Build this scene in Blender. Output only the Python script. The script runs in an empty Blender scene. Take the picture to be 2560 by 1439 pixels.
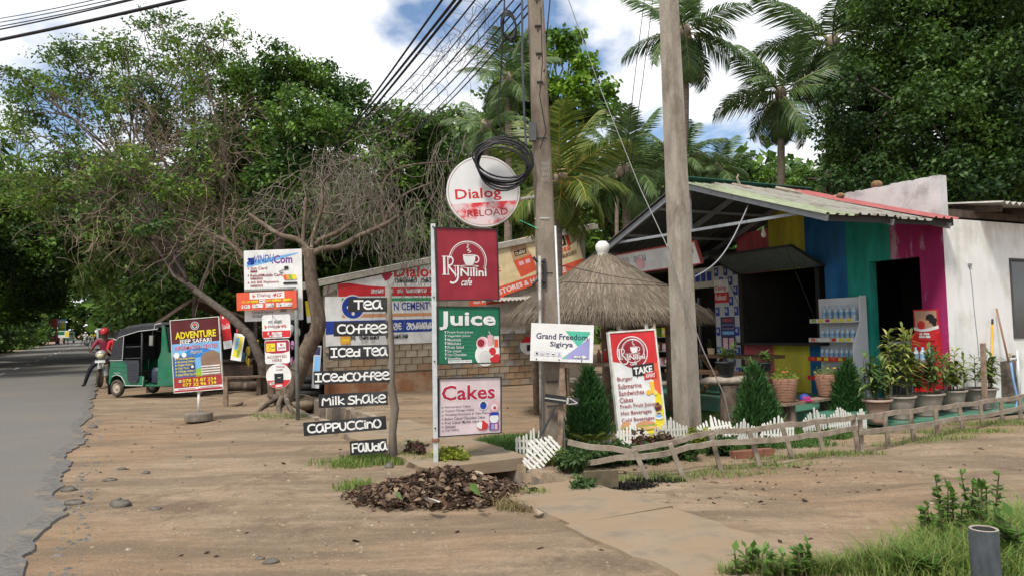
import bpy, math, random
import numpy as np
from mathutils import Vector, Matrix

RD = random.Random(11)
NR = np.random.default_rng(11)
rad = math.radians
sc = bpy.context.scene
col = sc.collection

# ------------------------------------------------------------------ camera
FPX, PITCH, ROLL, CAMH = 1900.0, rad(3.15), rad(1.4), 1.45
_f = Vector((0, math.cos(PITCH), math.sin(PITCH)))
_r = Vector((1, 0, 0))
_u = Vector((0, -math.sin(PITCH), math.cos(PITCH)))
CR = _r * math.cos(ROLL) - _u * math.sin(ROLL)
CU = _u * math.cos(ROLL) + _r * math.sin(ROLL)
CAM = Vector((0, 0, CAMH))
cd = bpy.data.cameras.new("camera")
cam = bpy.data.objects.new("camera", cd)
col.objects.link(cam)
cd.sensor_fit = 'HORIZONTAL'
cd.sensor_width = 36
cd.lens = 36 * FPX / 2560
cd.clip_start = 0.05
cd.clip_end = 3000
cam.matrix_world = Matrix(((CR.x, CU.x, -_f.x, 0), (CR.y, CU.y, -_f.y, 0), (CR.z, CU.z, -_f.z, CAMH), (0, 0, 0, 1)))
sc.camera = cam

# ------------------------------------------------------------------ sky, sun, exposure
SUN_EL, SUN_AZ = rad(58), rad(205)      # azimuth from +Y clockwise
world = bpy.data.worlds.new("World")
sc.world = world
world.use_nodes = True
nt = world.node_tree
nt.nodes.clear()
def wn(t, **k):
    n = nt.nodes.new(t)
    for a, b in k.items():
        setattr(n, a, b)
    return n
wo = wn('ShaderNodeOutputWorld')
bg = wn('ShaderNodeBackground')
bg.inputs[1].default_value = 0.12
sky = wn('ShaderNodeTexSky', sky_type='NISHITA', sun_disc=False)
sky.sun_elevation = SUN_EL
sky.sun_rotation = SUN_AZ
sky.air_density = 1.0
sky.dust_density = 0.6
sky.ozone_density = 2.0
tc = wn('ShaderNodeTexCoord')
sep = wn('ShaderNodeSeparateXYZ')
nt.links.new(tc.outputs['Generated'], sep.inputs[0])
zz = wn('ShaderNodeMath', operation='ADD'); zz.inputs[1].default_value = 0.22
nt.links.new(sep.outputs[2], zz.inputs[0])
zm = wn('ShaderNodeMath', operation='MAXIMUM'); zm.inputs[1].default_value = 0.05
nt.links.new(zz.outputs[0], zm.inputs[0])
dv = wn('ShaderNodeVectorMath', operation='DIVIDE')
nt.links.new(tc.outputs['Generated'], dv.inputs[0])
cmb = wn('ShaderNodeCombineXYZ')
for i in range(3):
    nt.links.new(zm.outputs[0], cmb.inputs[i])
nt.links.new(cmb.outputs[0], dv.inputs[1])
mp = wn('ShaderNodeMapping')
mp.inputs['Location'].default_value = (20.7, 10.8, 6.0)
mp.inputs['Scale'].default_value = (1.0, 0.8, 0.6)
nt.links.new(dv.outputs[0], mp.inputs[0])
n1 = wn('ShaderNodeTexNoise'); n1.inputs['Scale'].default_value = 1.7; n1.inputs['Detail'].default_value = 9; n1.inputs['Roughness'].default_value = 0.52
nt.links.new(mp.outputs[0], n1.inputs['Vector'])
rp = wn('ShaderNodeValToRGB')
rp.color_ramp.elements[0].position = 0.39
rp.color_ramp.elements[1].position = 0.47
nt.links.new(n1.outputs['Fac'], rp.inputs[0])
n2 = wn('ShaderNodeTexNoise'); n2.inputs['Scale'].default_value = 2.3; n2.inputs['Detail'].default_value = 6
nt.links.new(mp.outputs[0], n2.inputs['Vector'])
rc = wn('ShaderNodeValToRGB')
rc.color_ramp.elements[0].position = 0.3; rc.color_ramp.elements[0].color = (6.0, 6.3, 6.8, 1)
rc.color_ramp.elements[1].position = 0.6; rc.color_ramp.elements[1].color = (7.8, 7.8, 7.9, 1)
nt.links.new(n2.outputs['Fac'], rc.inputs[0])
mx = wn('ShaderNodeMix', data_type='RGBA')
nt.links.new(rp.outputs[0], mx.inputs[0])
nt.links.new(sky.outputs[0], mx.inputs[6])
nt.links.new(rc.outputs[0], mx.inputs[7])
nt.links.new(mx.outputs[2], bg.inputs[0])
nt.links.new(bg.outputs[0], wo.inputs[0])

sd = bpy.data.lights.new("sun", 'SUN')
sd.energy = 3.3
sd.angle = rad(10)
sd.color = (1.0, 0.95, 0.87)
sun = bpy.data.objects.new("sun", sd)
col.objects.link(sun)
sdir = Vector((math.sin(SUN_AZ) * math.cos(SUN_EL), math.cos(SUN_AZ) * math.cos(SUN_EL), math.sin(SUN_EL)))
sun.rotation_euler = (-sdir).to_track_quat('-Z', 'Y').to_euler()
vs = sc.view_settings
vs.view_transform = 'Standard'
vs.look = 'None'
vs.exposure = 0.42
vs.gamma = 1.0
vs.use_curve_mapping = False
sc.cycles.max_bounces = 6
sc.cycles.diffuse_bounces = 3
sc.cycles.glossy_bounces = 2
sc.cycles.transmission_bounces = 4
sc.cycles.transparent_max_bounces = 6
sc.cycles.use_denoising = True

# ------------------------------------------------------------------ layout helpers
# the photographer stands at the origin; U runs along the tarred road, V away from it
UU = Vector((-0.465, 0.885, 0)).normalized()
VV = Vector((UU.y, -UU.x, 0))
YAW_U = math.atan2(VV.y, VV.x)          # rotation that turns local x onto V and local y onto U
def W(s, w, z=0.0):
    return UU * s + VV * w + Vector((0, 0, z))
def ray(px, py):
    return _f + CR * ((px - 1280) / FPX) + CU * ((719.5 - py) / FPX)
def P(px, py, y):
    d = ray(px, py)
    return CAM + d * (y / d.y)
def G(px, py, z=0.0):
    d = ray(px, py)
    return CAM + d * ((z - CAMH) / d.z)
def gz(p):
    """height of the ground: flat by the shops, rising gently far down the road"""
    s = p[0] * UU.x + p[1] * UU.y
    t = max(0.0, s - 24.0)
    return 0.011 * t * t / (t + 14.0) if t > 0 else 0.0
def onroad(s, w, dz=0.0):
    p = W(s, w)
    p.z = gz(p) + dz
    return p

# ------------------------------------------------------------------ scene helpers
def tag(o, label=None, cat=None, group=None, kind=None):
    if label: o["label"] = label
    if cat: o["category"] = cat
    if group: o["group"] = group
    if kind: o["kind"] = kind
    return o
def thing(name, label, cat, loc=(0, 0, 0), rz=0.0, group=None):
    o = bpy.data.objects.new(name, None)
    o.empty_display_size = 0.1
    col.objects.link(o)
    o.location = loc
    o.rotation_euler = (0, 0, rz)
    return tag(o, label, cat, group)
def link(name, me, parent=None, mat=None):
    o = bpy.data.objects.new(name, me)
    col.objects.link(o)
    if parent is not None:
        o.parent = parent
    if mat is not None:
        o.matrix_local = mat
    return o
def kids(o):
    return [c for c in o.children]
def dup(root, loc, rz=None, label=None, group=None, scale=None):
    r = root.copy(); col.objects.link(r)
    r.location = loc
    if rz is not None: r.rotation_euler = (0, 0, rz)
    if scale: r.scale = (scale,) * 3 if not hasattr(scale, '__len__') else scale
    if label: r["label"] = label
    if group: r["group"] = group
    for ch in kids(root):
        c = ch.copy(); col.objects.link(c); c.parent = r
        for g in kids(ch):
            d = g.copy(); col.objects.link(d); d.parent = c
    return r

class MB:
    def __init__(self):
        self.v, self.f, self.m = [], [], []
    def add(self, vs, fs, mi=0):
        k = len(self.v)
        self.v.extend(tuple(a) for a in vs)
        self.f.extend(tuple(i + k for i in f) for f in fs)
        self.m.extend([mi] * len(fs))
        return self
    def box(self, c, s, mi=0, rot=None):
        h = Vector(s) / 2
        vs = []
        for x in (-1, 1):
            for y in (-1, 1):
                for z in (-1, 1):
                    p = Vector((x * h.x, y * h.y, z * h.z))
                    if rot is not None: p = rot @ p
                    vs.append(p + Vector(c))
        return self.add(vs, [(0, 1, 3, 2), (4, 6, 7, 5), (0, 4, 5, 1), (2, 3, 7, 6), (0, 2, 6, 4), (1, 5, 7, 3)], mi)
    def bbox(self, x0, x1, y0, y1, z0, z1, mi=0):
        return self.box(((x0 + x1) / 2, (y0 + y1) / 2, (z0 + z1) / 2), (x1 - x0, y1 - y0, z1 - z0), mi)
    def beam(self, p0, p1, w, h, mi=0, up=(0, 0, 1), w1=None, h1=None):
        p0, p1 = Vector(p0), Vector(p1)
        d = (p1 - p0).normalized()
        up = Vector(up)
        if abs(d.dot(up)) > 0.98: up = Vector((0, 1, 0))
        x = d.cross(up).normalized(); y = x.cross(d)
        w1 = w if w1 is None else w1; h1 = h if h1 is None else h1
        vs = []
        for p, a, b in ((p0, w, h), (p1, w1, h1)):
            for i, j in ((-1, -1), (1, -1), (1, 1), (-1, 1)):
                vs.append(p + x * (i * a / 2) + y * (j * b / 2))
        return self.add(vs, [(0, 1, 2, 3), (7, 6, 5, 4), (0, 4, 5, 1), (1, 5, 6, 2), (2, 6, 7, 3), (3, 7, 4, 0)], mi)
    def tube(self, pts, rs, n=6, mi=0, cap=True, flat=None):
        pts = [Vector(p) for p in pts]
        if not hasattr(rs, '__len__'): rs = [rs] * len(pts)
        vs, fs = [], []
        prev = None
        for i, p in enumerate(pts):
            d = (pts[min(i + 1, len(pts) - 1)] - pts[max(i - 1, 0)])
            d = d.normalized() if d.length > 1e-9 else Vector((0, 0, 1))
            if prev is None:
                a = Vector((0, 0, 1)) if abs(d.z) < 0.9 else Vector((1, 0, 0))
                x = d.cross(a).normalized()
            else:
                x = (prev - d * prev.dot(d)).normalized()
            prev = x
            y = d.cross(x)
            for k in range(n):
                t = 2 * math.pi * k / n
                fy = 1.0 if flat is None else flat
                vs.append(p + x * (rs[i] * math.cos(t)) + y * (rs[i] * fy * math.sin(t)))
        for i in range(len(pts) - 1):
            for k in range(n):
                a, b = i * n + k, i * n + (k + 1) % n
                fs.append((a, b, b + n, a + n))
        if cap:
            fs.append(tuple(range(n - 1, -1, -1)))
            fs.append(tuple(range((len(pts) - 1) * n, len(pts) * n)))
        return self.add(vs, fs, mi)
    def lathe(self, prof, n=20, mi=0, c=(0, 0, 0), mis=None, sx=1, sy=1):
        vs, fs = [], []
        for r, z in prof:
            for k in range(n):
                t = 2 * math.pi * k / n
                vs.append((c[0] + r * sx * math.cos(t), c[1] + r * sy * math.sin(t), c[2] + z))
        ms = []
        for i in range(len(prof) - 1):
            for k in range(n):
                a, b = i * n + k, i * n + (k + 1) % n
                fs.append((a, b, b + n, a + n))
                ms.append(mis[i] if mis else mi)
        k0 = len(self.v)
        self.add(vs, fs, mi)
        self.m[-len(fs):] = ms
        return self
    def ell(self, c, r, n=12, m=8, mi=0, rot=None):
        vs, fs = [], []
        for i in range(m + 1):
            a = math.pi * i / m
            for k in range(n):
                t = 2 * math.pi * k / n
                p = Vector((r[0] * math.sin(a) * math.cos(t), r[1] * math.sin(a) * math.sin(t), r[2] * math.cos(a)))
                if rot is not None: p = rot @ p
                vs.append(p + Vector(c))
        for i in range(m):
            for k in range(n):
                a, b = i * n + k, i * n + (k + 1) % n
                fs.append((a, a + n, b + n, b))
        return self.add(vs, fs, mi)
    def prism(self, poly, y0, y1, mi=0):
        """poly in x,z extruded along y"""
        n = len(poly)
        vs = [(x, y0, z) for x, z in poly] + [(x, y1, z) for x, z in poly]
        fs = [tuple(range(n)), tuple(range(2 * n - 1, n - 1, -1))]
        fs += [(i, i + n, (i + 1) % n + n, (i + 1) % n) for i in range(n)]
        return self.add(vs, fs, mi)
    def mesh(self, name, mats, smooth=False, origin=None):
        me = bpy.data.meshes.new(name)
        v = self.v
        if origin is not None:
            o = Vector(origin)
            v = [(a[0] - o.x, a[1] - o.y, a[2] - o.z) for a in v]
        me.from_pydata(v, [], self.f)
        if not isinstance(mats, (list, tuple)): mats = [mats]
        for m in mats: me.materials.append(m)
        me.polygons.foreach_set('material_index', self.m)
        if smooth: me.polygons.foreach_set('use_smooth', [True] * len(self.f))
        me.update()
        return me
    def build(self, name, mats, parent=None, smooth=False, origin=None, mat=None):
        o = link(name, self.mesh(name, mats, smooth, origin), parent, mat)
        if origin is not None: o.location = origin
        return o

def npmesh(name, verts, nper, mats, midx=None, smooth=False):
    """mesh of many alike faces: verts (N*nper,3), every nper verts a face"""
    verts = np.asarray(verts, dtype=np.float32).reshape(-1, 3)
    nf = len(verts) // nper
    me = bpy.data.meshes.new(name)
    me.vertices.add(len(verts)); me.vertices.foreach_set('co', verts.ravel())
    me.loops.add(len(verts)); me.loops.foreach_set('vertex_index', np.arange(len(verts), dtype=np.int32))
    me.polygons.add(nf); me.polygons.foreach_set('loop_start', np.arange(0, len(verts), nper, dtype=np.int32))
    if not isinstance(mats, (list, tuple)): mats = [mats]
    for m in mats: me.materials.append(m)
    if midx is not None: me.polygons.foreach_set('material_index', np.asarray(midx, dtype=np.int32))
    if smooth: me.polygons.foreach_set('use_smooth', np.ones(nf, dtype=bool))
    me.update(calc_edges=True)
    return me
def npfaces(name, verts, faces, mt):
    """mesh of many alike pieces: verts (n,k,3), faces = index tuples inside one piece"""
    verts = np.asarray(verts, dtype=np.float32); n, k = verts.shape[:2]; L = sum(len(f) for f in faces)
    me = bpy.data.meshes.new(name)
    me.vertices.add(n * k); me.vertices.foreach_set('co', verts.ravel())
    lp = np.concatenate([np.array(f) for f in faces]); me.loops.add(n * L); me.loops.foreach_set('vertex_index', (np.arange(n)[:, None] * k + lp[None]).astype(np.int32).ravel())
    st = np.cumsum([0] + [len(f) for f in faces])[:-1]; me.polygons.add(n * len(faces)); me.polygons.foreach_set('loop_start', (np.arange(n)[:, None] * L + st[None]).astype(np.int32).ravel())
    me.materials.append(mt); me.update(calc_edges=True)
    return me
def unit(a):
    return a / (np.linalg.norm(a, axis=-1, keepdims=True) + 1e-9)

# ------------------------------------------------------------------ materials
MATS = {}
def newmat(name):
    m = bpy.data.materials.new(name); m.use_nodes = True
    t = m.node_tree
    b = t.nodes['Principled BSDF']
    return m, t, b
def c4(c): return (c[0], c[1], c[2], 1)
def dk(c, k): return tuple(x * k for x in c)
def mat(name, c, c2=None, scale=6, rough=0.8, bump=0.0, metal=0.0, spec=0.3, detail=7, stretch=(1, 1, 1), bscale=None, c3=None, s3=1.2, t3=(0.5, 0.62), lo=0.35, hi=0.65):
    """noise-varied surface; c3 adds a second, larger patch pattern (dirt, stains)"""
    if name in MATS: return MATS[name]
    m, t, b = newmat(name)
    b.inputs['Roughness'].default_value = rough
    b.inputs['Metallic'].default_value = metal
    b.inputs['Specular IOR Level'].default_value = spec
    b.inputs['Base Color'].default_value = c4(c)
    if c2 is not None or bump:
        tc = t.nodes.new('ShaderNodeTexCoord'); mp = t.nodes.new('ShaderNodeMapping')
        mp.inputs['Scale'].default_value = stretch
        t.links.new(tc.outputs['Object'], mp.inputs[0])
        n = t.nodes.new('ShaderNodeTexNoise')
        n.inputs['Scale'].default_value = scale; n.inputs['Detail'].default_value = detail; n.inputs['Roughness'].default_value = 0.6
        t.links.new(mp.outputs[0], n.inputs['Vector'])
        if c2 is not None:
            r = t.nodes.new('ShaderNodeValToRGB')
            r.color_ramp.elements[0].position = lo; r.color_ramp.elements[0].color = c4(c)
            r.color_ramp.elements[1].position = hi; r.color_ramp.elements[1].color = c4(c2)
            t.links.new(n.outputs['Fac'], r.inputs[0])
            out = r.outputs[0]
            if c3 is not None:
                n3 = t.nodes.new('ShaderNodeTexNoise')
                n3.inputs['Scale'].default_value = s3; n3.inputs['Detail'].default_value = 8; n3.inputs['Roughness'].default_value = 0.65
                t.links.new(mp.outputs[0], n3.inputs['Vector'])
                r3 = t.nodes.new('ShaderNodeValToRGB')
                r3.color_ramp.elements[0].position = t3[0]; r3.color_ramp.elements[1].position = t3[1]
                t.links.new(n3.outputs['Fac'], r3.inputs[0])
                x = t.nodes.new('ShaderNodeMix'); x.data_type = 'RGBA'
                t.links.new(r3.outputs[0], x.inputs[0]); t.links.new(out, x.inputs[6]); x.inputs[7].default_value = c4(c3)
                out = x.outputs[2]
            t.links.new(out, b.inputs['Base Color'])
        if bump:
            nb = n
            if bscale:
                nb = t.nodes.new('ShaderNodeTexNoise'); nb.inputs['Scale'].default_value = bscale; nb.inputs['Detail'].default_value = 6
                t.links.new(mp.outputs[0], nb.inputs['Vector'])
            bp = t.nodes.new('ShaderNodeBump'); bp.inputs['Strength'].default_value = min(1, bump); bp.inputs['Distance'].default_value = 0.02
            t.links.new(nb.outputs['Fac'], bp.inputs['Height']); t.links.new(bp.outputs[0], b.inputs['Normal'])
    MATS[name] = m
    return m
def leafmat(name, cs, trans=0.3, rough=0.5, spec=0.25, clump=0):
    """leaves: every leaf takes its own tone, some light passes through"""
    m, t, b = newmat(name)
    g = t.nodes.new('ShaderNodeNewGeometry')
    r = t.nodes.new('ShaderNodeValToRGB')
    el = r.color_ramp.elements
    while len(el) < len(cs): el.new(0.5)
    for i, c in enumerate(cs):
        el[i].position = i / (len(cs) - 1); el[i].color = c4(c)
    t.links.new(g.outputs['Random Per Island'], r.inputs[0])
    out = r.outputs[0]
    if clump:               # whole sprays are older or younger, so their tone drifts through the crown
        tc = t.nodes.new('ShaderNodeTexCoord'); nz = t.nodes.new('ShaderNodeTexNoise'); nz.inputs['Scale'].default_value = clump; nz.inputs['Detail'].default_value = 3
        t.links.new(tc.outputs['Object'], nz.inputs['Vector'])
        rr = t.nodes.new('ShaderNodeValToRGB'); e2 = rr.color_ramp.elements
        e2[0].position = .38; e2[0].color = (.60, .66, .72, 1); e2[1].position = .62; e2[1].color = (1.75, 1.55, 1.0, 1)
        t.links.new(nz.outputs['Fac'], rr.inputs[0])
        mm = t.nodes.new('ShaderNodeMix'); mm.data_type = 'RGBA'; mm.blend_type = 'MULTIPLY'; mm.inputs[0].default_value = 1.0
        t.links.new(out, mm.inputs[6]); t.links.new(rr.outputs[0], mm.inputs[7]); out = mm.outputs[2]
    t.links.new(out, b.inputs['Base Color'])
    b.inputs['Roughness'].default_value = rough
    b.inputs['Specular IOR Level'].default_value = spec
    tr = t.nodes.new('ShaderNodeBsdfTranslucent'); t.links.new(out, tr.inputs[0])
    ms = t.nodes.new('ShaderNodeMixShader'); ms.inputs[0].default_value = trans
    t.links.new(b.outputs[0], ms.inputs[1]); t.links.new(tr.outputs[0], ms.inputs[2])
    t.links.new(ms.outputs[0], t.nodes['Material Output'].inputs[0])
    return m
def flat(name, c, rough=0.55, spec=0.3):
    """printed or painted colour with a little sun-fade and grime"""
    if name in MATS: return MATS[name]
    return mat(name, dk(c, 0.82), tuple(min(1, x * 1.06 + 0.006) for x in c), scale=4, rough=rough, spec=spec)
def srgb(r, g, b, k=1.0):
    f = lambda x: (x / 255 / 12.92 if x / 255 <= 0.04045 else ((x / 255 + 0.055) / 1.055) ** 2.4) * k
    return (f(r), f(g), f(b))

WHITE = flat('print_white', (0.74, 0.74, 0.72))
BLACK = flat('print_black', (0.018, 0.018, 0.02))
RED = flat('print_red', (0.56, 0.025, 0.03))
MAROON = flat('print_maroon', (0.27, 0.018, 0.032))
DMAROON = flat('print_dark_maroon', (0.10, 0.014, 0.016))
PINKRED = flat('print_crimson', (0.42, 0.02, 0.06))
ORANGE = flat('print_orange', (0.68, 0.10, 0.045))
GREENP = flat('print_green', (0.012, 0.15, 0.075))
YELLOW = flat('print_yellow', (0.75, 0.62, 0.03))
NAVY = flat('print_navy', (0.035, 0.035, 0.10))
BLUEP = flat('print_blue', (0.015, 0.05, 0.33))
LBLUE = flat('print_sky_blue', (0.18, 0.42, 0.72))
PURPLE = flat('print_purple', (0.18, 0.05, 0.28))
LILAC = flat('print_lilac', (0.30, 0.30, 0.56))
TEALP = flat('print_teal', (0.09, 0.48, 0.34))
PINK = flat('print_pink', (0.74, 0.42, 0.46))
CREAM = flat('print_cream', (0.74, 0.58, 0.34))
GREYP = flat('print_grey', (0.30, 0.30, 0.31))
BROWNP = flat('print_brown', (0.22, 0.12, 0.06))
LGREEN = flat('print_lime', (0.25, 0.45, 0.06))
TERRA = flat('print_tan', (0.62, 0.30, 0.15))
GALV = mat('galvanised_steel', (0.42, 0.45, 0.46), (0.55, 0.57, 0.57), scale=12, rough=0.5, metal=0.25)
BLACKIRON = mat('black_iron', (0.02, 0.02, 0.022), (0.04, 0.04, 0.042), scale=20, rough=0.6)
RUBBER = mat('black_rubber', (0.012, 0.012, 0.013), (0.022, 0.022, 0.023), scale=10, rough=0.7)
CABLE = mat('cable_black', (0.008, 0.008, 0.009), (0.014, 0.014, 0.016), scale=10, rough=0.5)
WOOD = mat('weathered_wood', (0.20, 0.155, 0.12), (0.33, 0.275, 0.22), scale=14, stretch=(1, 1, 0.25), rough=0.9, bump=0.4)
PLANK = mat('plank_wood', (0.16, 0.11, 0.075), (0.30, 0.22, 0.16), scale=10, rough=0.9, bump=0.35)
WARMWOOD = mat('warm_timber', (0.24, 0.115, 0.045), (0.36, 0.19, 0.085), scale=9, stretch=(0.4, 3, 3), rough=0.75, bump=0.2)
DARKWOOD = mat('dark_timber', (0.045, 0.03, 0.022), (0.09, 0.065, 0.05), scale=9, rough=0.85, bump=0.3)
BARK = mat('bark', (0.065, 0.046, 0.033), (0.16, 0.122, 0.09), scale=9, stretch=(1, 1, 0.5), rough=0.95, bump=1.0, c3=(0.25, 0.21, 0.165), s3=4.0, t3=(0.56, 0.68))
DBARK = mat('dark_bark', (0.045, 0.035, 0.028), (0.10, 0.08, 0.065), scale=9, rough=0.95, bump=0.8)
CUTWOOD = mat('cut_wood', (0.50, 0.28, 0.12), (0.62, 0.38, 0.18), scale=20, rough=0.9)
CONC = mat('concrete', (0.27, 0.24, 0.20), (0.40, 0.365, 0.31), scale=5, rough=0.92, bump=0.35, c3=(0.19, 0.155, 0.12), s3=1.4)
WHITEPL = mat('white_plastic', (0.60, 0.59, 0.54), (0.72, 0.71, 0.67), scale=9, rough=0.6, c3=(0.42, 0.39, 0.32), s3=4.0, t3=(0.48, 0.64))

# ------------------------------------------------------------------ lettering and signs
_TX = {}
def textmesh(body, bold=0.0, shear=0.0):
    k = (body, bold, shear)
    if k not in _TX:
        c = bpy.data.curves.new('lettering', 'FONT'); c.body = body; c.offset = bold; c.shear = shear; c.resolution_u = 2
        o = bpy.data.objects.new('lettering', c)
        me = bpy.data.meshes.new_from_object(o)
        v = np.zeros(len(me.vertices) * 3); me.vertices.foreach_get('co', v); v = v.reshape(-1, 3)[:, :2]
        f = [tuple(p.vertices) for p in me.polygons]
        bpy.data.objects.remove(o); bpy.data.curves.remove(c); bpy.data.meshes.remove(me)
        v = v - v.min(0)
        _TX[k] = (v / v.max(0), f)
    return _TX[k]
def chaikin(pts, n=2):
    for _ in range(n):
        q = [pts[0]]
        for a, b in zip(pts, pts[1:]):
            q += [(a[0] * .75 + b[0] * .25, a[1] * .75 + b[1] * .25), (a[0] * .25 + b[0] * .75, a[1] * .25 + b[1] * .75)]
        pts = q + [pts[-1]]
    return pts
def arc(cx, cy, rx, ry, a0, a1, n=14):
    return [(cx + rx * math.cos(rad(a0 + (a1 - a0) * i / n)), cy + ry * math.sin(rad(a0 + (a1 - a0) * i / n))) for i in range(n + 1)]
HAND = {  # brush letters of the menu boards
    'T': ([[(0, 1), (.7, 1)], [(.35, 1), (.35, 0)]], .75), 'e': ([[(.06, .48), (.62, .55), (.62, .82), (.35, 1.02), (.08, .82), (.02, .5), (.1, .14), (.38, 0), (.66, .1)]], .72),
    'a': ([[(.6, .95), (.3, 1.02), (.05, .78), (.02, .35), (.16, .03), (.42, .06), (.58, .4), (.6, .95)], [(.6, .6), (.63, .2), (.76, .02)]], .8),
    'C': ([[(.66, .92), (.38, 1.02), (.1, .85), (.02, .5), (.1, .12), (.38, -.02), (.68, .1)]], .75), 'o': ([arc(.33, .5, .31, .5, 90, 450, 16)], .74),
    'f': ([[(.6, .95), (.38, 1.0), (.3, .78), (.3, 0)], [(.02, .5), (.6, .52)]], .62), 'I': ([[(0, 1), (.55, 1)], [(.28, 1), (.28, 0)], [(0, 0), (.58, 0)]], .68),
    'd': ([arc(.27, .28, .25, .28, 0, 360, 14), [(.56, .85), (.55, 0)]], .68), 'M': ([[(0, 0), (.06, 1), (.36, .45), (.68, 1), (.74, 0)]], .86),
    'i': ([[(.1, 0), (.1, .66)], [(.1, .92), (.1, .98)]], .26), 'l': ([[(.1, 0), (.1, 1)]], .26), 'k': ([[(.1, 0), (.1, 1)], [(.52, .7), (.13, .36), (.58, .02)]], .64),
    'S': ([[(.6, .92), (.3, 1.02), (.04, .82), (.14, .58), (.5, .44), (.62, .2), (.36, 0), (0, .06)]], .68), 'h': ([[(.05, 1), (.05, 0)], [(.05, .36), (.28, .56), (.5, .4), (.5, 0)]], .6),
    'p': ([[(.05, .95), (.05, 0)], [(.05, .95), (.45, .98), (.58, .7), (.4, .42), (.05, .42)]], .64), 'u': ([[(.02, .95), (.02, .3), (.2, 0), (.42, .05), (.54, .3), (.54, .95)]], .66),
    'n': ([[(.03, .75), (.03, 0)], [(.03, .46), (.25, .74), (.48, .5), (.48, 0)]], .58), 'F': ([[(.05, 0), (.05, 1), (.62, 1)], [(.05, .52), (.5, .52)]], .66), ' ': ([], .3)}
HAND['c'] = HAND['C']
_k1 = [arc(.2, .25, .2, .25, -180, 180, 10), [(.4, .25), (.42, .7), (.62, 1), (.86, .8), (.9, .3), (.72, 0), (.6, .2), (.66, .5)]]
_k2 = [[(.1, .8), (.3, 1), (.55, .85), (.5, .5), (.2, .45), (0, .2), (.3, 0), (.7, .05), (.85, .4), (.8, .95)]]
_k3 = [[(.3, .75), (.1, .9), (0, .5), (.2, .05), (.5, 0), (.8, .2), (.85, .7), (.6, .95), (.45, .7), (.6, .5)]]
_k4 = [arc(.18, .2, .17, .2, 0, 360, 9), [(.1, .35), (.15, .8), (.4, 1), (.6, .75), (.55, .3)], [(.55, .4), (.65, .05), (.85, .1), (.9, .6), (.8, 1)]]
_k5 = [[(.75, .9), (.4, 1), (.1, .7), (.15, .25), (.5, 0), (.8, .2)], [(.3, .5), (.55, .62), (.7, .45)]]
_k6 = [[(0, 1), (.25, .9), (.2, .5), (.1, .2), (.3, 0), (.5, .2), (.5, .6)], [(.5, .2), (.7, 0), (.9, .3), (.85, 1)]]
SINH = dict(a=_k1, b=_k2, c=_k3, d=_k4, e=_k5, g=_k6, j=[[(.0, .9), (.35, 1), (.4, .5), (.3, .0)]], x=[arc(.3, .3, .28, .3, 0, 360, 10), [(.1, .75), (.35, 1.05), (.6, .8)]])

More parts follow.
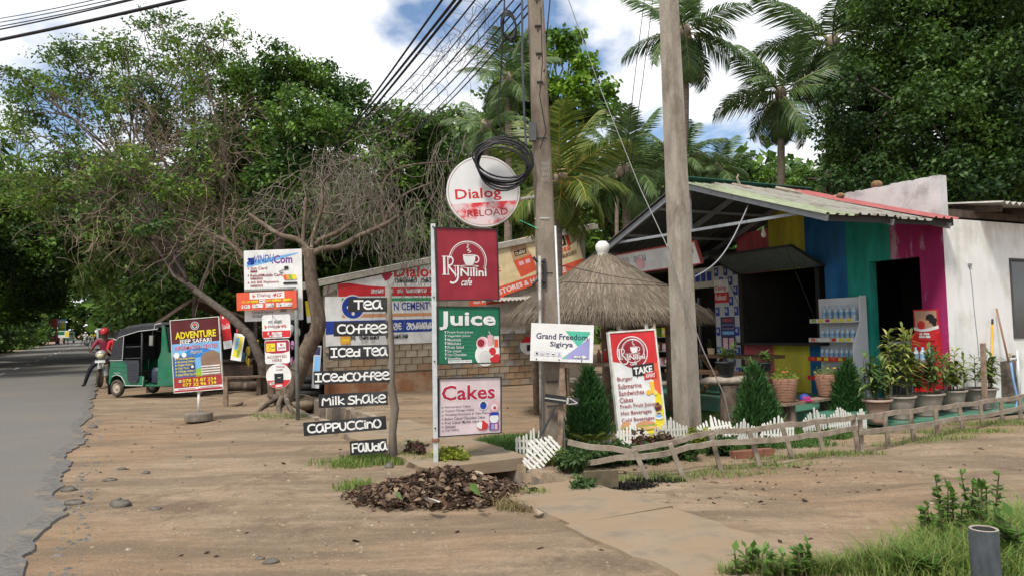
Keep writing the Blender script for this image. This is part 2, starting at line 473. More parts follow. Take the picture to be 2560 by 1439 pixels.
class Sign:
    """flat board; BL, BR, TL are pixels of its corners, yl/yr/yt their distances"""
    def __init__(s, name, BL, BR, TL, yl=0, yr=0, yt=None, label=None, cat='sign', group=None, thick=0.02, face=None, edge=None, parent=None, frame=0, fmat=None, shape=None, outline=None):
        pp = lambda q, y: q.copy() if isinstance(q, Vector) else P(*q, y)
        a, b, c = pp(BL, yl), pp(BR, yr), pp(TL, yl if yt is None else yt)
        ex = (b - a).normalized(); s.w = (b - a).length
        ez = (c - a); ez = (ez - ex * ez.dot(ex)); s.h = ez.length; ez.normalize()
        ey = ez.cross(ex)
        s.M = Matrix(((ex.x, ey.x, ez.x, a.x), (ex.y, ey.y, ez.y, a.y), (ex.z, ey.z, ez.z, a.z), (0, 0, 0, 1)))
        s.thick = thick
        face = face or WHITE
        if parent is None:
            s.root = bpy.data.objects.new(name, None); col.objects.link(s.root); s.root.matrix_world = s.M
            tag(s.root, label, cat, group); loc = None; pn = 'panel'; par = s.root
        else:
            s.root = parent; pn = name; par = parent
            loc = Matrix.LocRotScale(parent.location, parent.rotation_euler, parent.scale).inverted() @ s.M
        m = MB()
        if shape == 'round':
            n = 40
            ci = [(s.w / 2 + s.w / 2 * math.cos(2 * math.pi * k / n), s.h / 2 + s.h / 2 * math.sin(2 * math.pi * k / n)) for k in range(n)]
            m.prism(ci, 0, thick, 0)
            m.m = [0, 1] + [1] * n
        elif shape == 'soft':
            r = 0.09 * s.w
            q = []
            for cx, cy, a0 in ((s.w - r, s.h - r, 0), (r, s.h - r, 90), (r, r, 180), (s.w - r, r, 270)):
                q += arc(cx, cy, r, r, a0, a0 + 90, 5)
            m.prism(q, 0, thick, 0); m.m = [0, 1] + [1] * len(q)
        elif outline:
            m.prism([s.pt(*q) for q in outline], 0, thick, 0); m.m = [0, 1] + [1] * len(outline)
        else:
            m.bbox(0, s.w, 0, thick, 0, s.h)
            m.m = [1] * 6; m.m[2] = 0
        s.panel = m.build(pn, [face, edge or face], par)
        if loc is not None: s.panel.matrix_local = loc
        s.par = s.panel if parent is not None else s.root
        if frame:
            q = MB(); fm = frame; d0, d1 = -0.012, thick + 0.012
            q.bbox(-fm, 0, d0, d1, -fm, s.h + fm); q.bbox(s.w, s.w + fm, d0, d1, -fm, s.h + fm)
            q.bbox(0, s.w, d0, d1, -fm, 0); q.bbox(0, s.w, d0, d1, s.h, s.h + fm)
            q.build('frame', fmat or BLACKIRON, s.par)
        s.g = {}
        s.k = 0
    def _mb(s, part, mt):
        mb, mats = s.g.setdefault(part, (MB(), []))
        if mt not in mats: mats.append(mt)
        return mb, mats.index(mt)
    def lay(s):
        s.k += 1
        return -0.0012 - 0.00022 * s.k
    def pt(s, x, y): return x * s.w, (1 - y) * s.h
    def text(s, body, x0, y0, x1, y1, mt, bold=0.01, shear=0.0, slope=0.0):
        v, f = textmesh(body, bold, shear)
        mb, mi = s._mb('lettering', mt); d = s.lay()
        a, b = s.pt(x0, y1); c, e = s.pt(x1, y0)
        mb.add([(a + p[0] * (c - a), d, b + p[1] * (e - b) + slope * p[0] * s.h) for p in v], f, mi)
    def poly(s, pts, mt, part='print'):
        mb, mi = s._mb(part, mt); d = s.lay()
        q = [s.pt(*p) for p in pts]
        if sum(q[i][0] * q[(i + 1) % len(q)][1] - q[(i + 1) % len(q)][0] * q[i][1] for i in range(len(q))) < 0: q.reverse()
        mb.add([(x, d, z) for x, z in q], [tuple(range(len(q)))], mi)
    def rect(s, x0, y0, x1, y1, mt): s.poly([(x0, y0), (x1, y0), (x1, y1), (x0, y1)], mt)
    def disc(s, cx, cy, r, mt, a0=0, a1=360, n=28, ry=None):
        """r as a share of the width, true circle unless ry is given"""
        k = s.w / s.h
        s.poly(arc(cx, cy, r, (r if ry is None else ry) * k, a0, a1, n)[:(-1 if a1 - a0 == 360 else None)], mt)
    def stroke(s, pts, wd, mt, part='lettering', raw=False):
        mb, mi = s._mb(part, mt); d = s.lay()
        q = [Vector(p if raw else s.pt(*p)) for p in pts]
        n = len(q); vs = []; fs = []
        for i in range(n):
            t = (q[min(i + 1, n - 1)] - q[max(i - 1, 0)])
            t = t.normalized() if t.length > 1e-9 else Vector((1, 0))
            nn = Vector((-t.y, t.x)) * wd / 2
            e = q[i] + (t * (-wd * .3 if i == 0 else wd * .3 if i == n - 1 else 0))
            vs += [(e.x - nn.x, d, e.y - nn.y), (e.x + nn.x, d, e.y + nn.y)]
        fs = [(2 * i, 2 * i + 2, 2 * i + 3, 2 * i + 1) for i in range(n - 1)]
        mb.add(vs, fs, mi)
    def hand(s, body, x0, y0, x1, y1, mt, wd):
        tot = sum(HAND[c][1] for c in body)
        a, b = s.pt(x0, y1); c, e = s.pt(x1, y0)
        k = (c - a) / tot; x = a
        for ch in body:
            for st in HAND[ch][0]:
                q = chaikin(st, 2) if 4 < len(st) < 12 else st
                j = RD.uniform(-.03, .03)
                s.stroke([(x + p[0] * k, b + (p[1] + j) * (e - b)) for p in q], wd, mt, raw=True)
            x += HAND[ch][1] * k
    def sinh(s, body, x0, y0, x1, y1, mt, wd, slope=0.0):
        """rounded Sinhala characters drawn as pen strokes"""
        a, b = s.pt(x0, y1); c, e = s.pt(x1, y0)
        n = len(body); k = (c - a) / n
        for i, ch in enumerate(body):
            if ch == ' ': continue
            for st in SINH[ch]:
                q = chaikin(st, 1) if len(st) < 9 else st
                s.stroke([(a + (i + p[0] * .9) * k, b + (e - b) * p[1] + slope * i * k) for p in q], wd, mt, raw=True)
    def done(s):
        for part, (mb, mats) in s.g.items():
            mb.build(part, mats, s.par)
        return s

def cafe_logo(S, x0, y0, x1, y1, mt, bgm):
    """white arc, steaming cup, the letters RJ, the name and the word below"""
    def q(x, y): return (x0 + (x1 - x0) * x, y0 + (y1 - y0) * y)
    wu = (x1 - x0) * S.w
    def st(pts, wd): S.stroke([q(*p) for p in pts], wd * wu, mt)
    yk = 1.0
    st(arc(.565, .44, .41, .42, 185, 385, 30), .018)
    st(arc(.565, .44, .375, .385, 187, 385, 30), .008)
    S.poly([q(*p) for p in [(.46, .31), (.73, .31), (.725, .42), (.69, .51), (.645, .545), (.55, .545), (.50, .51), (.465, .42)]], mt)
    st(arc(.745, .405, .065, .075, -100, 110, 10), .022)
    S.poly([q(*p) for p in [(.49, .335), (.70, .335), (.695, .345), (.495, .345)]], bgm)
    st(arc(.595, .565, .20, .022, 180, 360, 14)[::-1], .012)
    st(arc(.595, .555, .19, .045, 10, 170, 14), .012)
    st(chaikin([(.56, .08), (.60, .11), (.53, .15), (.62, .19), (.53, .22), (.66, .235), (.58, .275)], 2), .014)
    st([(.045, .36), (.045, .74)], .05); st([(.125, .36), (.125, .74)], .022)
    st([(0, .355), (.17, .355)], .014); st([(0, .745), (.15, .745)], .014)
    st(chaikin([(.125, .36), (.22, .37), (.24, .46), (.20, .54), (.125, .55)], 2), .03)
    st([(.13, .55), (.18, .62), (.29, .76)], .035)
    st(chaikin([(.34, .56), (.34, .78), (.31, .89), (.22, .935), (.17, .91)], 2), .04)
    st([(.25, .56), (.28, .565), (.28, .8)], .014); st([(.25, .555), (.37, .555)], .014)
    S.text('Nilini', *q(.39, .60), *q(.97, .785), mt, bold=0.02)
    S.text('cafe', *q(.40, .82), *q(.64, .99), mt, bold=0.012, shear=0.45)

# ------------------------------------------------------------------ ground
DW0, DW1 = 3.22, 3.86           # the roadside drain runs along the road between these offsets
def vnoise(x, y, f, seed):
    """smooth value noise on arrays"""
    x = x * f; y = y * f
    xi = np.floor(x).astype(int); yi = np.floor(y).astype(int)
    fx = x - xi; fy = y - yi
    fx = fx * fx * (3 - 2 * fx); fy = fy * fy * (3 - 2 * fy)
    def h(a, b):
        n = (a * 374761393 + b * 668265263 + seed * 974711) & 0x7fffffff
        n = (n ^ (n >> 13)) * 1274126177 & 0x7fffffff
        return ((n ^ (n >> 16)) & 0xffff) / 65535.0
    return (h(xi, yi) * (1 - fx) + h(xi + 1, yi) * fx) * (1 - fy) + (h(xi, yi + 1) * (1 - fx) + h(xi + 1, yi + 1) * fx) * fy
def bumps(s, w):
    z = (vnoise(s, w, 0.9, 1) - .5) * 0.05 + (vnoise(s, w, 2.6, 2) - .5) * 0.022 + (vnoise(s, w, 7.0, 3) - .5) * 0.012
    # wheel ruts of the lane that turns off between the fence and the grass
    for c, d in ((4.75, 0.07), (3.3, 0.065)):
        cc = c + 0.25 * np.sin(w * 0.5)
        z = z - d * np.exp(-((s - cc) / 0.28) ** 2) * np.clip((w - 4.2) / 1.5, 0, 1)
    k = np.clip((w + 0.1) / 0.6, 0, 1)          # flatten against the tar
    calm = np.clip((w - 8.4) / .5, 0, 1) * np.clip((s - 6.6) / .3, 0, 1)
    return (z - 0.012) * k * (1 - calm) - 0.03 * calm
def grid_axis(parts):
    a = []
    for lo, hi, st in parts: a += list(np.arange(lo, hi - 1e-6, st))
    return a
sa = grid_axis([(-400, -60, 60), (-60, -12, 6), (-12, 0, .8), (0, 9, .075), (9, 20, .16), (20, 60, 1.2), (60, 160, 10), (160, 1000, 80)]) + [6.2, 6.19, 8.6, 8.61, 12.3, 12.29, 17.6, 17.61]
wa = grid_axis([(-600, -60, 60), (-60, -8, 6), (-8, -1, 1), (-1, 9, .08), (9, 16, .25), (16, 60, 4), (60, 700, 60)]) + [DW0, DW0 - .01, DW1, DW1 + .01]
sa = np.array(sorted(set(round(float(x), 4) for x in sa))); wa = np.array(sorted(set(round(float(x), 4) for x in wa)))
S2, W2 = np.meshgrid(sa, wa, indexing='ij')
t2 = np.maximum(0, S2 - 24.0)
Z2 = 0.011 * t2 * t2 / (t2 + 14.0)
near = (S2 > -12) & (S2 < 22) & (W2 > -1) & (W2 < 16)
Z2 = Z2 + np.where(near, bumps(S2, W2), -0.02)
hole = (W2 > DW0 - .005) & (W2 < DW1 + .005) & (((S2 > 6.195) & (S2 < 8.6)) | ((S2 > 12.295) & (S2 < 17.605)))
Z2 = np.where(hole, -0.5, Z2)
X2 = UU.x * S2 + VV.x * W2; Y2 = UU.y * S2 + VV.y * W2
ns, nw = S2.shape
idx = np.arange(ns * nw).reshape(ns, nw)
quads = np.stack([idx[:-1, :-1], idx[:-1, 1:], idx[1:, 1:], idx[1:, :-1]], -1).reshape(-1, 4)
gm = bpy.data.meshes.new('ground')
gm.vertices.add(ns * nw); gm.vertices.foreach_set('co', np.stack([X2, Y2, Z2], -1).astype(np.float32).ravel())
gm.loops.add(quads.size); gm.loops.foreach_set('vertex_index', quads[:, ::-1].astype(np.int32).ravel())
gm.polygons.add(len(quads)); gm.polygons.foreach_set('loop_start', np.arange(0, quads.size, 4, dtype=np.int32))
gm.polygons.foreach_set('use_smooth', np.ones(len(quads), dtype=bool))
gm.update(calc_edges=True)
def ground_z(p):
    s = p[0] * UU.x + p[1] * UU.y; w = p[0] * VV.x + p[1] * VV.y
    z = gz(p)
    if -12 < s < 22 and -1 < w < 16: z += float(bumps(np.array([s]), np.array([w]))[0])
    return z
def dirt_material():
    m, t, b = newmat('dirt')
    N = t.nodes.new; L = t.links.new
    tc = N('ShaderNodeTexCoord')
    def noise(sc_, det=8, ro=.6, stretch=None, rot=0):
        n = N('ShaderNodeTexNoise'); n.inputs['Scale'].default_value = sc_; n.inputs['Detail'].default_value = det; n.inputs['Roughness'].default_value = ro
        mp = N('ShaderNodeMapping'); mp.inputs['Rotation'].default_value = (0, 0, rot)
        if stretch: mp.inputs['Scale'].default_value = stretch
        L(tc.outputs['Object'], mp.inputs[0]); L(mp.outputs[0], n.inputs['Vector'])
        return n.outputs['Fac']
    def ramp(f, a, b_, c0=(0, 0, 0), c1=(1, 1, 1)):
        r = N('ShaderNodeValToRGB'); e = r.color_ramp.elements
        e[0].position = a; e[1].position = b_; e[0].color = c4(c0); e[1].color = c4(c1)
        L(f, r.inputs[0]); return r.outputs[0]
    def mix(f, a, b_, k=None):
        x = N('ShaderNodeMix'); x.data_type = 'RGBA'
        if k is not None:
            q = N('ShaderNodeMath'); q.operation = 'MULTIPLY'; q.inputs[1].default_value = k; L(f, q.inputs[0]); f = q.outputs[0]
        L(f, x.inputs[0])
        for i, v in ((6, a), (7, b_)):
            if isinstance(v, tuple): x.inputs[i].default_value = c4(v)
            else: L(v, x.inputs[i])
        return x.outputs[2]
    base = ramp(noise(0.8, 9, .68), .40, .60, (0.222, 0.163, 0.106), (0.312, 0.237, 0.161))
    base = mix(ramp(noise(0.23, 7, .6, None, .4), .47, .58), base, (0.275, 0.165, 0.09), .55)            # orange earth
    base = mix(ramp(noise(0.9, 8, .65, (.35, 1.6, 1), -.45), .48, .58), base, (0.145, 0.108, 0.073), .75)  # damp, trodden streaks
    base = mix(ramp(noise(0.5, 9, .75, None, 1.9), .55, .62), base, (0.115, 0.075, 0.052), .75)           # dark stains
    base = mix(ramp(noise(2.2, 9, .7, (.22, 1.9, 1), -.48), .46, .62), base, (0.145, 0.108, 0.072), .5)
    base = mix(ramp(noise(3.1, 8, .7, (.5, 1.4, 1), -.3), .56, .70), base, (0.34, 0.275, 0.195), .5)
    base = mix(ramp(noise(15, 6, .75), .50, .62), base, (0.155, 0.12, 0.088), .5)
    base = mix(ramp(noise(38, 4, .75), .56, .66), base, (0.40, 0.33, 0.25), .45)                          # pale grit
    base = mix(ramp(noise(48, 4, .7, None, .7), .60, .68), base, (0.13, 0.10, 0.08), .55)
    L(base, b.inputs['Base Color'])
    b.inputs['Roughness'].default_value = 0.95; b.inputs['Specular IOR Level'].default_value = 0.15
    add = N('ShaderNodeMath'); add.operation = 'ADD'
    L(noise(9, 8, .65), add.inputs[0]); L(noise(45, 6, .75), add.inputs[1])
    bp = N('ShaderNodeBump'); bp.inputs['Strength'].default_value = .75; bp.inputs['Distance'].default_value = .022
    L(add.outputs[0], bp.inputs['Height']); L(bp.outputs[0], b.inputs['Normal'])
    return m
DIRT = dirt_material()
gm.materials.append(DIRT)
ground = tag(link('ground', gm), 'bare orange-brown earth of the roadside and lane', None, None, 'structure')

# ------------------------------------------------------------------ tarred road
ASPH = mat('asphalt', (0.092, 0.088, 0.082), (0.165, 0.156, 0.143), scale=55, rough=0.9, bump=0.6, c3=(0.15, 0.135, 0.115), s3=0.45, t3=(0.42, 0.66), lo=.3, hi=.7)
ASPHE = mat('asphalt_edge', (0.06, 0.057, 0.053), (0.12, 0.11, 0.10), scale=30, rough=0.95, bump=0.6)
m = MB()
ss = list(np.arange(-14, 14, .055)) + list(np.arange(14, 40, .4)) + list(np.arange(40, 420, 6))
ed = []
for x in ss:
    e = -0.42 + 0.20 * (float(vnoise(np.array([x]), np.array([0.]), .55, 5)[0]) - .5) + 0.16 * (float(vnoise(np.array([x]), np.array([3.]), 1.9, 6)[0]) - .5) + 0.07 * (float(vnoise(np.array([x]), np.array([9.]), 7, 8)[0]) - .5)
    ed.append(e)
rows = []
for x, e in zip(ss, ed):
    for w, dz in ((-7.85, .012), (-4.1, .055), (e - .16, .036), (e, .020), (e + .03, -.03)):
        rows.append(onroad(x, w, dz))
k = 5
for i in range(len(ss) - 1):
    pass
m.v = [tuple(p) for p in rows]
for i in range(len(ss) - 1):
    for j in range(k - 1):
        a = i * k + j
        m.f.append((a, a + 1, a + k + 1, a + k)); m.m.append((0, 0, 2, 1)[j])
road = tag(m.build('road', [ASPH, ASPHE, mat('dusty_asphalt', (0.085, 0.082, 0.078), (0.15, 0.14, 0.125), scale=22, rough=0.95, bump=0.6, c3=(0.19, 0.155, 0.115), s3=3.4, t3=(.52, .66))]), 'grey tarred road with a crumbling edge', None, None, 'structure')
PAINT = mat('road_paint', (0.45, 0.45, 0.43), (0.62, 0.62, 0.60), scale=14, rough=0.8)
dash = None
s0 = 9.0
for i in range(22):
    q = s0 + i * 5.6
    if dash is None or q > 24:
        mm = MB(); pts = [onroad(q + a, -4.12 + b, .062) for a, b in ((0, -.06), (0, .06), (2.1, .06), (2.1, -.06))]
        mm.add([p - pts[0] for p in pts], [(0, 1, 2, 3)])
        dm = mm.mesh('centre_dash', PAINT); dash = dm
    d = link('centre_dash', dash, road); d.location = onroad(q, -4.18, .062)

# ------------------------------------------------------------------ concrete drain and slabs
dr = thing('roadside_drain', 'open concrete drain running beside the road past the shops', 'drain', W(12, DW0, 0))
def cblk(name, s0, s1, w0, w1, z0, z1, parent, mt=None):
    mm = MB(); n = max(2, int((s1 - s0) / .16))
    vs = []
    for i in range(n + 1):
        q = s0 + (s1 - s0) * i / n
        for w, z in ((w0, z0), (w1, z0), (w1, z1), (w0, z1)):
            vs.append(W(q, w + RD.uniform(-.035, .035), z + RD.uniform(-.008, .008)))
    fs = [(3, 2, 1, 0), tuple(range(4 * n, 4 * n + 4))]
    for i in range(n):
        for j in range(4): a = 4 * i + j; b = 4 * i + (j + 1) % 4; fs.append((a, b, b + 4, a + 4))
    mm.add(vs, fs)
    o = mm.build(name, mt or CONC, parent, origin=None)
    if parent is not None:
        o.matrix_local = Matrix.Translation(-parent.location)
    return o
DRAINC = mat('drain_concrete', (0.20, 0.155, 0.115), (0.30, 0.25, 0.19), scale=4, rough=0.95, bump=0.4, c3=(0.12, 0.09, 0.065), s3=1.6)
cblk('drain_wall', 12.28, 17.6, DW1 - .01, DW1 + .13, -.5, .06, dr, DRAINC)
cblk('drain_wall', 12.28, 17.6, DW0 - .12, DW0 + .01, -.5, .01, dr, DRAINC)
cblk('drain_wall', 6.21, 8.5, DW1 - .01, DW1 + .12, -.5, -.065, dr, DRAINC)
cblk('drain_wall', 6.21, 8.5, DW0 - .12, DW0 + .01, -.5, -.065, dr, DRAINC)
SLAB = mat('slab_concrete', (0.175, 0.14, 0.10), (0.265, 0.215, 0.155), scale=4, rough=0.93, bump=0.8, c3=(0.225, 0.165, 0.105), s3=2.0, t3=(.40,.54))
for i, (a, b, w0, w1, z) in enumerate(((7.36, 9.0, 2.85, 4.1, .06), (9.02, 10.4, 2.85, 4.15, .055), (10.42, 11.7, 2.9, 4.2, .055))):
    o = cblk('cover_slab', a, b, w0, w1, z - .12, z, None, SLAB)
    tag(o, ['concrete cover slab over the drain beside the sign post of three boards', 'middle concrete cover slab over the drain before the thatched hut', 'concrete cover slab over the drain on the store side of the middle slab'][i], 'slab', 'drain cover slabs')
for i, (a, b, w0, w1, z) in enumerate(((4.85, 6.2, 3.0, 3.95, .022), (3.3, 4.83, 2.9, 3.9, .018))):
    o = cblk('lane_slab', a, b, w0, w1, z - .12, z, None, SLAB)
    tag(o, ['dusty concrete slab bridging the drain beside the leaf heap', 'dirt-covered concrete slab where the lane meets the road verge'][i], 'slab', 'lane crossing slabs')
# puddle in the lane
m = MB()
pc = G(2560, 1228, -.02)
m.add([pc + Vector((.42 * math.cos(a) * (1 + .2 * math.sin(3 * a)), .22 * math.sin(a), 0)) for a in [2 * math.pi * i / 24 for i in range(24)]], [tuple(range(24))])
WATER = mat('puddle_water', (0.10, 0.085, 0.07), rough=0.04, spec=0.8)
tag(m.build('puddle', WATER, origin=pc), 'small muddy puddle in the wheel track of the lane', None, None, 'structure')

# ------------------------------------------------------------------ the shop yard: cafe, shop row, block-built store
CORG = W(7.43, 11.65)
MC = Matrix.Translation(CORG) @ Matrix.Rotation(YAW_U, 4, 'Z')    # cafe axes: x away from the road, y along it
MCI = MC.inverted()
def cw(x, y, z): return MC @ Vector((x, y, z))
def hit(px, py, axis, val):
    """pixel -> world point on the cafe-frame plane axis=val"""
    o = MCI @ CAM; d = (MCI.to_3x3() @ ray(px, py)); i = 'xyz'.index(axis)
    return MC @ (o + d * ((val - o[i]) / d[i]))
def lh(px, py, axis, val): return MCI @ hit(px, py, axis, val)

def wallpaint(name, c, stain=0.55):
    return mat(name, dk(c, .62), tuple(x * 1.12 + .012 for x in c), scale=3.4, rough=.85, bump=.2, bscale=30, c3=tuple(x * stain + .02 for x in c), s3=1.6, t3=(.48, .7), stretch=(1, 1, .3))
PM = mat('magenta_wall_paint', (0.27, 0.014, 0.09), (0.36, 0.03, 0.135), scale=2.2, rough=.85, bump=.15, bscale=30, c3=(0.46, 0.26, 0.33), s3=2.6, t3=(.51, .57), stretch=(1, 1, .3))
PT = wallpaint('teal_wall_paint', (0.014, 0.31, 0.245))
PB = wallpaint('blue_wall_paint', (0.014, 0.15, 0.38))
PY = wallpaint('yellow_wall_paint', (0.62, 0.55, 0.05), .8)
PR = wallpaint('coral_wall_paint', (0.60, 0.12, 0.14), .75)
PW = mat('white_wall_paint', (0.66, 0.66, 0.645), (0.75, 0.75, 0.735), scale=1.6, rough=.85, bump=.1, bscale=25, c3=(0.50, 0.48, 0.43), s3=1.8, t3=(.47, .66), stretch=(1, 1, .5))
PLAV = mat('parapet_plaster', (0.43, 0.425, 0.42), (0.55, 0.545, 0.54), scale=2.5, rough=.9, bump=.2, bscale=20, c3=(0.33, 0.32, 0.31), s3=2.2)
INT = mat('interior_shade_colour', (0.028, 0.025, 0.022), (0.04, 0.036, 0.032), scale=3, rough=.9)  # near-black puts the shade of the unlit rooms into the wall colour
FLOORG = mat('green_floor_paint', (0.05, 0.17, 0.115), (0.075, 0.22, 0.15), scale=5, rough=.45, spec=.5, c3=(0.10, 0.13, 0.09), s3=1.8)
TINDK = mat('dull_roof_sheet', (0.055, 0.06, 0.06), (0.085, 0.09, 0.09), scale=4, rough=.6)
TING = mat('pale_green_roof_sheet', (0.215, 0.25, 0.155), (0.28, 0.315, 0.205), scale=3, rough=.6, c3=(0.17, 0.175, 0.12), s3=2.5)
TINT = mat('grey_tan_roof_sheet', (0.20, 0.195, 0.165), (0.27, 0.26, 0.225), scale=3, rough=.6, c3=(0.15, 0.13, 0.105), s3=2.5)
TINR = mat('red_roof_sheet', (0.27, 0.075, 0.072), (0.35, 0.105, 0.10), scale=3, rough=.55, c3=(0.5, 0.25, 0.24), s3=3, t3=(.62, .7))
RIDGEG = mat('dark_green_ridge', (0.02, 0.085, 0.06), (0.03, 0.11, 0.08), scale=5, rough=.45)
STEEL = mat('grey_painted_steel', (0.24, 0.26, 0.28), (0.30, 0.32, 0.34), scale=8, rough=.6, c3=(0.10, 0.06, 0.045), s3=5, t3=(.62, .7))
GLASS = mat('dark_window_glass', (0.035, 0.04, 0.04), (0.05, 0.055, 0.055), scale=2, rough=.12, spec=.6)

cafe = thing('cafe_building', 'cafe with rainbow striped front wall, white side wall and tin canopy', 'building', CORG, YAW_U)
m = MB()
def wb(y0, y1, z0, z1, mi): m.bbox(0, .18, y0, y1, z0, z1, mi)
m.bbox(-.003, 0.0, 0, .15, 0, 3.05, 0)
wb(.15, .42, 0, 3.05, 0); wb(.42, .94, 2.48, 3.05, 0); wb(.94, 1.36, 2.48, 3.05, 1); wb(1.36, 1.81, 0, 3.05, 1)
wb(1.81, 2.30, 0, 3.05, 2); wb(2.30, 2.72, 0, 1.03, 2); wb(2.30, 2.72, 2.5, 3.05, 2); wb(2.1, 2.72, 3.05, 3.62, 2)
wb(2.72, 3.61, 0, 1.03, 3); wb(2.72, 3.61, 2.5, 3.7, 3); wb(3.61, 4.40, 0, 1.03, 4); wb(3.61, 4.50, 2.5, 3.35, 4); wb(4.40, 4.50, 0, 2.5, 5)  # last strip by the hatch takes the opening's shade as its colour
for i in range(14):
    y0, y1 = .15 * i, .15 * (i + 1); zz_ = 2.93 + (y0 + .26) * .329 - .03
    if zz_ > 3.055: m.bbox(-.004, 0, y0, y1, 3.05, zz_, 0 if y1 <= .95 else 1 if y1 <= 1.81 else 2)
m.build('front_wall', [PM, PT, PB, PY, PR, INT], cafe)
m = MB()
m.bbox(.0, 1.75, 0, .15, -.1, 3.05); m.bbox(3.0, 7.5, 0, .15, -.1, 3.05); m.bbox(1.75, 3.0, 0, .15, -.1, 1.10); m.bbox(1.75, 3.0, 0, .15, 2.45, 3.05)
m.build('side_wall', PW, cafe)
m = MB()
n = 24
for i in range(n):      # ragged-edged parapet standing on the front wall
    y0, y1 = 2.1 * i / n, 2.1 * (i + 1) / n
    m.bbox(.0, .16, y0, y1 + .0, 3.05, 3.75 + RD.uniform(-.012, .012))
m.build('parapet', PLAV, cafe)
m = MB()
m.bbox(2.6, 2.7, .15, 4.5, 0, 3.05); m.bbox(.18, 2.6, 4.42, 4.5, 0, 3.05); m.bbox(.18, 2.6, .15, 4.42, 2.98, 3.04); m.bbox(.18, 2.6, .15, .2, 0, 2.98)
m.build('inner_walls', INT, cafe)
m = MB(); m.bbox(-2.7, 2.6, -.05, 6.2, 0.0, .13); m.bbox(-2.2, -.02, -.62, -.05, 0.0, .05); m.bbox(-.02, 2.3, -.62, -.01, 0, .05)
m.build('porch_floor', FLOORG, cafe)
win = MB()
win.bbox(1.75, 1.79, -.015, .10, 1.10, 2.45); win.bbox(2.96, 3.0, -.015, .10, 1.10, 2.45); win.bbox(1.79, 2.96, -.015, .10, 1.10, 1.14); win.bbox(1.79, 2.96, -.015, .10, 2.41, 2.45)
wf = win.build('window', mat('window_frame_grey', (.05, .05, .052), (.08, .08, .08), scale=8), cafe)
m = MB(); m.bbox(1.79, 2.96, .05, .06, 1.14, 2.41); m.build('pane', GLASS, wf)

def corrugated(x0, x1, length, pitch=.19, amp=.028, ny=10, sag=.01, wave='trap'):
    """sheet in local x (across the waves) and y (down the slope)"""
    m = MB(); xs = []
    x = x0
    while x < x1 - 1e-6:
        if wave == 'trap':
            for f, h in ((0, 0), (.12, 1), (.28, 1), (.4, 0)): xs.append((min(x1, x + f * pitch), h * amp))
        else:
            for f in (0, .25, .5, .75): xs.append((min(x1, x + f * pitch), amp * math.sin(2 * math.pi * f)))
        x += pitch
    xs.append((x1, 0))
    k = len(xs)
    for j in range(ny + 1):
        t = j / ny
        for x, h in xs: m.v.append((x, t * length, h - sag * math.sin(math.pi * t) + RD.uniform(-.0015, .0015)))
    for j in range(ny):
        for i in range(k - 1):
            a = j * k + i; m.f.append((a, a + 1, a + k + 1, a + k)); m.m.append(0)
    return m
RY, RZ, NE, NZ, FE, FZ = 2.75, 3.92, -.26, 2.93, 5.75, 2.85
def slope_mat(x, y0, z0, y1, z1):
    d = Vector((0, y1 - y0, z1 - z0)).normalized(); ex = Vector((1, 0, 0)); nz = ex.cross(d)
    if nz.z < 0: nz = -nz
    return Matrix(((ex.x, d.x, nz.x, x), (ex.y, d.y, nz.y, y0), (ex.z, d.z, nz.z, z0), (0, 0, 0, 1)))
Ln = math.hypot(RY - NE, RZ - NZ); Lf = math.hypot(FE - RY, RZ - FZ)
for i, (x0, x1, mt, lift, ex) in enumerate(((-2.98, -2.28, TING, .0, 0), (-2.34, -1.42, TINT, .03, .02), (-1.48, -.62, TINT, .012, .03), (-.68, .0, TINR, .036, .05))):
    o = corrugated(x0, x1, Ln + ex, ny=12, sag=.015).build('roof_sheet', mt, cafe)
    o.matrix_local = slope_mat(0, RY, RZ + .02 + lift, NE, NZ + lift + (.03 if i == 3 else 0))
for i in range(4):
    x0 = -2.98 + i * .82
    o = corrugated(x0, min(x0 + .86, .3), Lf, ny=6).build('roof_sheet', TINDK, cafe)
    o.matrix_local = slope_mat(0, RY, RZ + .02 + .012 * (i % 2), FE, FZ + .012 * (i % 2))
m = MB(); m.beam((-3.0, RY - .09, RZ + .045), (.1, RY - .09, RZ + .045), .2, .012, up=(0, .32, 1)); m.beam((-3.0, RY + .09, RZ + .045), (.1, RY + .09, RZ + .045), .2, .012, up=(0, -.34, 1))
m.build('ridge_cap', RIDGEG, cafe)
for x in (-2.9, -1.5, -.15):
    for (ya, za, yb, zb) in ((RY, RZ - .05, NE + .05, NZ - .04), (RY, RZ - .05, FE - .05, FZ - .05)):
        m = MB(); m.beam((x, ya, za), (x, yb, zb), .05, .09); m.build('rafter', STEEL, cafe)
m = MB(); m.beam((-2.85, NE + .5, NZ + .10), (-2.85, FE - .85, FZ + .26), .045, .045); m.build('tie_beam', STEEL, cafe)
m = MB(); m.beam((-2.85, RY - .1, RZ - .1), (-2.85, RY - .1, NZ + .16), .04, .04); m.build('king_post', STEEL, cafe)
for y, z in ((.5, 3.15), (1.3, 3.42), (2.0, 3.65), (3.5, 3.6), (4.5, 3.24), (5.3, 2.96)):
    m = MB(); m.beam((-2.9, y, z - .02), (0, y, z - .02), .045, .045); m.build('purlin', STEEL, cafe)
m = MB(); m.beam((-2.92, NE + .1, NZ - .02), (0.0, NE + .1, NZ + .03), .03, .11); m.build('fascia', mat('dark_fascia', (.035, .035, .038), (.05, .05, .052), scale=6), cafe)
for x, y in ((-2.75, FE - .35),):
    m = MB(); m.beam((x, y, .1), (x, y, FZ), .06, .06); m.build('canopy_post', STEEL, cafe)
m = MB(); m.lathe([(.045, .0), (.045, 1.75), (0, 1.75)], 12); o = m.build('canopy_post', WHITEPL, cafe); q = lh(1617, 860, 'x', -2.55); o.location = (q.x, q.y, .1)
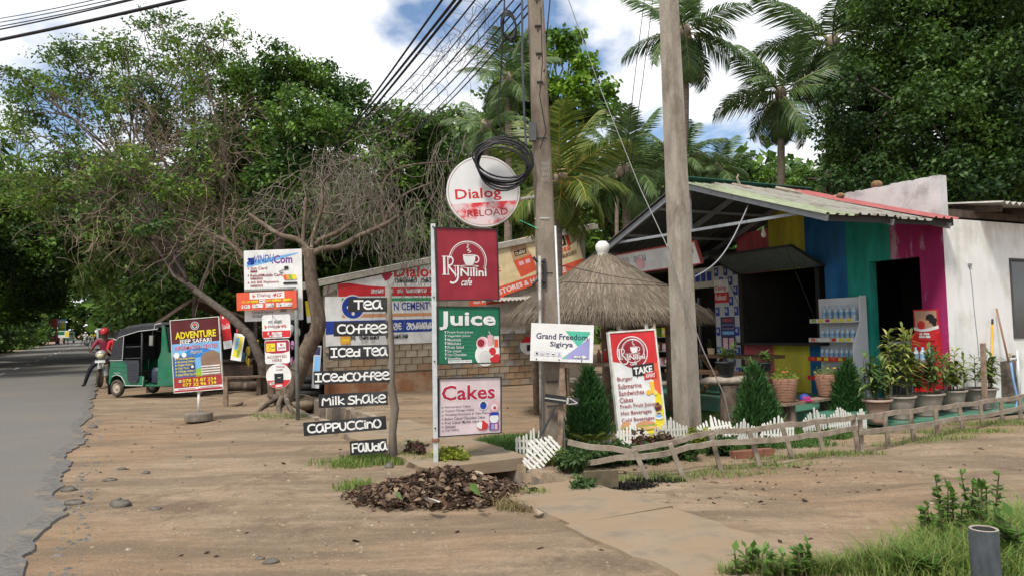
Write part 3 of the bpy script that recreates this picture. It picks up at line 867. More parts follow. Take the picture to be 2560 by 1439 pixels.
# timber and stones lying on the roof
m = MB(); m.tube([(-2.1, 2.4, 3.88), (-1.95, 2.2, 3.8), (-1.8, 1.95, 3.7)], [.035, .04, .025], 7); m.tube([(-2.02, 2.3, 3.86), (-2.06, 2.32, 3.99), (-2.0, 2.34, 4.05)], [.025, .02, .012], 6)
o = m.build('dead_branch', WOOD, None); o.matrix_world = MC; tag(o, 'dead branch lying on the pale green roof sheet of the cafe', 'branch')
m = MB(); m.tube([(-1.0, 2.45, 3.9), (-.85, 2.25, 3.82), (-.75, 2.1, 3.76)], [.04, .045, .03], 7)
o = m.build('dead_branch', WOOD, None); o.matrix_world = MC; tag(o, 'dry palm stalk lying by the ridge of the grey cafe roof', 'branch')
HUSK = mat('coconut_husk', (0.13, 0.08, 0.04), (0.24, 0.15, 0.08), scale=14, rough=.95, bump=.8)
for (px, py, r, lb) in ((2192, 462, .1, 'brown coconut husk lying on the parapet top'), (2100, 470, .075, 'brown coconut husk lying on the tin roof behind the parapet')):
    q = hit(px, py, 'x', .1 if r > .09 else -.3); 
    if r > .09: q.z = (MC @ Vector((0, 0, 3.81))).z
    else:
        l = MCI @ q; q.z = RZ - (RY - l.y) * (RZ - NZ) / (RY - NE) + .11
    m = MB(); m.ell((0, 0, 0), (r, r * .9, r * .75), 10, 7)
    o = m.build('coconut_husk', HUSK, None, True); o.location = q; tag(o, lb, 'coconut husk')
# lifted tin shutter over the serving hatch
sh = MB(); SQ = [lh(2050, 674, 'x', -.03), lh(1858, 690, 'x', -.03)]
o = corrugated(0, 2.1, .9, pitch=.11, amp=.016, wave='sin').build('hatch_shutter', mat('shutter_sheet', (.13, .15, .145), (.18, .20, .19), scale=5, rough=.6), cafe)
d = Vector((-.80, 0, .34)).normalized(); ex = Vector((0, 1, 0)); nz = ex.cross(d)
o.matrix_local = Matrix(((ex.x, d.x, nz.x, -.02), (ex.y, d.y, nz.y, 2.3), (ex.z, d.z, nz.z, 2.50), (0, 0, 0, 1)))
m = MB(); m.beam((-.02, 2.28, 2.485), (-.85, 2.28, 2.842), .035, .04); m.beam((-.02, 4.42, 2.485), (-.85, 4.42, 2.842), .035, .04); m.beam((-.85, 2.28, 2.842), (-.85, 4.42, 2.842), .035, .04); m.build('shutter_frame', BLACKIRON, cafe)
for y in (2.45, 4.2):
    m = MB(); m.tube([(-.8, y, 2.81), (-.05, y, 1.35)], .008, 4); m.build('shutter_stay', BLACKIRON, cafe)
m = MB(); m.bbox(-.28, .35, 2.2, 4.45, 1.03, 1.08); m.build('counter_top', mat('black_counter', (.014, .014, .015), (.02, .02, .02), scale=6, rough=.4), cafe)
m = MB(); m.bbox(.05, .09, 3.05, 3.12, 1.62, 1.72); m.build('wall_socket', WHITEPL, cafe).location = (2.5, .2, 0)
# pale board across the doorway: a glass-fronted counter inside
m = MB(); m.bbox(.35, .95, .45, 1.3, .13, 1.05); o = m.build('glass_counter', GLASS, None); o.matrix_world = MC; tag(o, 'low glass counter standing inside the cafe doorway', 'counter')
m = MB()
for y in (.45, .88, 1.3): m.bbox(.33, .35, y - .02, y + .02, .13, 1.05)
m.bbox(.33, .96, .43, 1.32, 1.05, 1.09); q = m.build('counter_frame', GALV, o)
# roof of the rear rooms
ASB = mat('asbestos_sheet', (.27, .255, .225), (.38, .36, .33), scale=5, rough=.9, c3=(.18, .165, .14), s3=2)
for i in range(7):
    o = corrugated(0, 1.06, 3.4, pitch=.17, amp=.03, wave='sin').build('rear_roof_sheet', ASB, cafe)
    o.matrix_local = slope_mat(.86 + i * 1.03, -.45, 3.28 + .006 * (i % 2), 2.9, 3.72 + .006 * (i % 2))
for i in range(8):
    m = MB(); m.beam((1.0 + i * .9, -.35, 3.20), (1.0 + i * .9, 2.8, 3.62), .06, .1); m.build('rear_rafter', DARKWOOD, cafe)
m = MB(); m.beam((.2, .1, 3.16), (7.4, .1, 3.16), .1, .12); m.build('wall_plate', DARKWOOD, cafe)
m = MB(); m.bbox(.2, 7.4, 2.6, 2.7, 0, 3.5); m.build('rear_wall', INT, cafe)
# bulb on its flex, sagging wire, wall wire
m = MB(); q = lh(1909, 500, 'x', -1.6); m.tube([(0, 0, .1), (0, 0, .75)], .006, 5, 0); m.lathe([(.0, .14), (.018, .13), (.018, .08), (.04, .02), (.045, -.02), (.03, -.055), (0, -.065)], 12, 1)
o = m.build('light_bulb', [CABLE, mat('frosted_glass', (.7, .7, .66), rough=.3)], None, True); o.matrix_world = MC @ Matrix.Translation((-1.6, lh(1909, 585, 'x', -1.6).y, lh(1909, 585, 'x', -1.6).z)); tag(o, 'unlit white bulb hanging from the cafe canopy', 'light bulb')
m = MB(); a = cw(-2.85, 1.3, 3.3); b = P(1735, 692, 10.75)
m.tube([a.lerp(b, t) - Vector((0, 0, .22 * math.sin(math.pi * t))) for t in [i / 14 for i in range(15)]], .011, 5)
o = m.build('sagging_wire', mat('grey_cable', (.22, .22, .24), rough=.6), None); tag(o, 'grey wire sagging from the cafe canopy to the thick concrete pole', 'cable')
m = MB(); pts = [lh(px, py, 'y', -.006) for px, py in ((2424, 662), (2431, 720), (2436, 780), (2444, 850), (2448, 900))]; m.tube(pts, .006, 4); m.box(pts[0], (.09, .03, .04))
o = m.build('wall_wire', mat('grey_cable', (.22, .22, .24)), cafe)

# posters beside the hatch, far shop wall
row = thing('shop_row', 'dim open-fronted shop row with shelves beyond the cafe hatch', 'building', CORG, YAW_U)
m = MB(); m.bbox(0, .16, 4.5, 5.22, 0, 2.72); m.bbox(0, .16, 5.22, 6.05, 2.28, 2.72); m.build('shop_wall', mat('shop_wall_cream', (.45, .42, .36), (.55, .52, .46), scale=3, rough=.9), row)
for y in (6.05, 8.3, 10.35): m = MB(); m.bbox(0, .2, y, y + .15, 0, 2.75); m.build('shop_post', DARKWOOD, row)
m = MB(); m.bbox(-.05, .2, 6.05, 10.5, 2.75, 2.9); m.build('lintel', DARKWOOD, row)
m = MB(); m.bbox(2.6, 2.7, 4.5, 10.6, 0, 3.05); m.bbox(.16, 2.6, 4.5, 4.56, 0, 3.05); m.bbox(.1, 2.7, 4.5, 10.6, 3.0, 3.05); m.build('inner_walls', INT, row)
m = MB(); m.bbox(-.8, 2.6, 6.25, 10.5, 0, .1); m.build('shop_floor', CONC, row)
o = corrugated(0, 6.2, 3.6, pitch=.2, amp=.02, wave='sin').build('roof_sheet', TINDK, row)
o.matrix_local = Matrix(((0, 1, 0, -.75), (1, 0, 0, 4.55), (0, .12, 1, 2.98), (0, 0, 0, 1)))
S = Sign('poster_panel', cw(-.012, 5.2, .35), cw(-.012, 4.5, .35), cw(-.012, 5.2, 2.7), thick=.01, face=mat('poster_grey_white', (.42, .43, .45), (.52, .53, .54), scale=12), label='blue and white chequered phone network posters beside the hatch', cat='poster')
nr, nc = 11, 5
for r in range(nr):
    for c in range(nc):
        x0, y0 = c / nc, r / nr
        if (r + c) % 2 == 0 and not (2 <= r <= 3 and c < 3) and not (5 <= r <= 8 and 1 <= c <= 3):
            S.rect(x0 + .012, y0 + .006, x0 + 1 / nc - .012, y0 + 1 / nr - .006, BLUEP)
            S.text('4G', x0 + .03, y0 + .02, x0 + .12, y0 + .055, WHITE, .02)
S.rect(.0, .12, .62, .235, WHITE); S.rect(0, .235, .62, .33, RED)
S.text('Dialog', .04, .175, .5, .225, RED, .02); S.text('Reload', .04, .25, .5, .305, WHITE, .02)
S.rect(.22, .46, .82, .80, NAVY); S.text('ONE SHOT', .3, .475, .75, .505, ORANGE, .02)
S.rect(.28, .53, .78, .57, LILAC); S.rect(.29, .535, .77, .565, NAVY); S.rect(.28, .59, .78, .62, LBLUE); S.rect(.30, .65, .50, .75, PINK); S.rect(.56, .65, .76, .75, PINK)
S.done()
for i in range(4):
    o = MB(); o.bbox(-.012, 0, 0, .13, 0, .2); o = o.build('poster_tile', BLUEP, row); o.location = (0, 5.3 + i * .19, 2.42)
# faded fascia board of the shop row
S = Sign('fascia_board', (1535, 688), (1752, 657), (1533, 640), 15.6, 13.7, 15.4, thick=.05, edge=RED, label='faded white shop board with thin red border under the canopy', cat='sign', frame=.02, fmat=flat('faded_red', (.42, .08, .08)))
S.sinh('cab deg', .1, .2, .45, .5, GREYP, .02); S.disc(.36, .6, .05, PINK); S.sinh('xcd', .8, .25, .97, .5, GREYP, .02); S.done()

# block-built store at the far side of the yard; its wall faces us
YS = 10.6
store = thing('block_store', 'low hardware store of tan cement blocks with sloping tin roof', 'building', CORG, YAW_U)
va, vb = lh(760, 716, 'y', YS - .1), lh(1480, 568, 'y', YS - .1)
kz = (vb.z - va.z) / (vb.x - va.x)
def vz(x): return va.z + (x - va.x) * kz
x0, x1 = lh(812, 860, 'y', YS).x, .2
PLINTH = mat('mud_plaster', (.24, .105, .05), (.33, .16, .085), scale=2, rough=.95, bump=.3, c3=(.36, .24, .15), s3=1.2)
MORTAR = mat('mortar', (.22, .185, .14), (.30, .26, .205), scale=6, rough=.95, bump=.3)
m = MB(); m.prism([(x0, -.1), (x1, -.1), (x1, vz(x1) - .12), (x0, vz(x0) - .12)], YS, YS + .18); m.build('side_wall', MORTAR, store)
sidew = store.children[-1]
m = MB(); xm = lh(1085, 900, 'y', YS).x
m.bbox(x0 - .02, xm, YS - .05, YS, -.1, .46); m.bbox(x0 + .1, xm - .05, YS - .10, YS - .05, -.1, .30); m.build('plinth', PLINTH, store)
zt = lh(950, 858, 'y', YS).z
BRK = [mat('block_%s' % n, a, b, scale=7, rough=.95, bump=.4) for n, a, b in (('cream', (.34, .285, .21), (.44, .38, .29)), ('tan', (.28, .225, .155), (.37, .305, .22)), ('ochre', (.25, .165, .095), (.33, .225, .14)), ('grey', (.19, .165, .135), (.28, .25, .21)))]
bm = []
for mt in BRK:
    for v in range(2):
        q = MB(); q.box((0, 0, 0), (.285, .05, .15)); me = q.mesh('brick', mt)
        for vv in me.vertices: vv.co += Vector((RD.uniform(-.008, .008), RD.uniform(-.006, .003), RD.uniform(-.007, .007)))
        bm.append(me)
zc = .46 + .085; r = 0
rows_ = []
z = .075
while z < 2.0:
    off = .155 * (r % 2)
    x = x0 + .16 + off
    while x < -1.35:
        low = x < xm + .1
        okz = (z > .46 and z < zt + .06) if low else (z < (1.35 if x < -2.4 else 2.0))
        if okz and z < vz(x) - .3:
            o = link('brick', RD.choice(bm[:4] if z > .8 else bm[2:6] if z > .5 else bm[4:]) if low else RD.choice(bm[2:]), sidew)
            o.location = (x, YS - .012 + RD.uniform(-.006, .006), z)
        x += .305
    z += .17; r += 1
m = MB(); a, b = lh(1180, 745, 'y', YS), lh(1312, 832, 'y', YS); m.bbox(a.x, b.x, YS - .045, YS - .028, b.z, a.z); m.build('whitewash_patch', mat('peeling_whitewash', (.52, .50, .46), (.62, .60, .56), scale=5, rough=.9, bump=.3, c3=(.2, .17, .13), s3=3, t3=(.6, .66)), store)
m = MB(); m.prism([(x0 - .02, vz(x0) - .30), (lh(842, 700, 'y', YS).x, vz(x0) - .18), (lh(842, 700, 'y', YS).x, vz(lh(842, 700, 'y', YS).x) - .1), (x0 - .02, vz(x0) - .1)], YS - .03, YS); m.build('gable_board', mat('dirty_board', (.40, .36, .30), (.52, .48, .42), scale=6, rough=.9, c3=(.08, .06, .05), s3=5, t3=(.58, .64)), store)
m = MB(); m.beam((va.x - .35, YS - .1, vz(va.x - .35)), (vb.x + .2, YS - .1, vz(vb.x + .2)), .03, .13); m.build('verge_board', mat('verge_timber', (.30, .27, .225), (.42, .39, .33), scale=8, rough=.9), store)
nsh = 7
for i in range(nsh):
    o = corrugated(0, 1.02, (x1 + .3 - va.x + .35) * math.hypot(1, kz), pitch=.17, amp=.025, wave='sin', ny=4).build('roof_sheet', ASB, store)
    d = Vector((1, 0, kz)).normalized(); ex = Vector((0, 1, 0)); nz = d.cross(ex)
    o.matrix_local = Matrix(((ex.x, d.x, nz.x, va.x - .35), (ex.y, d.y, nz.y, YS - .08 + i * .96), (ex.z, d.z, nz.z, vz(va.x - .35) + .08 + .005 * (i % 2)), (0, 0, 0, 1)))
# open road front of the store
for y in (YS + 1.6, YS + 3.2, YS + 4.9): m = MB(); m.beam((x0 + .05, y, -.05), (x0 + .05, y, vz(x0) - .15), .09, .09); m.build('front_post', DARKWOOD, store)
m = MB(); m.bbox(x0 + 2.2, x0 + 2.3, YS + .18, YS + 6, -.05, 2.7); m.bbox(x0, x0 + 2.2, YS + 5.9, YS + 6, -.05, 2.6); m.build('inner_walls', INT, store)
m = MB(); m.bbox(x0 - .1, x0 + .5, YS + .5, YS + 4.6, -.05, .75); m.build('shop_counter', DARKWOOD, store)
# lean-to tin edge behind the thatch
o = corrugated(0, 1.5, .9, pitch=.12, amp=.022, wave='sin', ny=2).build('lean_to_sheet', ASB, store)
q = lh(1240, 752, 'y', YS - .75)
o.matrix_local = Matrix(((1, 0, 0, q.x), (0, 1, 0, YS - .8), (.08, .25, 1, q.z), (0, 0, 0, 1)))

# boards on the store wall
yb = YS - .06
TL, BL, BR = hit(842, 690, 'y', yb), hit(845, 741, 'y', yb), hit(1095, 737, 'y', yb)
TL = hit(842, 648, 'y', yb)
S = Sign('wall_board', BL, BR, TL, label='red and white phone network board under the sloping roof edge', cat='sign', thick=.03, face=WHITE, outline=[(0, 1), (1, 1), (1, .08), (0, .66)])
S.poly([(0, .66), (.1, .635), (.3, .72), (.55, .77), (1, .77), (1, 1), (0, 1)], RED)
S.text('Dialog', .55, .15, .99, .60, RED, .03); S.poly([(.42, .40), (.50, .33), (.50, .55), (.46, .60)], PINKRED); S.poly([(.50, .33), (.54, .40), (.50, .55)], RED)
S.sinh('cadgab cabe', .56, .50, .98, .64, BLACK, .022); S.sinh('bcge dx', .32, .82, .55, .92, WHITE, .02); S.sinh('cg gacbdeg', .58, .82, .88, .92, WHITE, .02); S.sinh('dxa', .92, .84, .99, .91, WHITE, .012)
S.done()
S = Sign('wall_board', hit(815, 866, 'y', yb), hit(1095, 855, 'y', yb), hit(811, 741, 'y', yb), label='white and blue cement board fixed on the block wall', cat='sign', thick=.03)
S.rect(.14, .04, 1, .105, flat('print_leaf_green', (.03, .34, .13))); S.rect(.14, .36, 1, .43, TERRA)
S.disc(.235, .22, .105, WHITE); S.disc(.235, .22, .095, BLUEP)
S.stroke([(.20, .22), (.235, .13), (.27, .22), (.235, .33), (.20, .22)], .035, WHITE)
for a, b in ((.195, .22), (.275, .22), (.235, .35)): S.disc(a, b, .014, WHITE)
S.text('N CEMENT', .595, .13, .925, .30, BLUEP, .02)
S.rect(0, .49, 1, .755, BLUEP); S.sinh('abcgdabe bcagdab', .36, .56, .98, .70, WHITE, .03)
S.sinh('be caegab', .2, .80, .46, .88, BLACK, .018); S.sinh('cbgaebd', .52, .80, .72, .88, BLACK, .018); S.rect(.12, .80, .205, .96, flat('print_amber', (.75, .36, .05))); S.rect(.13, .86, .195, .9, YELLOW); S.sinh('xd g', .3, .9, .42, .95, GREYP, .01)
S.done()
S = Sign('wall_banner', hit(1244, 744, 'y', yb), hit(1464, 668, 'y', yb), hit(1242, 614, 'y', yb), label='cream cement banner with red foot strip under the roof edge', cat='banner', thick=.02, face=CREAM)
S.rect(0, .80, 1, 1, ORANGE); S.text('STORES & HARDWARE', .03, .85, .78, .955, WHITE, .02); S.text('BEE', .0, .36, .11, .52, ORANGE, .02); S.text('T', .0, .57, .03, .63, BROWNP, .01)
S.poly([(.26, .12), (.42, .08), (.46, .38), (.26, .40)], flat('print_sack_tan', (.50, .30, .16))); S.poly([(.26, .40), (.46, .38), (.48, .72), (.29, .76)], ORANGE)
S.rect(.29, .22, .42, .33, BLACK); S.sinh('cag', .30, .24, .41, .31, CREAM, .015); S.rect(.31, .45, .36, .53, PINK); S.rect(.38, .45, .43, .53, PINK)
S.rect(.63, .18, .86, .42, BLACK); S.sinh('acgb', .65, .22, .84, .38, CREAM, .045); S.rect(.87, .12, .91, .44, RED); S.sinh('bacged', .64, .46, .90, .54, ORANGE, .025); S.sinh('gbe dacdc', .64, .58, .95, .66, BROWNP, .02)
S.done()
S = Sign('wall_banner', hit(1175, 766, 'y', yb), hit(1262, 756, 'y', yb), hit(1173, 748, 'y', yb), label='small red banner strip above the whitewashed patch of wall', cat='banner', thick=.015, face=ORANGE)
S.text('4th Mile Post', .1, .3, .9, .7, WHITE, .01); S.done()
S = Sign('round_plate', hit(1301, 886, 'y', yb), hit(1342, 884, 'y', yb), hit(1301, 842, 'y', yb), label='small round red and white plate on the block wall behind the hut', cat='sign', thick=.02, shape='round')
S.disc(.5, .5, .49, RED, 200, 340); S.rect(.4, .45, .75, .8, BLACK); S.text('HOME', .3, .18, .8, .3, RED, .02); S.done()

# ------------------------------------------------------------------ concrete poles
POLEC = mat('pole_concrete', (.15, .12, .092), (.265, .225, .18), scale=5, rough=.95, bump=.5, bscale=40, c3=(.085, .066, .048), s3=1.6, t3=(.5, .66), stretch=(1, 1, .35))
POLEC2 = mat('pole_concrete_pale', (.215, .185, .145), (.33, .30, .25), scale=5, rough=.95, bump=.5, bscale=40, c3=(.13, .105, .08), s3=2.2, t3=(.52, .66), stretch=(1, 1, .35))
def pole(name, label, base, top, w0, d0, w1, d1, rz, mt, ch=.2):
    t = thing(name, label, 'utility pole', base)
    ax = Matrix.Rotation(rz, 3, 'Z'); m = MB(); n = 14
    d = top - base
    for i in range(n + 1):
        f = i / n; w = w0 + (w1 - w0) * f; dd = d0 + (d1 - d0) * f; c = ch * min(w, dd)
        for x, y in ((-w / 2 + c, -dd / 2), (w / 2 - c, -dd / 2), (w / 2, -dd / 2 + c), (w / 2, dd / 2 - c), (w / 2 - c, dd / 2), (-w / 2 + c, dd / 2), (-w / 2, dd / 2 - c), (-w / 2, -dd / 2 + c)):
            m.v.append(tuple(d * f - Vector((0, 0, .1 * (1 - f))) + ax @ Vector((x, y, 0))))
    for i in range(n):
        for k in range(8): a = i * 8 + k; b = i * 8 + (k + 1) % 8; m.f.append((a, b, b + 8, a + 8)); m.m.append(0)
    m.f.append(tuple(range(n * 8, n * 8 + 8))); m.m.append(0)
    m.build('shaft', mt, t)
    return t, ax, d
b1 = P(1385, 1132, 9.04); b1.z = 0
t1 = P(1329, -240, 9.1); 
pa, axa, da = pole('utility_pole', 'stepped concrete utility pole carrying cable coils and the round sign', b1, t1, .255, .22, .165, .15, .12, POLEC, .12)
def on_a(py):            # point of the first pole's axis seen at that picture height
    f = (1132 - py) / (1132 + 240); return b1 + da * f
for py in (12, 85, 155, 227):
    m = MB(); c = on_a(py) - b1; m.box((0, -.085, 0), (.075, .03, .022), 0); m.box((0, -.08, -.05), (.018, .03, .018), 0); o = m.build('step_recess_block', mat('recess_shade_colour', (.02, .018, .015)), pa); o.matrix_local = Matrix.Translation(c + Vector((.01, 0, 0)))  # raised blocks; the shade of the recesses is put into their colour
for py in (960, 1018, 565, 368, 700):
    m = MB(); c = on_a(py) - b1; f = (1132 - py) / 1372; w = .27 - .09 * f; m.lathe([(w / 2 + .012, -.008), (w / 2 + .014, .008)], 8); o = m.build('strap', BLACKIRON if py != 565 else GALV, pa); o.location = c; o.rotation_euler = (0, 0, .4); o.scale = (1, .9, 1)
def conduit(px0, py0, px1, py1, y, r, mt, par=pa):
    m = MB(); a, b = P(px0, py0, y) - b1, P(px1, py1, y) - b1; m.tube([a, a.lerp(b, .5), b], r, 8); return m.build('conduit', mt, par, True)
conduit(1352, 1088, 1349, 640, 8.86, .017, mat('old_white_pipe', (.27, .265, .25), (.4, .4, .385), scale=14, rough=.6, c3=(.13, .11, .09), s3=4))
conduit(1412, 1150, 1388, 565, 8.86, .013, GALV)
m = MB(); a, b = P(1398, 1140, 8.84) - b1, P(1406, 905, 8.84) - b1; m.beam(a, b, .06, .03, up=(0, 1, 0)); m.build('timber_splint', PLANK, pa)
m = MB(); c = P(1331, 330, 8.95) - b1; m.box(c, (.085, .07, .22)); o = m.build('junction_box', mat('grey_box', (.075, .08, .085), (.10, .105, .11), scale=10, rough=.6), pa)
for i, tx in enumerate(('SIG', 'EHT', '300', 'ROC')):
    v, f = textmesh(tx, .01); c = P(1354, 405 + i * 13, 8.93) - b1; m = MB(); m.add([(c.x + p[0] * .095, c.y - .012, c.z - .045 + p[1] * .045) for p in v], f); m.build('painted_code', mat('faded_white_paint', (.27, .26, .24)), pa)
m = MB(); c = on_a(700) - b1 + Vector((-.03, -.12, 0)); m.box(c, (.035, .03, .34)); m.tube([c + Vector((0, -.01, .14)), c + Vector((-.09, -.03, .14)), c + Vector((-.13, -.03, .19))], .018, 6); m.tube([c + Vector((0, -.01, -.1)), c + Vector((-.09, -.03, -.08)), c + Vector((-.15, -.03, -.14))], .018, 6); m.build('cable_bracket', BLACKIRON, pa)
m = MB(); c = P(1338, 706, 8.92); m.lathe([(0, 0), (.11, 0), (.11, .02), (0, .02)], 20)
b2 = P(1720, 1077, 10.64); b2.z = 0
t2_ = P(1660, -260, 10.7)
pb, axb, db = pole('utility_pole', 'plain thick pale concrete pole standing between take-away sign and cafe', b2, t2_, .335, .30, .215, .2, .55, POLEC2, .16)

# cable coils and overhead cables
def coil(name, label, c, rx, rz, tilt, n, r, yaw=0.0, seed=1):
    rr = random.Random(seed); m = MB(); pts = []
    N = n * 26
    M3 = Matrix.Rotation(yaw, 3, 'Z') @ Matrix.Rotation(tilt, 3, 'Y')
    ph = [rr.uniform(-1, 1) for _ in range(n + 1)]; pw = [rr.uniform(-1, 1) for _ in range(n + 1)]
    for i in range(N + 1):
        t = 2 * math.pi * i / 26; k = min(n - 1, i // 26); f = (i % 26) / 26
        a = ph[k] * (1 - f) + ph[k + 1] * f; b = pw[k] * (1 - f) + pw[k + 1] * f
        p = M3 @ Vector((rx * (1 + .16 * a * (a < .6)) * math.cos(t) + .05 * b * rx, .05 * a + .02 * b, rz * (1 + .25 * b) * math.sin(t) + .28 * rz * a))
        pts.append(p)
    m.tube(pts, r, 5)
    o = m.build(name, CABLE, None, True); o.location = c
    return tag(o, label, 'cable coil')
coil('cable_coil', 'wide loose coil of black cable hanging over the round sign', P(1258, 405, 8.85), .335, .245, rad(12), 11, .0105, seed=4)
coil('cable_coil', 'small tight coil of black cable hanging high beside the stepped pole', P(1272, 66, 8.9), .088, .165, rad(-8), 12, .007, seed=8)
def wire(name, label, pts, r=.008, sag=0.0, group=None, n=18, mt=None):
    m = MB(); q = []
    for a, b in zip(pts, pts[1:]):
        for i in range(n): t = i / n; q.append(a.lerp(b, t) - Vector((0, 0, sag * 4 * t * (1 - t))))
    q.append(pts[-1]); m.tube(q, r, 5); o = m.build(name, mt or CABLE, None, True)
    return tag(o, label, 'cable', group)
far = [P(826, 385, 21), P(835, 372, 21.3), P(842, 380, 21.6)]
for i, (px, lb) in enumerate(((1104, 'outermost'), (1136, 'middle'), (1151, 'lower'))):
    a = P(px, -6, 9.4)
    wire('overhead_cable', '%s of the three thick black cables running from the tree crown into the open sky' % lb, [far[i], a + (a - far[i]) * .35], .022 if i else .017, .05, 'thick overhead cables')
for i, (px, py, fx, fy) in enumerate(((1188, 0, 880, 335), (1226, 0, 905, 350), (1255, 0, 930, 352), (1285, 0, 960, 330), (1303, 8, 985, 335), (1318, 14, 1010, 345), (1322, 30, 1035, 330))):
    wire('overhead_cable', 'thin vine-hung cable running from the stepped pole towards the tree', [P(fx, fy, 17 + .2 * i), P(px, py, 9.1)], .009 if i % 2 else .012, .12, 'thin vine-hung overhead cables')
for i, (a, b, r) in enumerate((((-20, 104), (560, -25), .040), ((-20, 78), (380, -12), .018), ((-20, 70), (352, -8), .013), ((-20, 60), (330, -12), .011), ((-20, 50), (270, -8), .010))):
    o = wire('overhead_cable', ['heavy bundled black cable crossing the open sky above the road', 'thin black cable strung above the road parallel to the heavy bundle'][min(i, 1)], [P(*a, 13), P(*b, 11)], r * .72, .02, 'cables strung above the road')
wire('drop_wire', 'long black drop wire hanging from coil to coil beside the stepped pole', [P(1262, -10, 8.95), P(1252, 190, 8.9), P(1244, 280, 8.9), P(1256, 345, 8.9)], .009, .0)
wire('drop_wire', 'thick grey drop pipe hanging from the pole top into the wide coil', [P(1305, -10, 8.95), P(1306, 150, 8.93), P(1311, 300, 8.92), P(1318, 405, 8.9)], .014, 0, mt=mat('slate_cable', (.06, .065, .08), (.08, .085, .1), scale=5, rough=.5))
wire('drop_wire', 'thin wire slung along the face of the stepped pole', [P(1352, 20, 8.95), P(1356, 160, 8.92), P(1349, 240, 8.9), P(1365, 330, 8.88), P(1350, 372, 8.9)], .006, 0)
wire('drop_wire', 'single black wire rising steeply beside the stepped pole', [P(1376, -10, 9.2), P(1366, 100, 9.1), P(1360, 180, 9.0)], .008, 0)
wire('stay_wire', 'thin grey wire running down from the sky past the palm to the thick pole', [P(1418, -10, 9.6), P(1500, 220, 10.1), P(1600, 470, 10.4), P(1672, 625, 10.45)], .006, 0, mt=GALV)
for i, (tx, bx, by) in enumerate(((1612, 1560, 440), (1633, 1568, 470))):
    wire('drop_wire', 'long thin black wire falling in front of the palms beside the thick pole', [P(tx, -10, 12), P(tx - 26, 200, 12.3), P(bx, by, 13)], .006, 0, 'wires falling before the palms')
wire('guy_wire', 'steel guy wire slanting across the thick pole down to the lawn', [P(1668, 610, 10.4), P(1706, 740, 10.35), P(1760, 880, 10.3), P(1810, 985, 10.3), P(1829, 1068, 10.3)], .009, 0, mt=mat('guy_steel', (.16, .15, .14), (.22, .21, .2), scale=20, rough=.6))
wire('green_twine', 'green twine stretched from the pole to a rooftop aerial', [P(1345, 572, 8.95), P(1300, 551, 9.6)], .006, 0, mt=flat('twine_green', (.05, .45, .28)))
for i, (py, n) in enumerate(((655, 0), (700, 1))):
    wire('hut_tie_wire', ['upper wire bound round the thatch and tied to the poles', 'lower wire bound round the thatch and tied to the thick pole'][i], [P(1370, 700 + 20 * i, 9), P(1410, 664 + 40 * i, 11.0), P(1530, 690 + 20 * i, 11.5), P(1700, 715, 10.6)], .006, 0, mt=DBARK)

# ------------------------------------------------------------------ round phone sign on its arm
ya = 9.0
S = Sign('round_sign', (1123, 573), (1307, 561), (1117, 394), ya, ya + .1, label='round white and red lightbox sign on an arm of the stepped pole', cat='sign', shape='round', thick=.13, edge=mat('weathered_white_rim', (.52, .50, .47), (.66, .64, .61), scale=6, rough=.6, c3=(.30, .17, .10), s3=3, t3=(.6, .66)), face=mat('aged_white_sheet', (.60, .60, .60), (.68, .68, .68), scale=3, rough=.4))
a0 = 21
S.poly(arc(.5, .5, .485, .485, a0 - 2, 180 - a0 + 2, 26), mat('peeling_red', (.55, .03, .04), (.60, .07, .08), scale=4, rough=.5, c3=(.62, .50, .50), s3=4, t3=(.44, .54)))
S.stroke(arc(.5, .5, .475, .475, 0, 360, 48), .008, mat('rust_line', (.28, .19, .13), (.4, .33, .28), scale=6))
S.text('Dialog', .115, .455, .74, .64, RED, .015); S.text('RELOAD', .26, .755, .81, .85, MAROON, .008)
S.done()
m = MB(); q = S.M @ Vector((S.w, .065, S.h * .36)); e = on_a(505); m.tube([q - Vector((.03, 0, 0)), e], .022, 8); o = m.build('arm', WHITEPL, S.root); o.matrix_local = S.M.inverted()
for i in range(1):
    m = MB(); q2 = q.lerp(e, .45); m.tube([q2 + Vector((-.02, 0, -.03)), q2 + Vector((.02, -.03, .03)), q2 + Vector((.03, 0, -.03))], .008, 5); o = m.build('wire_tie', BLACKIRON, S.root); o.matrix_local = S.M.inverted()

# ------------------------------------------------------------------ steel post with three cafe boards
pbase = G(1090, 1166); ps = thing('board_post', 'steel post carrying the maroon cafe, green juice and pink cakes boards', 'signpost', pbase)
m = MB(); a = P(1083, 560, 8.33) - pbase; m.beam((0, 0, -.15), a, .05, .05, up=(0, 1, 0)); m.build('post', GALV, ps)
for py in (568, 745, 905, 1070):
    f = (1166 - py) / 606; m = MB(); m.lathe([(.009, 0), (.009, .012), (0, .014)], 8); o = m.build('bolt', BLACKIRON, ps); o.matrix_local = Matrix.Translation(a * f + Vector((.0, -.028, 0))) @ Matrix.Rotation(rad(90), 4, 'X')
yl, yr = 8.29, 8.62
S = Sign('cafe_board', (1094, 749), (1246, 747), (1092, 570), yl, yr, parent=ps, frame=.012, face=MAROON, thick=.03); S.panel['label'] = 'maroon cafe board with white cup logo'
cafe_logo(S, .085, .165, .83, .815, WHITE, MAROON); S.done()
S = Sign('juice_board', (1095, 908), (1248, 904), (1094, 767), yl, yr, parent=ps, frame=.012, face=GREENP, thick=.03); S.panel['label'] = 'green juice board with white lettering'
S.text('Juice', .02, .06, .955, .42, flat('print_dark_green', (.006, .08, .04)), .045); S.text('Juice', .02, .07, .945, .405, WHITE, .028)
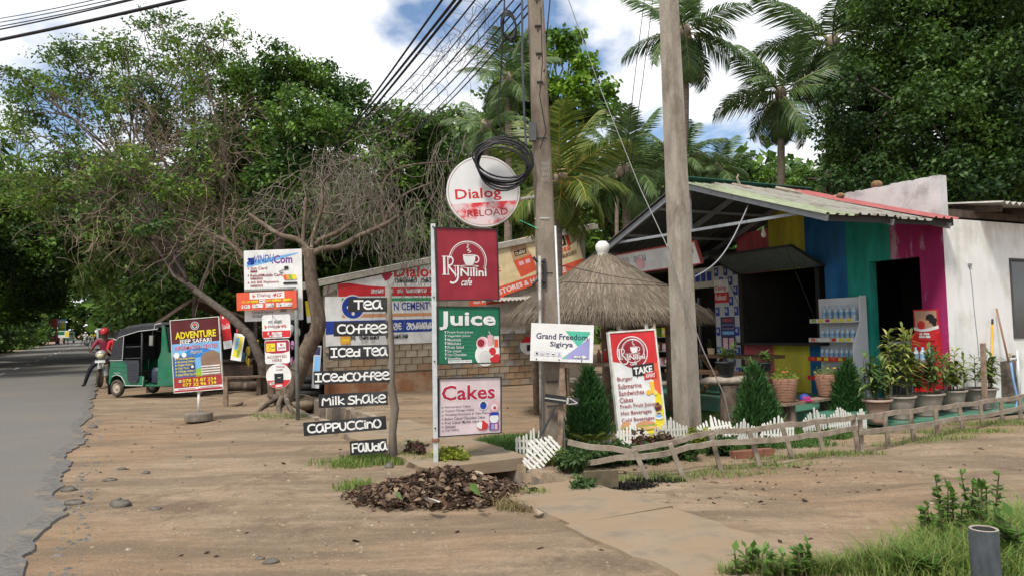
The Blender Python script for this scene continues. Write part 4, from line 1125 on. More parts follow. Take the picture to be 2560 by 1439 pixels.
for i, tx in enumerate(('Fresh Fruit Juices', 'Vegetable Juices', 'Mocktails', 'Milkshake', 'Fruit Salad', 'Ice cream', 'Hot Chocolate', 'Smoothies')):
    y = .425 + i * .066; S.text(tx, .15, y, .15 + .0218 * len(tx) + .02, y + .048, WHITE, .004); S.poly([(.10, y), (.135, y), (.118, y + .03)], WHITE); S.rect(.112, y + .03, .124, y + .045, WHITE)
    if i < 7: S.rect(.15, y + .057, .60, y + .0595, TEALP)
S.rect(.155, .945, .54, .995, WHITE); S.text('0078 3475402 | 071 9426818', .17, .955, .53, .985, BLACK, .01)
S.disc(.76, .86, .17, WHITE); S.disc(.90, .82, .12, WHITE); S.disc(.72, .66, .11, WHITE); S.disc(.70, .64, .085, PINK); S.disc(.69, .645, .06, MAROON); S.rect(.80, .50, .89, .70, PINK); S.rect(.90, .52, .99, .74, WHITE); S.rect(.91, .58, .98, .73, ORANGE); S.disc(.88, .80, .06, RED); S.disc(.95, .92, .06, RED); S.disc(.76, .9, .1, flat('print_offwhite', (.62, .6, .57))); S.poly([(.83, .93), (.99, .84), (.99, 1), (.86, 1)], RED); S.stroke([(.82, .44), (.86, .52)], .008, WHITE)
S.done()
S = Sign('cakes_board', (1098, 1089), (1251, 1079), (1096, 947), yl, yr, parent=ps, frame=.012, face=flat('print_pale_pink', (.66, .54, .55)), thick=.03); S.panel['label'] = 'pale pink cakes board with crimson heading'
S.text('Cakes', .02, .10, .925, .40, WHITE, .045); S.text('Cakes', .035, .115, .91, .385, PINKRED, .022)
for i, (tx, e) in enumerate((('Anniversary Cakes', .50), ('Custom Design Cakes', .56), ('Wedding Structures & Cake Piece', .80), ('Butter Cakes/ Chocolate Cakes', .74), ('Fruit Cakes/ Marble cakes', .64), ('Getauex', .26), ('Cup Cakes', .31))):
    y = .475 + i * .068; S.text(tx, .085, y, e, y + .05, NAVY, .003); S.disc(.05, y + .025, .014, GREYP)
    if i < 6: S.rect(.085, y + .056, .62, y + .0585, PINK)
S.disc(.71, .49, .075, flat('print_icing_white', (.7, .68, .7))); S.disc(.71, .50, .055, BLUEP); S.rect(.68, .43, .74, .47, NAVY)
S.disc(.895, .52, .085, PINK); S.disc(.89, .53, .05, WHITE); S.disc(.90, .55, .025, RED)
S.rect(.81, .63, .97, .80, PURPLE); S.disc(.89, .74, .075, WHITE); S.rect(.83, .63, .96, .685, BLUEP); S.rect(.81, .82, .97, .95, PURPLE); S.rect(.84, .84, .89, .94, LILAC); S.rect(.90, .84, .945, .94, PINK)
S.poly(arc(.70, .84, .09, .09, 0, 180, 14) + [(.70, .76)], RED); S.poly(arc(.68, .83, .08, .085, 90, 200, 10) + [(.69, .79)], WHITE); S.stroke(arc(.69, .85, .1, .09, 20, 150, 12), .006, RED)
S.done()
m = MB(); m.lathe([(.038, 0), (.042, .01), (.042, .03), (.038, .04)], 8); o = m.build('rust_band', mat('rust', (.16, .07, .04), (.25, .12, .07), scale=14, rough=.9), ps); o.location = a * .105 - Vector((0, 0, .01))

# ------------------------------------------------------------------ wooden post with black menu boards
mb_ = G(984, 1152); mp_ = thing('menu_post', 'rough timber post carrying seven black menu boards with white brush lettering', 'signpost', mb_)
m = MB(); pts = [(984, 1160), (981, 1080), (987, 1020), (978, 960), (978, 880), (973, 800), (970, 718)]; m.tube([P(*q, 8.72) - mb_ for q in pts], [.07, .063, .07, .058, .06, .058, .05], 9, flat=.7); m.build('post', mat('grey_timber', (.15, .125, .10), (.235, .205, .17), scale=9, stretch=(1, 1, .2), rough=.95, bump=.6), mp_, True)
BOARD = mat('blackboard_paint', (.012, .012, .014), (.024, .025, .027), scale=7, rough=.75, c3=(.045, .046, .048), s3=2.5)
CHALK = mat('brush_white', (.60, .60, .58), (.72, .72, .70), scale=8, rough=.8)
for (BL, BR, TL, tx, x0, x1, wd) in (((870, 779), (967, 778), (868, 744), 'Tea', .14, .90, .028), ((834, 840), (970, 838), (832, 804), 'Coffee', .05, 1.0, .026), ((822, 898), (971, 894), (823, 864), 'ICed Tea', .02, 1.0, .026),
        ((785, 960), (973, 954), (786, 927), 'ICedCoffee', .0, 1.02, .026), ((797, 1019), (969, 1011), (798, 985), 'Milk Shake', .035, .995, .024), ((760, 1089), (966, 1072), (761, 1055), 'Cappuccino', .03, .96, .026), ((876, 1137), (968, 1130), (876, 1102), 'Faluda', .04, 1.02, .025)):
    S = Sign('menu_board', BL, BR, TL, 8.66, 8.66, parent=mp_, face=BOARD, thick=.022); S.hand(tx, x0 + .02, .21, x1 - .01, .79, CHALK, wd * .74); S.done()

# ------------------------------------------------------------------ pipe stand with phone boards by the tree
kb = G(745, 1046); ks = thing('pipe_stand', 'rusty pipe post with cross bar beside the pruned tree', 'post', kb)
PIPE = mat('old_pipe', (.12, .125, .115), (.21, .215, .20), scale=8, rough=.7, c3=(.10, .055, .035), s3=4, t3=(.58, .68))
m = MB(); m.tube([Vector((0, 0, -.1)), P(742, 880, kb.y) - kb, P(740, 722, kb.y) - kb], .035, 9); m.build('upright', PIPE, ks, True)
m = MB(); m.tube([P(740, 722, kb.y) - kb, P(612, 727, kb.y) - kb], .03, 9); m.build('cross_bar', PIPE, ks, True)
for py, px in ((802, 724), (833, 726), (861, 724), (890, 722), (922, 727)):
    m = MB(); m.tube([P(740, py + 5, kb.y) - kb, P(px, py, kb.y - .03) - kb], .012, 5); m.build('sign_lug', BLACKIRON, ks)
y = kb.y
S = Sign('shop_board', (612, 803), (757, 798), (609, 627), y + .12, y + .12, label='tall white shop board listing sim cards behind the pipe stand', thick=.03)
S.poly([(.05, .16), (.95, .05), (.95, .06), (.55, .16), (.05, .24)], LBLUE); S.text('VINDU', .18, .08, .52, .19, BLUEP, .01, .2, slope=.02); S.sinh('bd', .07, .11, .18, .2, BLUEP, .03); S.text('.Com', .48, .08, .84, .20, PURPLE, .03)
for i, (tx, e) in enumerate((('Sim Card', .40), ('Relod/Mobile Card', .66), ('All Bill Payment', .60))):
    yy = .235 + i * .10; S.text(tx, .11, yy, e, yy + .042, MAROON, .015); S.disc(.075, yy + .02, .012, MAROON); S.sinh('cdabcb', .11, yy + .05, .11 + .12 + .1 * (i > 0), yy + .08, MAROON, .007)
S.text('School Items', .13, .855, .5, .895, GREYP, .012); S.sinh('bcdacb', .13, .91, .4, .95, GREYP, .008)
S.rect(.70, .24, .77, .285, BLACK); S.stroke(chaikin([(.73, .28), (.65, .30), (.60, .32), (.68, .335)], 2), .012, BLACK)
for i, c in enumerate((ORANGE, flat('print_amber', (.75, .36, .05)), LGREEN, YELLOW)): S.poly([(.67 + i * .05, .37), (.74 + i * .05, .355), (.77 + i * .05, .42), (.70 + i * .05, .435)], c)
S.rect(.68, .465, .92, .495, BLACK); S.rect(.8, .80, .93, .9, CREAM); S.rect(.62, .82, .72, .88, GREYP); S.done()
S = Sign('phone_board', (592, 776), (742, 769), (588, 732), y - .05, y - .05, label='orange phone data board hung on the cross bar of the pipe stand', face=ORANGE, thick=.02)
S.rect(.22, .02, .80, .40, WHITE); S.text('Dialog', .35, .1, .57, .34, MAROON, .012); S.poly([(.26, .12), (.32, .22), (.28, .34)], ORANGE); S.text('4G', .60, .1, .76, .32, RED, .02, .3)
S.text('3G SIM', .09, .47, .24, .60, YELLOW, .015); S.sinh('cdbx', .25, .47, .37, .58, YELLOW, .012); S.rect(.38, .43, .48, .62, WHITE); S.text('4G', .39, .46, .47, .59, MAROON, .01); S.text('SIM', .5, .45, .58, .58, YELLOW, .015); S.sinh('cdga bcda', .60, .44, .92, .57, YELLOW, .012)
S.text('5GB', .08, .70, .23, .9, WHITE, .03); S.sinh('cagb gda baegda', .27, .68, .93, .87, WHITE, .02); S.done()
S = Sign('phone_plate', (656, 846), (727, 843), (655, 787), y - .05, y - .05, label='square white phone plate with red foot hung on the pipe stand', thick=.015, shape='soft')
S.rect(.01, .68, .99, .96, RED); S.sinh('cb dgab', .22, .24, .7, .36, GREYP, .014); S.text('Dialog', .22, .44, .63, .56, MAROON, .015); S.text('4G', .66, .43, .85, .55, RED, .03); S.poly([(.08, .42), (.18, .5), (.10, .58)], ORANGE); S.stroke(chaikin([(.38, .02), (.45, .16), (.55, .22), (.6, .36), (.5, .62), (.38, .5), (.36, .2), (.38, .02)], 2), .008, GREYP); S.sinh('x bcagd', .2, .74, .7, .83, WHITE, .014); S.text('#1', .24, .86, .37, .94, WHITE, .02); S.sinh('bcad', .4, .86, .7, .94, WHITE, .014); S.done()
S = Sign('phone_plate', (663, 909), (725, 906), (662, 850), y - .05, y - .05, label='rounded white plate with crimson head accepting payments hung on the pipe stand', thick=.015, shape='soft')
S.poly([(.06, .03), (.94, .03), (.985, .1), (.985, .5), (.7, .57), (.3, .57), (.015, .5), (.015, .1)], PINKRED); S.rect(.06, .14, .42, .48, YELLOW); S.rect(.5, .12, .86, .46, WHITE); S.stroke([(.14, .22), (.24, .2), (.16, .4), (.26, .42)], .012, RED); S.text('cash', .24, .28, .40, .36, BLACK, .01); S.poly([(.62, .16), (.76, .21), (.64, .27)], RED); S.text('genie', .55, .29, .82, .42, MAROON, .01)
S.text('ACCEPTED', .08, .66, .88, .77, MAROON, .008); S.text('HERE', .3, .81, .68, .92, MAROON, .008); S.done()
S = Sign('phone_plate', (666, 971), (729, 968), (664, 909), y - .05, y - .05, label='round white and red home broadband plate lowest on the pipe stand', thick=.015, shape='round')
S.poly(arc(.5, .5, .49, .49, 20, 160, 20), RED); S.text('Dialog', .42, .09, .74, .19, MAROON, .01); S.text('HOME', .40, .22, .68, .29, MAROON, .01, .2); S.rect(.33, .40, .69, .80, BLACK); S.rect(.46, .56, .58, .58, WHITE); S.sinh('bcad', .15, .72, .32, .84, WHITE, .014); S.sinh('cbdc', .38, .85, .64, .93, WHITE, .014); S.done()

# ------------------------------------------------------------------ jeep safari board
jb = G(497, 1050); js = thing('safari_sign', 'maroon jeep safari board on a thin post set in a wheel base', 'sign', jb)
m = MB(); m.lathe([(.23, 0), (.235, .02), (.235, .12), (.225, .14), (0.06, .145), (0, .145)], 22, 0); m.build('wheel_base', mat('dusty_steel', (.13, .105, .085), (.21, .175, .14), scale=8, rough=.85, bump=.3), js)
m = MB(); a_, b_ = P(497, 1030, jb.y) - jb, P(497, 968, jb.y) - jb; m.tube([a_ - Vector((0, 0, .03)), b_], .024, 8); m.build('post', WHITEPL, js, True)
S = Sign('panel', (437, 980), (557, 970), (430, 801), jb.y - .04, jb.y - .04, parent=js, face=DMAROON, thick=.025, frame=.012, fmat=WHITEPL)
S.rect(0, .33, 1, .80, LBLUE); S.poly([(.12, .50), (.33, .43), (.55, .40), (.7, .42), (.9, .47), (.9, .52), (.5, .54), (.2, .54)], flat('print_hill_blue', (.03, .19, .5)))
S.rect(0, .50, .46, .80, flat('print_jeep_blue', (.06, .12, .3))); S.poly([(.46, .70), (1, .62), (1, .8), (.46, .8)], LGREEN); S.poly([(.58, .55), (.66, .48), (.85, .45), (.98, .5), (1, .8), (.6, .8)], flat('print_elephant', (.24, .15, .10)))
for i in range(4): S.rect(.58, .66 + i * .035, .97, .675 + i * .035, WHITE)
S.disc(.08, .49, .06, WHITE); S.disc(.24, .49, .05, WHITE); S.disc(.40, .66, .06, NAVY); S.disc(.40, .66, .03, WHITE)
S.rect(0, .80, 1, 1, flat('print_brick_red', (.33, .03, .035))); S.rect(.0, .945, .49, .975, WHITE); S.rect(.5, .94, 1, .97, WHITE)
S.disc(.5, .095, .085, WHITE); S.disc(.5, .095, .075, NAVY); S.disc(.5, .095, .055, WHITE); S.disc(.5, .09, .045, ORANGE); S.disc(.5, .105, .03, GREENP)
S.text('ADVENTURE', .08, .165, .93, .265, YELLOW, .03); S.text('JEEP SAFARI', .155, .275, .83, .355, WHITE, .02); S.text('INFORMATION CENTER', .06, .365, .95, .42, WHITE, .03); S.text('INFORMATION CENTER', .06, .365, .95, .42, RED, .012); S.text('Sigiriya', .38, .435, .62, .485, WHITE, .05); S.text('Sigiriya', .385, .44, .615, .48, NAVY, .01)
for i, (tx, e) in enumerate((('Morning Safari', .46), ('Evening Safari', .46), ('Night Safari', .40), ('Day Tour', .34), ('Village Safari', .44), ('Island Wide Taxi Service', .56))):
    yy = .525 + i * .044; S.text(tx, .10, yy, e, yy + .034, YELLOW, .015); S.poly([(.05, yy), (.08, yy + .017), (.05, yy + .034)], YELLOW)
S.text('078 76 87 254', .18, .825, .88, .872, YELLOW, .02); S.text('077 32 96 139', .18, .882, .88, .93, YELLOW, .02); S.disc(.13, .85, .03, WHITE); S.disc(.13, .85, .022, LGREEN); S.rect(.08, .957, .45, .963, MAROON); S.rect(.54, .952, .95, .958, MAROON); S.done()

# ------------------------------------------------------------------ hotel sign on the pole, arrow board
S = Sign('hotel_sign', (1325, 900), (1482, 906), (1328, 806), 8.78, 8.78, label='white hotel signboard with green and lilac triangles strapped to the stepped pole', thick=.05, face=mat('banner_white', (.66, .66, .64), (.74, .74, .73), scale=3, rough=.45, bump=.5, bscale=6))
S.poly([(.55, .18), (.94, .18), (.94, .24), (.76, .60)], TEALP); S.poly([(.94, .34), (.94, .92), (.50, .92)], LILAC); S.poly([(.50, .92), (.545, .92), (.63, .74), (.6, .785)], TEALP)
S.text('Grand Freedom', .085, .255, .905, .415, NAVY, .018); S.text('Sigirya', .31, .47, .675, .645, NAVY, .018)
for i in range(5):
    x = .07 + i * .088; S.rect(x, .745, x + .066, .86, LILAC); S.rect(x + .004, .753, x + .062, .852, WHITE)
S.poly([(.085, .775), (.12, .775), (.12, .83), (.095, .83)], BLACK); S.disc(.175, .82, .01, GREYP); S.disc(.205, .82, .01, GREYP); S.stroke([(.175, .82), (.185, .78), (.205, .82)], .003, GREYP)
for r_ in (.012, .02, .028): S.stroke(arc(.279, .83, r_, r_ * 1.6, 215, 325, 8), .004, GREYP)
S.poly(arc(.367, .80, .022, .03, 0, 180, 8), BLACK); S.rect(.445, .775, .472, .83, LILAC)
S.poly([(.70, .83), (.84, .83), (.84, .80), (.905, .855), (.84, .91), (.84, .88), (.70, .88)], WHITE); S.text('100 M', .725, .84, .82, .87, BLACK, .01); S.done()
for i, px in enumerate((1345, 1400, 1460)):
    m = MB(); m.ell((0, 0, 0), (.008, .006, .008), 8, 6); o = m.build('rivet', BLACKIRON, S.root); o.location = (S.w * (.1 + .36 * i), -.004, S.h * .05)
S = Sign('arrow_board', (1361, 1002), (1446, 1014), (1363, 983), 8.8, 8.74, label='black arrow board with white painted arrow nailed across the stepped pole', thick=.025, face=BOARD)
GW = flat('worn_white', (.4, .39, .36)); S.rect(.0, .46, .62, .62, GW); S.poly([(.64, .1), (.70, .1), (.70, .95), (.64, .95)], GW); S.stroke([(.72, .12), (.96, .6)], .012, GW); S.stroke([(.94, .66), (.72, .93)], .012, GW); S.done()
m = MB(); m.tube([P(1342, 1108, 8.6), P(1391, 1010, 8.72)], .012, 6); o = m.build('iron_rod', BLACKIRON); tag(o, 'thin iron rod leaning on the stepped pole under the arrow board', 'rod')

# ------------------------------------------------------------------ take-away board
S = Sign('takeaway_board', (1553, 1108), (1666, 1096), (1532, 832), 9.62, 9.75, 9.75, label='tall red and yellow take-away menu board leaning behind the white pickets', thick=.05, face=WHITE, frame=.022, fmat=WHITEPL)
S.poly([(.0, .0), (1, 0), (1, .30), (.72, .31), (.40, .30), (0, .26)], RED); S.poly([(.72, .31), (1, .30), (1, .82), (.92, .7), (.86, .5)], ORANGE); S.poly([(.88, .56), (1, .6), (1, 1), (0, 1), (0, .90), (.5, .93), (.8, .84)], YELLOW)
S.disc(.46, .19, .345, WHITE); S.disc(.46, .19, .325, MAROON); S.disc(.47, .175, .25, WHITE); S.disc(.47, .175, .238, MAROON)
cafe_logo(S, .14, .06, .75, .31, WHITE, MAROON)
S.poly([(.41, .315), (.90, .295), (.90, .37), (.86, .37), (.86, .40), (.52, .41), (.5, .43), (.49, .405), (.41, .405)], BLACK); S.text('TAKE', .44, .33, .86, .395, WHITE, .04, slope=.01); S.poly([(.66, .39), (.94, .375), (.94, .435), (.66, .45)], RED); S.text('AWAY', .69, .395, .91, .435, WHITE, .03, slope=.005)
for i, (tx, e) in enumerate((('Burger', .40), ('Submarine', .58), ('Sandwiches', .62), ('Cakes', .36), ('Fresh Fruit Juices', .86), ('Hot Beverages', .74), ('Cold Beverages', .78))):
    yy = .405 + i * .062; S.text(tx, .06, yy, e, yy + .046, MAROON, .01)
JU = flat('print_juice', (.8, .48, .04)); S.poly([(.76, .465), (.86, .46), (.85, .575), (.78, .58)], JU); S.rect(.775, .455, .85, .47, WHITE); S.disc(.72, .565, .055, JU); S.disc(.87, .575, .05, YELLOW); S.disc(.87, .575, .035, WHITE); S.disc(.87, .577, .03, JU); S.poly([(.80, .70), (.87, .665), (.97, .69), (.96, .73), (.84, .745)], BROWNP); S.poly([(.82, .71), (.95, .70), (.94, .73), (.84, .74)], DMAROON); S.disc(.89, .675, .03, DMAROON); S.disc(.89, .80, .085, WHITE, ry=.04); S.poly([(.82, .765), (.96, .765), (.94, .80), (.84, .80)], LBLUE); S.disc(.89, .765, .07, WHITE, ry=.03); S.disc(.89, .765, .055, BROWNP, ry=.022)
S.disc(.15, .86, .12, TERRA, 180, 360); S.rect(.03, .86, .27, .872, LGREEN); S.rect(.04, .872, .26, .885, MAROON); S.disc(.15, .885, .115, TERRA, 0, 180, ry=.07); S.poly(chaikin([(.32, .86), (.4, .825), (.6, .815), (.75, .83), (.8, .85), (.5, .86)], 1), TERRA); S.rect(.34, .858, .82, .868, LGREEN); S.poly(chaikin([(.34, .868), (.8, .868), (.86, .885), (.6, .9), (.4, .89)], 1), flat('print_bun', (.7, .45, .2)))
S.disc(.09, .952, .035, NAVY); S.text('0782175402 | 0718557941', .15, .935, .94, .968, BLUEP, .015); S.done()
for i in (0, 1):
    m = MB(); q = S.M @ Vector((S.w * (.1 + .8 * i), .06, S.h * .6)); e = G(1575 + 90 * i, 1085); m.tube([q, Vector((e.x, e.y + .35, 0))], .015, 6); o = m.build('prop_stick', PLANK, S.root); o.matrix_local = S.M.inverted()

# ------------------------------------------------------------------ thatched hut
STRAW = leafmat('straw', [(.10, .08, .06), (.175, .142, .108), (.285, .235, .175), (.135, .108, .08), (.22, .178, .132)], trans=.08, rough=.8, spec=.1)
hc = P(1518, 1000, 12.9); hc.z = 0
hut = thing('thatched_hut', 'round thatched hut with a white pot on its peak behind the stepped pole', 'hut', hc)
prof = [(.05, 2.70), (.13, 2.66), (.45, 2.45), (.75, 2.27), (1.0, 2.10), (1.36, 1.90), (1.56, 1.76), (1.70, 1.63)]
m = MB(); m.lathe([(r * .97, z - .05) for r, z in prof], 28); m.build('thatch_backing', mat('dark_straw', (.10, .07, .04), (.15, .105, .065), scale=12, rough=.95), hut)
pr = np.array([p[0] for p in prof]); pz = np.array([p[1] for p in prof])
N = 24000
tr = NR.random(N) ** .62
rr0 = .06 + 1.55 * tr
th = NR.random(N) * 2 * np.pi
ln = .34 + .28 * NR.random(N)
r1 = np.minimum(rr0 + ln * .84, 1.84); z0 = np.interp(rr0, pr, pz) + .015 + .04 * NR.random(N); z1 = np.interp(r1, pr, pz) + .03 * NR.random(N) - np.clip(r1 - 1.66, 0, 1) * (.5 + .7 * NR.random(N))
th1 = th + NR.normal(0, .05, N) / np.maximum(rr0, .25)
wd = .005 + .006 * NR.random(N)
def pol(r, t, z): return np.stack([r * np.cos(t), r * np.sin(t), z], -1)
a = pol(rr0, th, z0); b = pol(r1, th1, z1); tv = np.stack([-np.sin(th), np.cos(th), 0 * th], -1)
mid = (a + b) / 2 + np.array([0, 0, .02])
q = np.stack([a - tv * wd[:, None], mid - tv * wd[:, None], b, mid + tv * wd[:, None]], 1)
link('thatch', npmesh('thatch', q.reshape(-1, 3), 4, STRAW), hut)["kind"] = "stuff"
M_ = 2600                       # uneven hanging fringe
t = NR.random(M_) * 2 * np.pi; r = 1.60 + .14 * NR.random(M_); L_ = .05 + .17 * NR.random(M_) ** 2
a = pol(r, t, 1.68 + .06 * NR.random(M_)); b = pol(r + .10 + .1 * NR.random(M_), t + NR.normal(0, .03, M_), 1.62 - L_); tv = np.stack([-np.sin(t), np.cos(t), 0 * t], -1) * .006
q = np.stack([a - tv, a + tv, b], 1)
link('fringe', npmesh('fringe', q.reshape(-1, 3), 3, STRAW), hut)["kind"] = "stuff"
m = MB(); m.lathe([(.0, .30), (.06, .295), (.115, .24), (.125, .18), (.10, .11), (.085, .07), (.10, .03), (.10, .0), (.0, .0)], 18); o = m.build('peak_pot', WHITEPL, hut, True); o.location = (0, 0, 2.62)
for i, k in enumerate((20, 100, 165, 230, 290, 345)):
    m = MB(); x, y = 1.22 * math.cos(rad(k)), 1.22 * math.sin(rad(k)); m.tube([(x, y, -.05), (x * 1.01, y, 1.0), (x, y, 1.95)], [.06, .055, .055], 8); m.build('post', PLANK, hut, True)
m = MB(); m.tube([(0, 0, -.05), (0, 0, 2.6)], .07, 8); m.build('centre_post', PLANK, hut, True)
for k in range(8): m = MB(); m.beam((0, 0, 2.56), (1.5 * math.cos(k * math.pi / 4), 1.5 * math.sin(k * math.pi / 4), 1.72), .05, .05); m.build('roof_pole', PLANK, hut)
m = MB(); m.bbox(-.95, .35, -1.25, -.95, .86, .92); m.build('counter_plank', PLANK, hut)
for x in (-.8, -.4, .0, .25): m = MB(); m.bbox(x - .03, x + .03, -1.13, -1.07, -.02, .86); m.build('counter_leg', PLANK, hut)
cols = [RED, YELLOW, ORANGE, WHITE, BLUEP, LGREEN, BROWNP, PINK]
def bottle_mesh(name, h, r, mb, mc):
    m = MB(); m.lathe([(0, 0), (r, 0), (r, h * .62), (r * .85, h * .74), (r * .35, h * .86), (r * .35, h * .93)], 10, 0); m.lathe([(r * .4, h * .92), (r * .4, h), (0, h)], 10, 1); m.m[0:0] = []
    return m.mesh(name, [mb, mc], True)
gb = [bottle_mesh('sauce_bottle', .2, .032, c, c2) for c, c2 in ((YELLOW, RED), (YELLOW, YELLOW), (RED, WHITE), (BROWNP, RED))]
for i, px in enumerate((1470, 1480, 1494, 1506)):
    o = link('sauce_bottle', gb[[3, 2, 0, 1][i]]); o.location = hc + Vector((-.24 + i * .1, -1.1, .92)); tag(o, ['dark sauce bottle on the hut counter plank', 'red sauce bottle on the hut counter plank', 'yellow sauce bottle with red cap on the hut counter', 'all yellow sauce bottle on the hut counter'][i], 'bottle', 'sauce bottles on the hut counter')

# shelves of goods in the shop row
rk = thing('goods_rack', 'dark shelf rack of packaged goods in the open shop row', 'shelf', CORG, YAW_U)
for z in (.5, .85, 1.2, 1.55, 1.9):
    m = MB(); m.bbox(.25, .55, 6.3, 10.2, z - .02, z); m.build('shelf_board', GREYP, rk)
for y in (6.3, 8.2, 10.15): m = MB(); m.bbox(.5, .55, y, y + .05, .1, 2.1); m.build('rack_upright', GREYP, rk)
gm_ = []
for c in cols:
    q = MB(); q.bbox(-.08, .08, -.09, .09, 0, .2); q.bbox(-.081, -.08, -.06, .06, .06, .15); gm_.append(q.mesh('goods_carton', [c, WHITE])); gm_[-1].polygons.foreach_set('material_index', [0] * 6 + [1] * 6)
i = 0
for z in (.5, .85, 1.2, 1.55):
    y = 6.45
    while y < 10.1:
        o = link('goods_carton', RD.choice(gm_)); o.matrix_world = MC @ Matrix.Translation((.40, y, z)) @ Matrix.Rotation(RD.uniform(-.15, .15), 4, 'Z') @ Matrix.Diagonal((1, RD.uniform(.7, 1.1), RD.uniform(.8, 1.3), 1))
        tag(o, 'small printed carton standing on the dim shop shelf rack', 'carton', 'cartons on the shop shelves'); y += RD.uniform(.2, .34); i += 1

# ------------------------------------------------------------------ water bottle shelf, red drinks rack
sx = MC @ Matrix.Translation((-.42, 1.45, .13))
shf = thing('bottle_shelf', 'white display shelf of water bottles against the blue and teal wall', 'shelf', sx.translation, YAW_U)
WSH = mat('white_shelf_metal', (.62, .64, .66), (.70, .72, .74), scale=4, rough=.4)
m = MB(); m.bbox(.34, .36, 0, .95, 0, 1.75); m.build('back_panel', WSH, shf)
m = MB(); m.prism([(0, 0), (.38, 0), (.38, 1.77), (.22, 1.77), (.20, 1.3), (.0, .9)], -.03, -.005); m.build('side_panel', WSH, shf)
for i, z in enumerate((.32, .66, 1.0, 1.34)):
    m = MB(); m.bbox(-.02 + .04 * i, .34, 0, .95, z - .025, z); pl_ = m.build('shelf_board', WSH, shf)
    m = MB(); m.bbox(-.035 + .04 * i, -.02 + .04 * i, 0, .95, z - .03, z + .045); m.build('price_strip', RED if i < 2 else WHITEPL, pl_)
    if i >= 1:
        for k in range(6):
            m = MB(); m.bbox(-.0375 + .04 * i, -.035 + .04 * i, .06 + k * .15, .15 + k * .15, z - .015, z + .035); m.build('price_tag', RD.choice([ORANGE, YELLOW, RED, WHITE, LGREEN]), pl_)
PET = mat('clear_bottle', (.42, .52, .60), (.50, .60, .68), scale=6, rough=.15, spec=.6)
def water_mesh(h, r):
    m = MB(); m.lathe([(0, 0), (r, 0), (r, h * .35)], 10, 0); m.lathe([(r * 1.02, h * .36), (r * 1.02, h * .60)], 10, 1); m.lathe([(r, h * .6), (r * .9, h * .74), (r * .38, h * .87), (r * .38, h * .92)], 10, 0); m.lathe([(r * .42, h * .91), (r * .42, h), (0, h)], 10, 2)
    return m.mesh('water_bottle', [PET, flat('bottle_label_blue', (.22, .42, .62)), flat('bottle_cap', (.25, .45, .72))], True)
wbm = {1: water_mesh(.20, .034), 2: water_mesh(.21, .036), 3: water_mesh(.27, .045)}
ctr = {1: 'short water bottle on the lowest stocked shelf board', 2: 'short water bottle on the middle shelf board with price tags', 3: 'tall water bottle on the top shelf board'}
for i, z in enumerate((.32, .66, 1.0, 1.34)):
    if i == 0: continue
    for k in range(7 if i < 3 else 6):
        for d in (0,):
            o = link('water_bottle', wbm[i]); o.matrix_world = sx @ Matrix.Translation((.06 + .04 * i + d * .095, .08 + k * (.105 if i < 3 else .122), z))
            tag(o, ctr[i], 'bottle', 'water bottles on the white shelf, row %d' % i)
rk2 = thing('drinks_rack', 'red soft drink display rack beside the cafe doorway', 'display rack', MC @ Vector((-.25, .12, .13)), YAW_U)
m = MB(); m.bbox(.2, .24, .02, .40, .1, 1.1); m.bbox(.1, .24, .0, .02, .0, 1.1); m.bbox(.1, .24, .40, .42, .0, 1.1); m.bbox(.0, .2, .02, .40, .10, .13); m.bbox(.0, .2, .02, .40, .58, .61); m.build('rack_body', flat('rack_red', (.52, .02, .025), .4), rk2)
S = Sign('poster', MC @ Vector((-.06, .54, 1.12)), MC @ Vector((-.06, .12, 1.12)), MC @ Vector((-.06, .54, 1.62)), parent=rk2, face=RED, thick=.02)
S.rect(.06, .05, .94, .60, flat('print_warm_scene', (.50, .30, .2))); S.disc(.3, .35, .12, TERRA); S.disc(.3, .5, .16, RED); S.disc(.68, .3, .18, BLACK); S.poly([(.6, .2), (.95, .3), (.9, .6), (.75, .5)], BLACK); S.disc(.55, .42, .09, TERRA); S.poly([(0, .56), (.3, .64), (.6, .60), (1, .52), (1, .62), (.6, .70), (.3, .72), (0, .66)], WHITE); S.sinh('cb dgac', .22, .76, .62, .82, WHITE, .012); S.sinh('bdac cgd', .2, .85, .65, .91, WHITE, .012); S.done()
for k in range(3):
    o = link('water_bottle', wbm[3]); o.matrix_world = MC @ Matrix.Translation((-.18, .21 + k * .12, .745)); tag(o, 'tall water bottle on the red soft drink rack', 'bottle', 'water bottles on the red rack')

# ------------------------------------------------------------------ benches, log table, pots
FL = .13
def plankbench(name, label, cx, cy, L, h, w, rz=0, cat='bench', z=FL, xleg=True):
    t = thing(name, label, cat, cw(cx, cy, z), YAW_U + rz)
    m = MB(); n = 8
    for i in range(n):
        pass
    m.bbox(-w / 2, w / 2, -L / 2, L / 2, h - .06, h); m.build('top', mat('stained_plank', (.10, .055, .03), (.17, .10, .055), scale=7, stretch=(4, .5, 1), rough=.6, bump=.2), t)
    for s_ in (-1, 1):
        y = s_ * (L / 2 - .3)
        for a in (-1, 1):
            m = MB(); m.beam((a * w * .62, y + a * .03, 0), (-a * w * .42, y + a * .03, h - .06), .07, .045, up=(0, 1, 0)); m.build('leg', WARMWOOD, t)
    m = MB(); m.bbox(-.03, .03, -L / 2 + .3, L / 2 - .3, h * .45, h * .45 + .07); m.build('stretcher', WARMWOOD, t)
    return t
plankbench('plank_table', 'long timber table with crossed legs under the serving hatch', -1.0, 3.6, 1.9, .74, .55, cat='table')
plankbench('plank_bench', 'long timber bench with crossed legs before the yellow wall', -1.62, 3.55, 2.5, .46, .34)
STONEPOT = mat('cement_pot', (.22, .185, .155), (.32, .28, .24), scale=6, rough=.92, bump=.3, c3=(.18, .15, .125), s3=2.5)
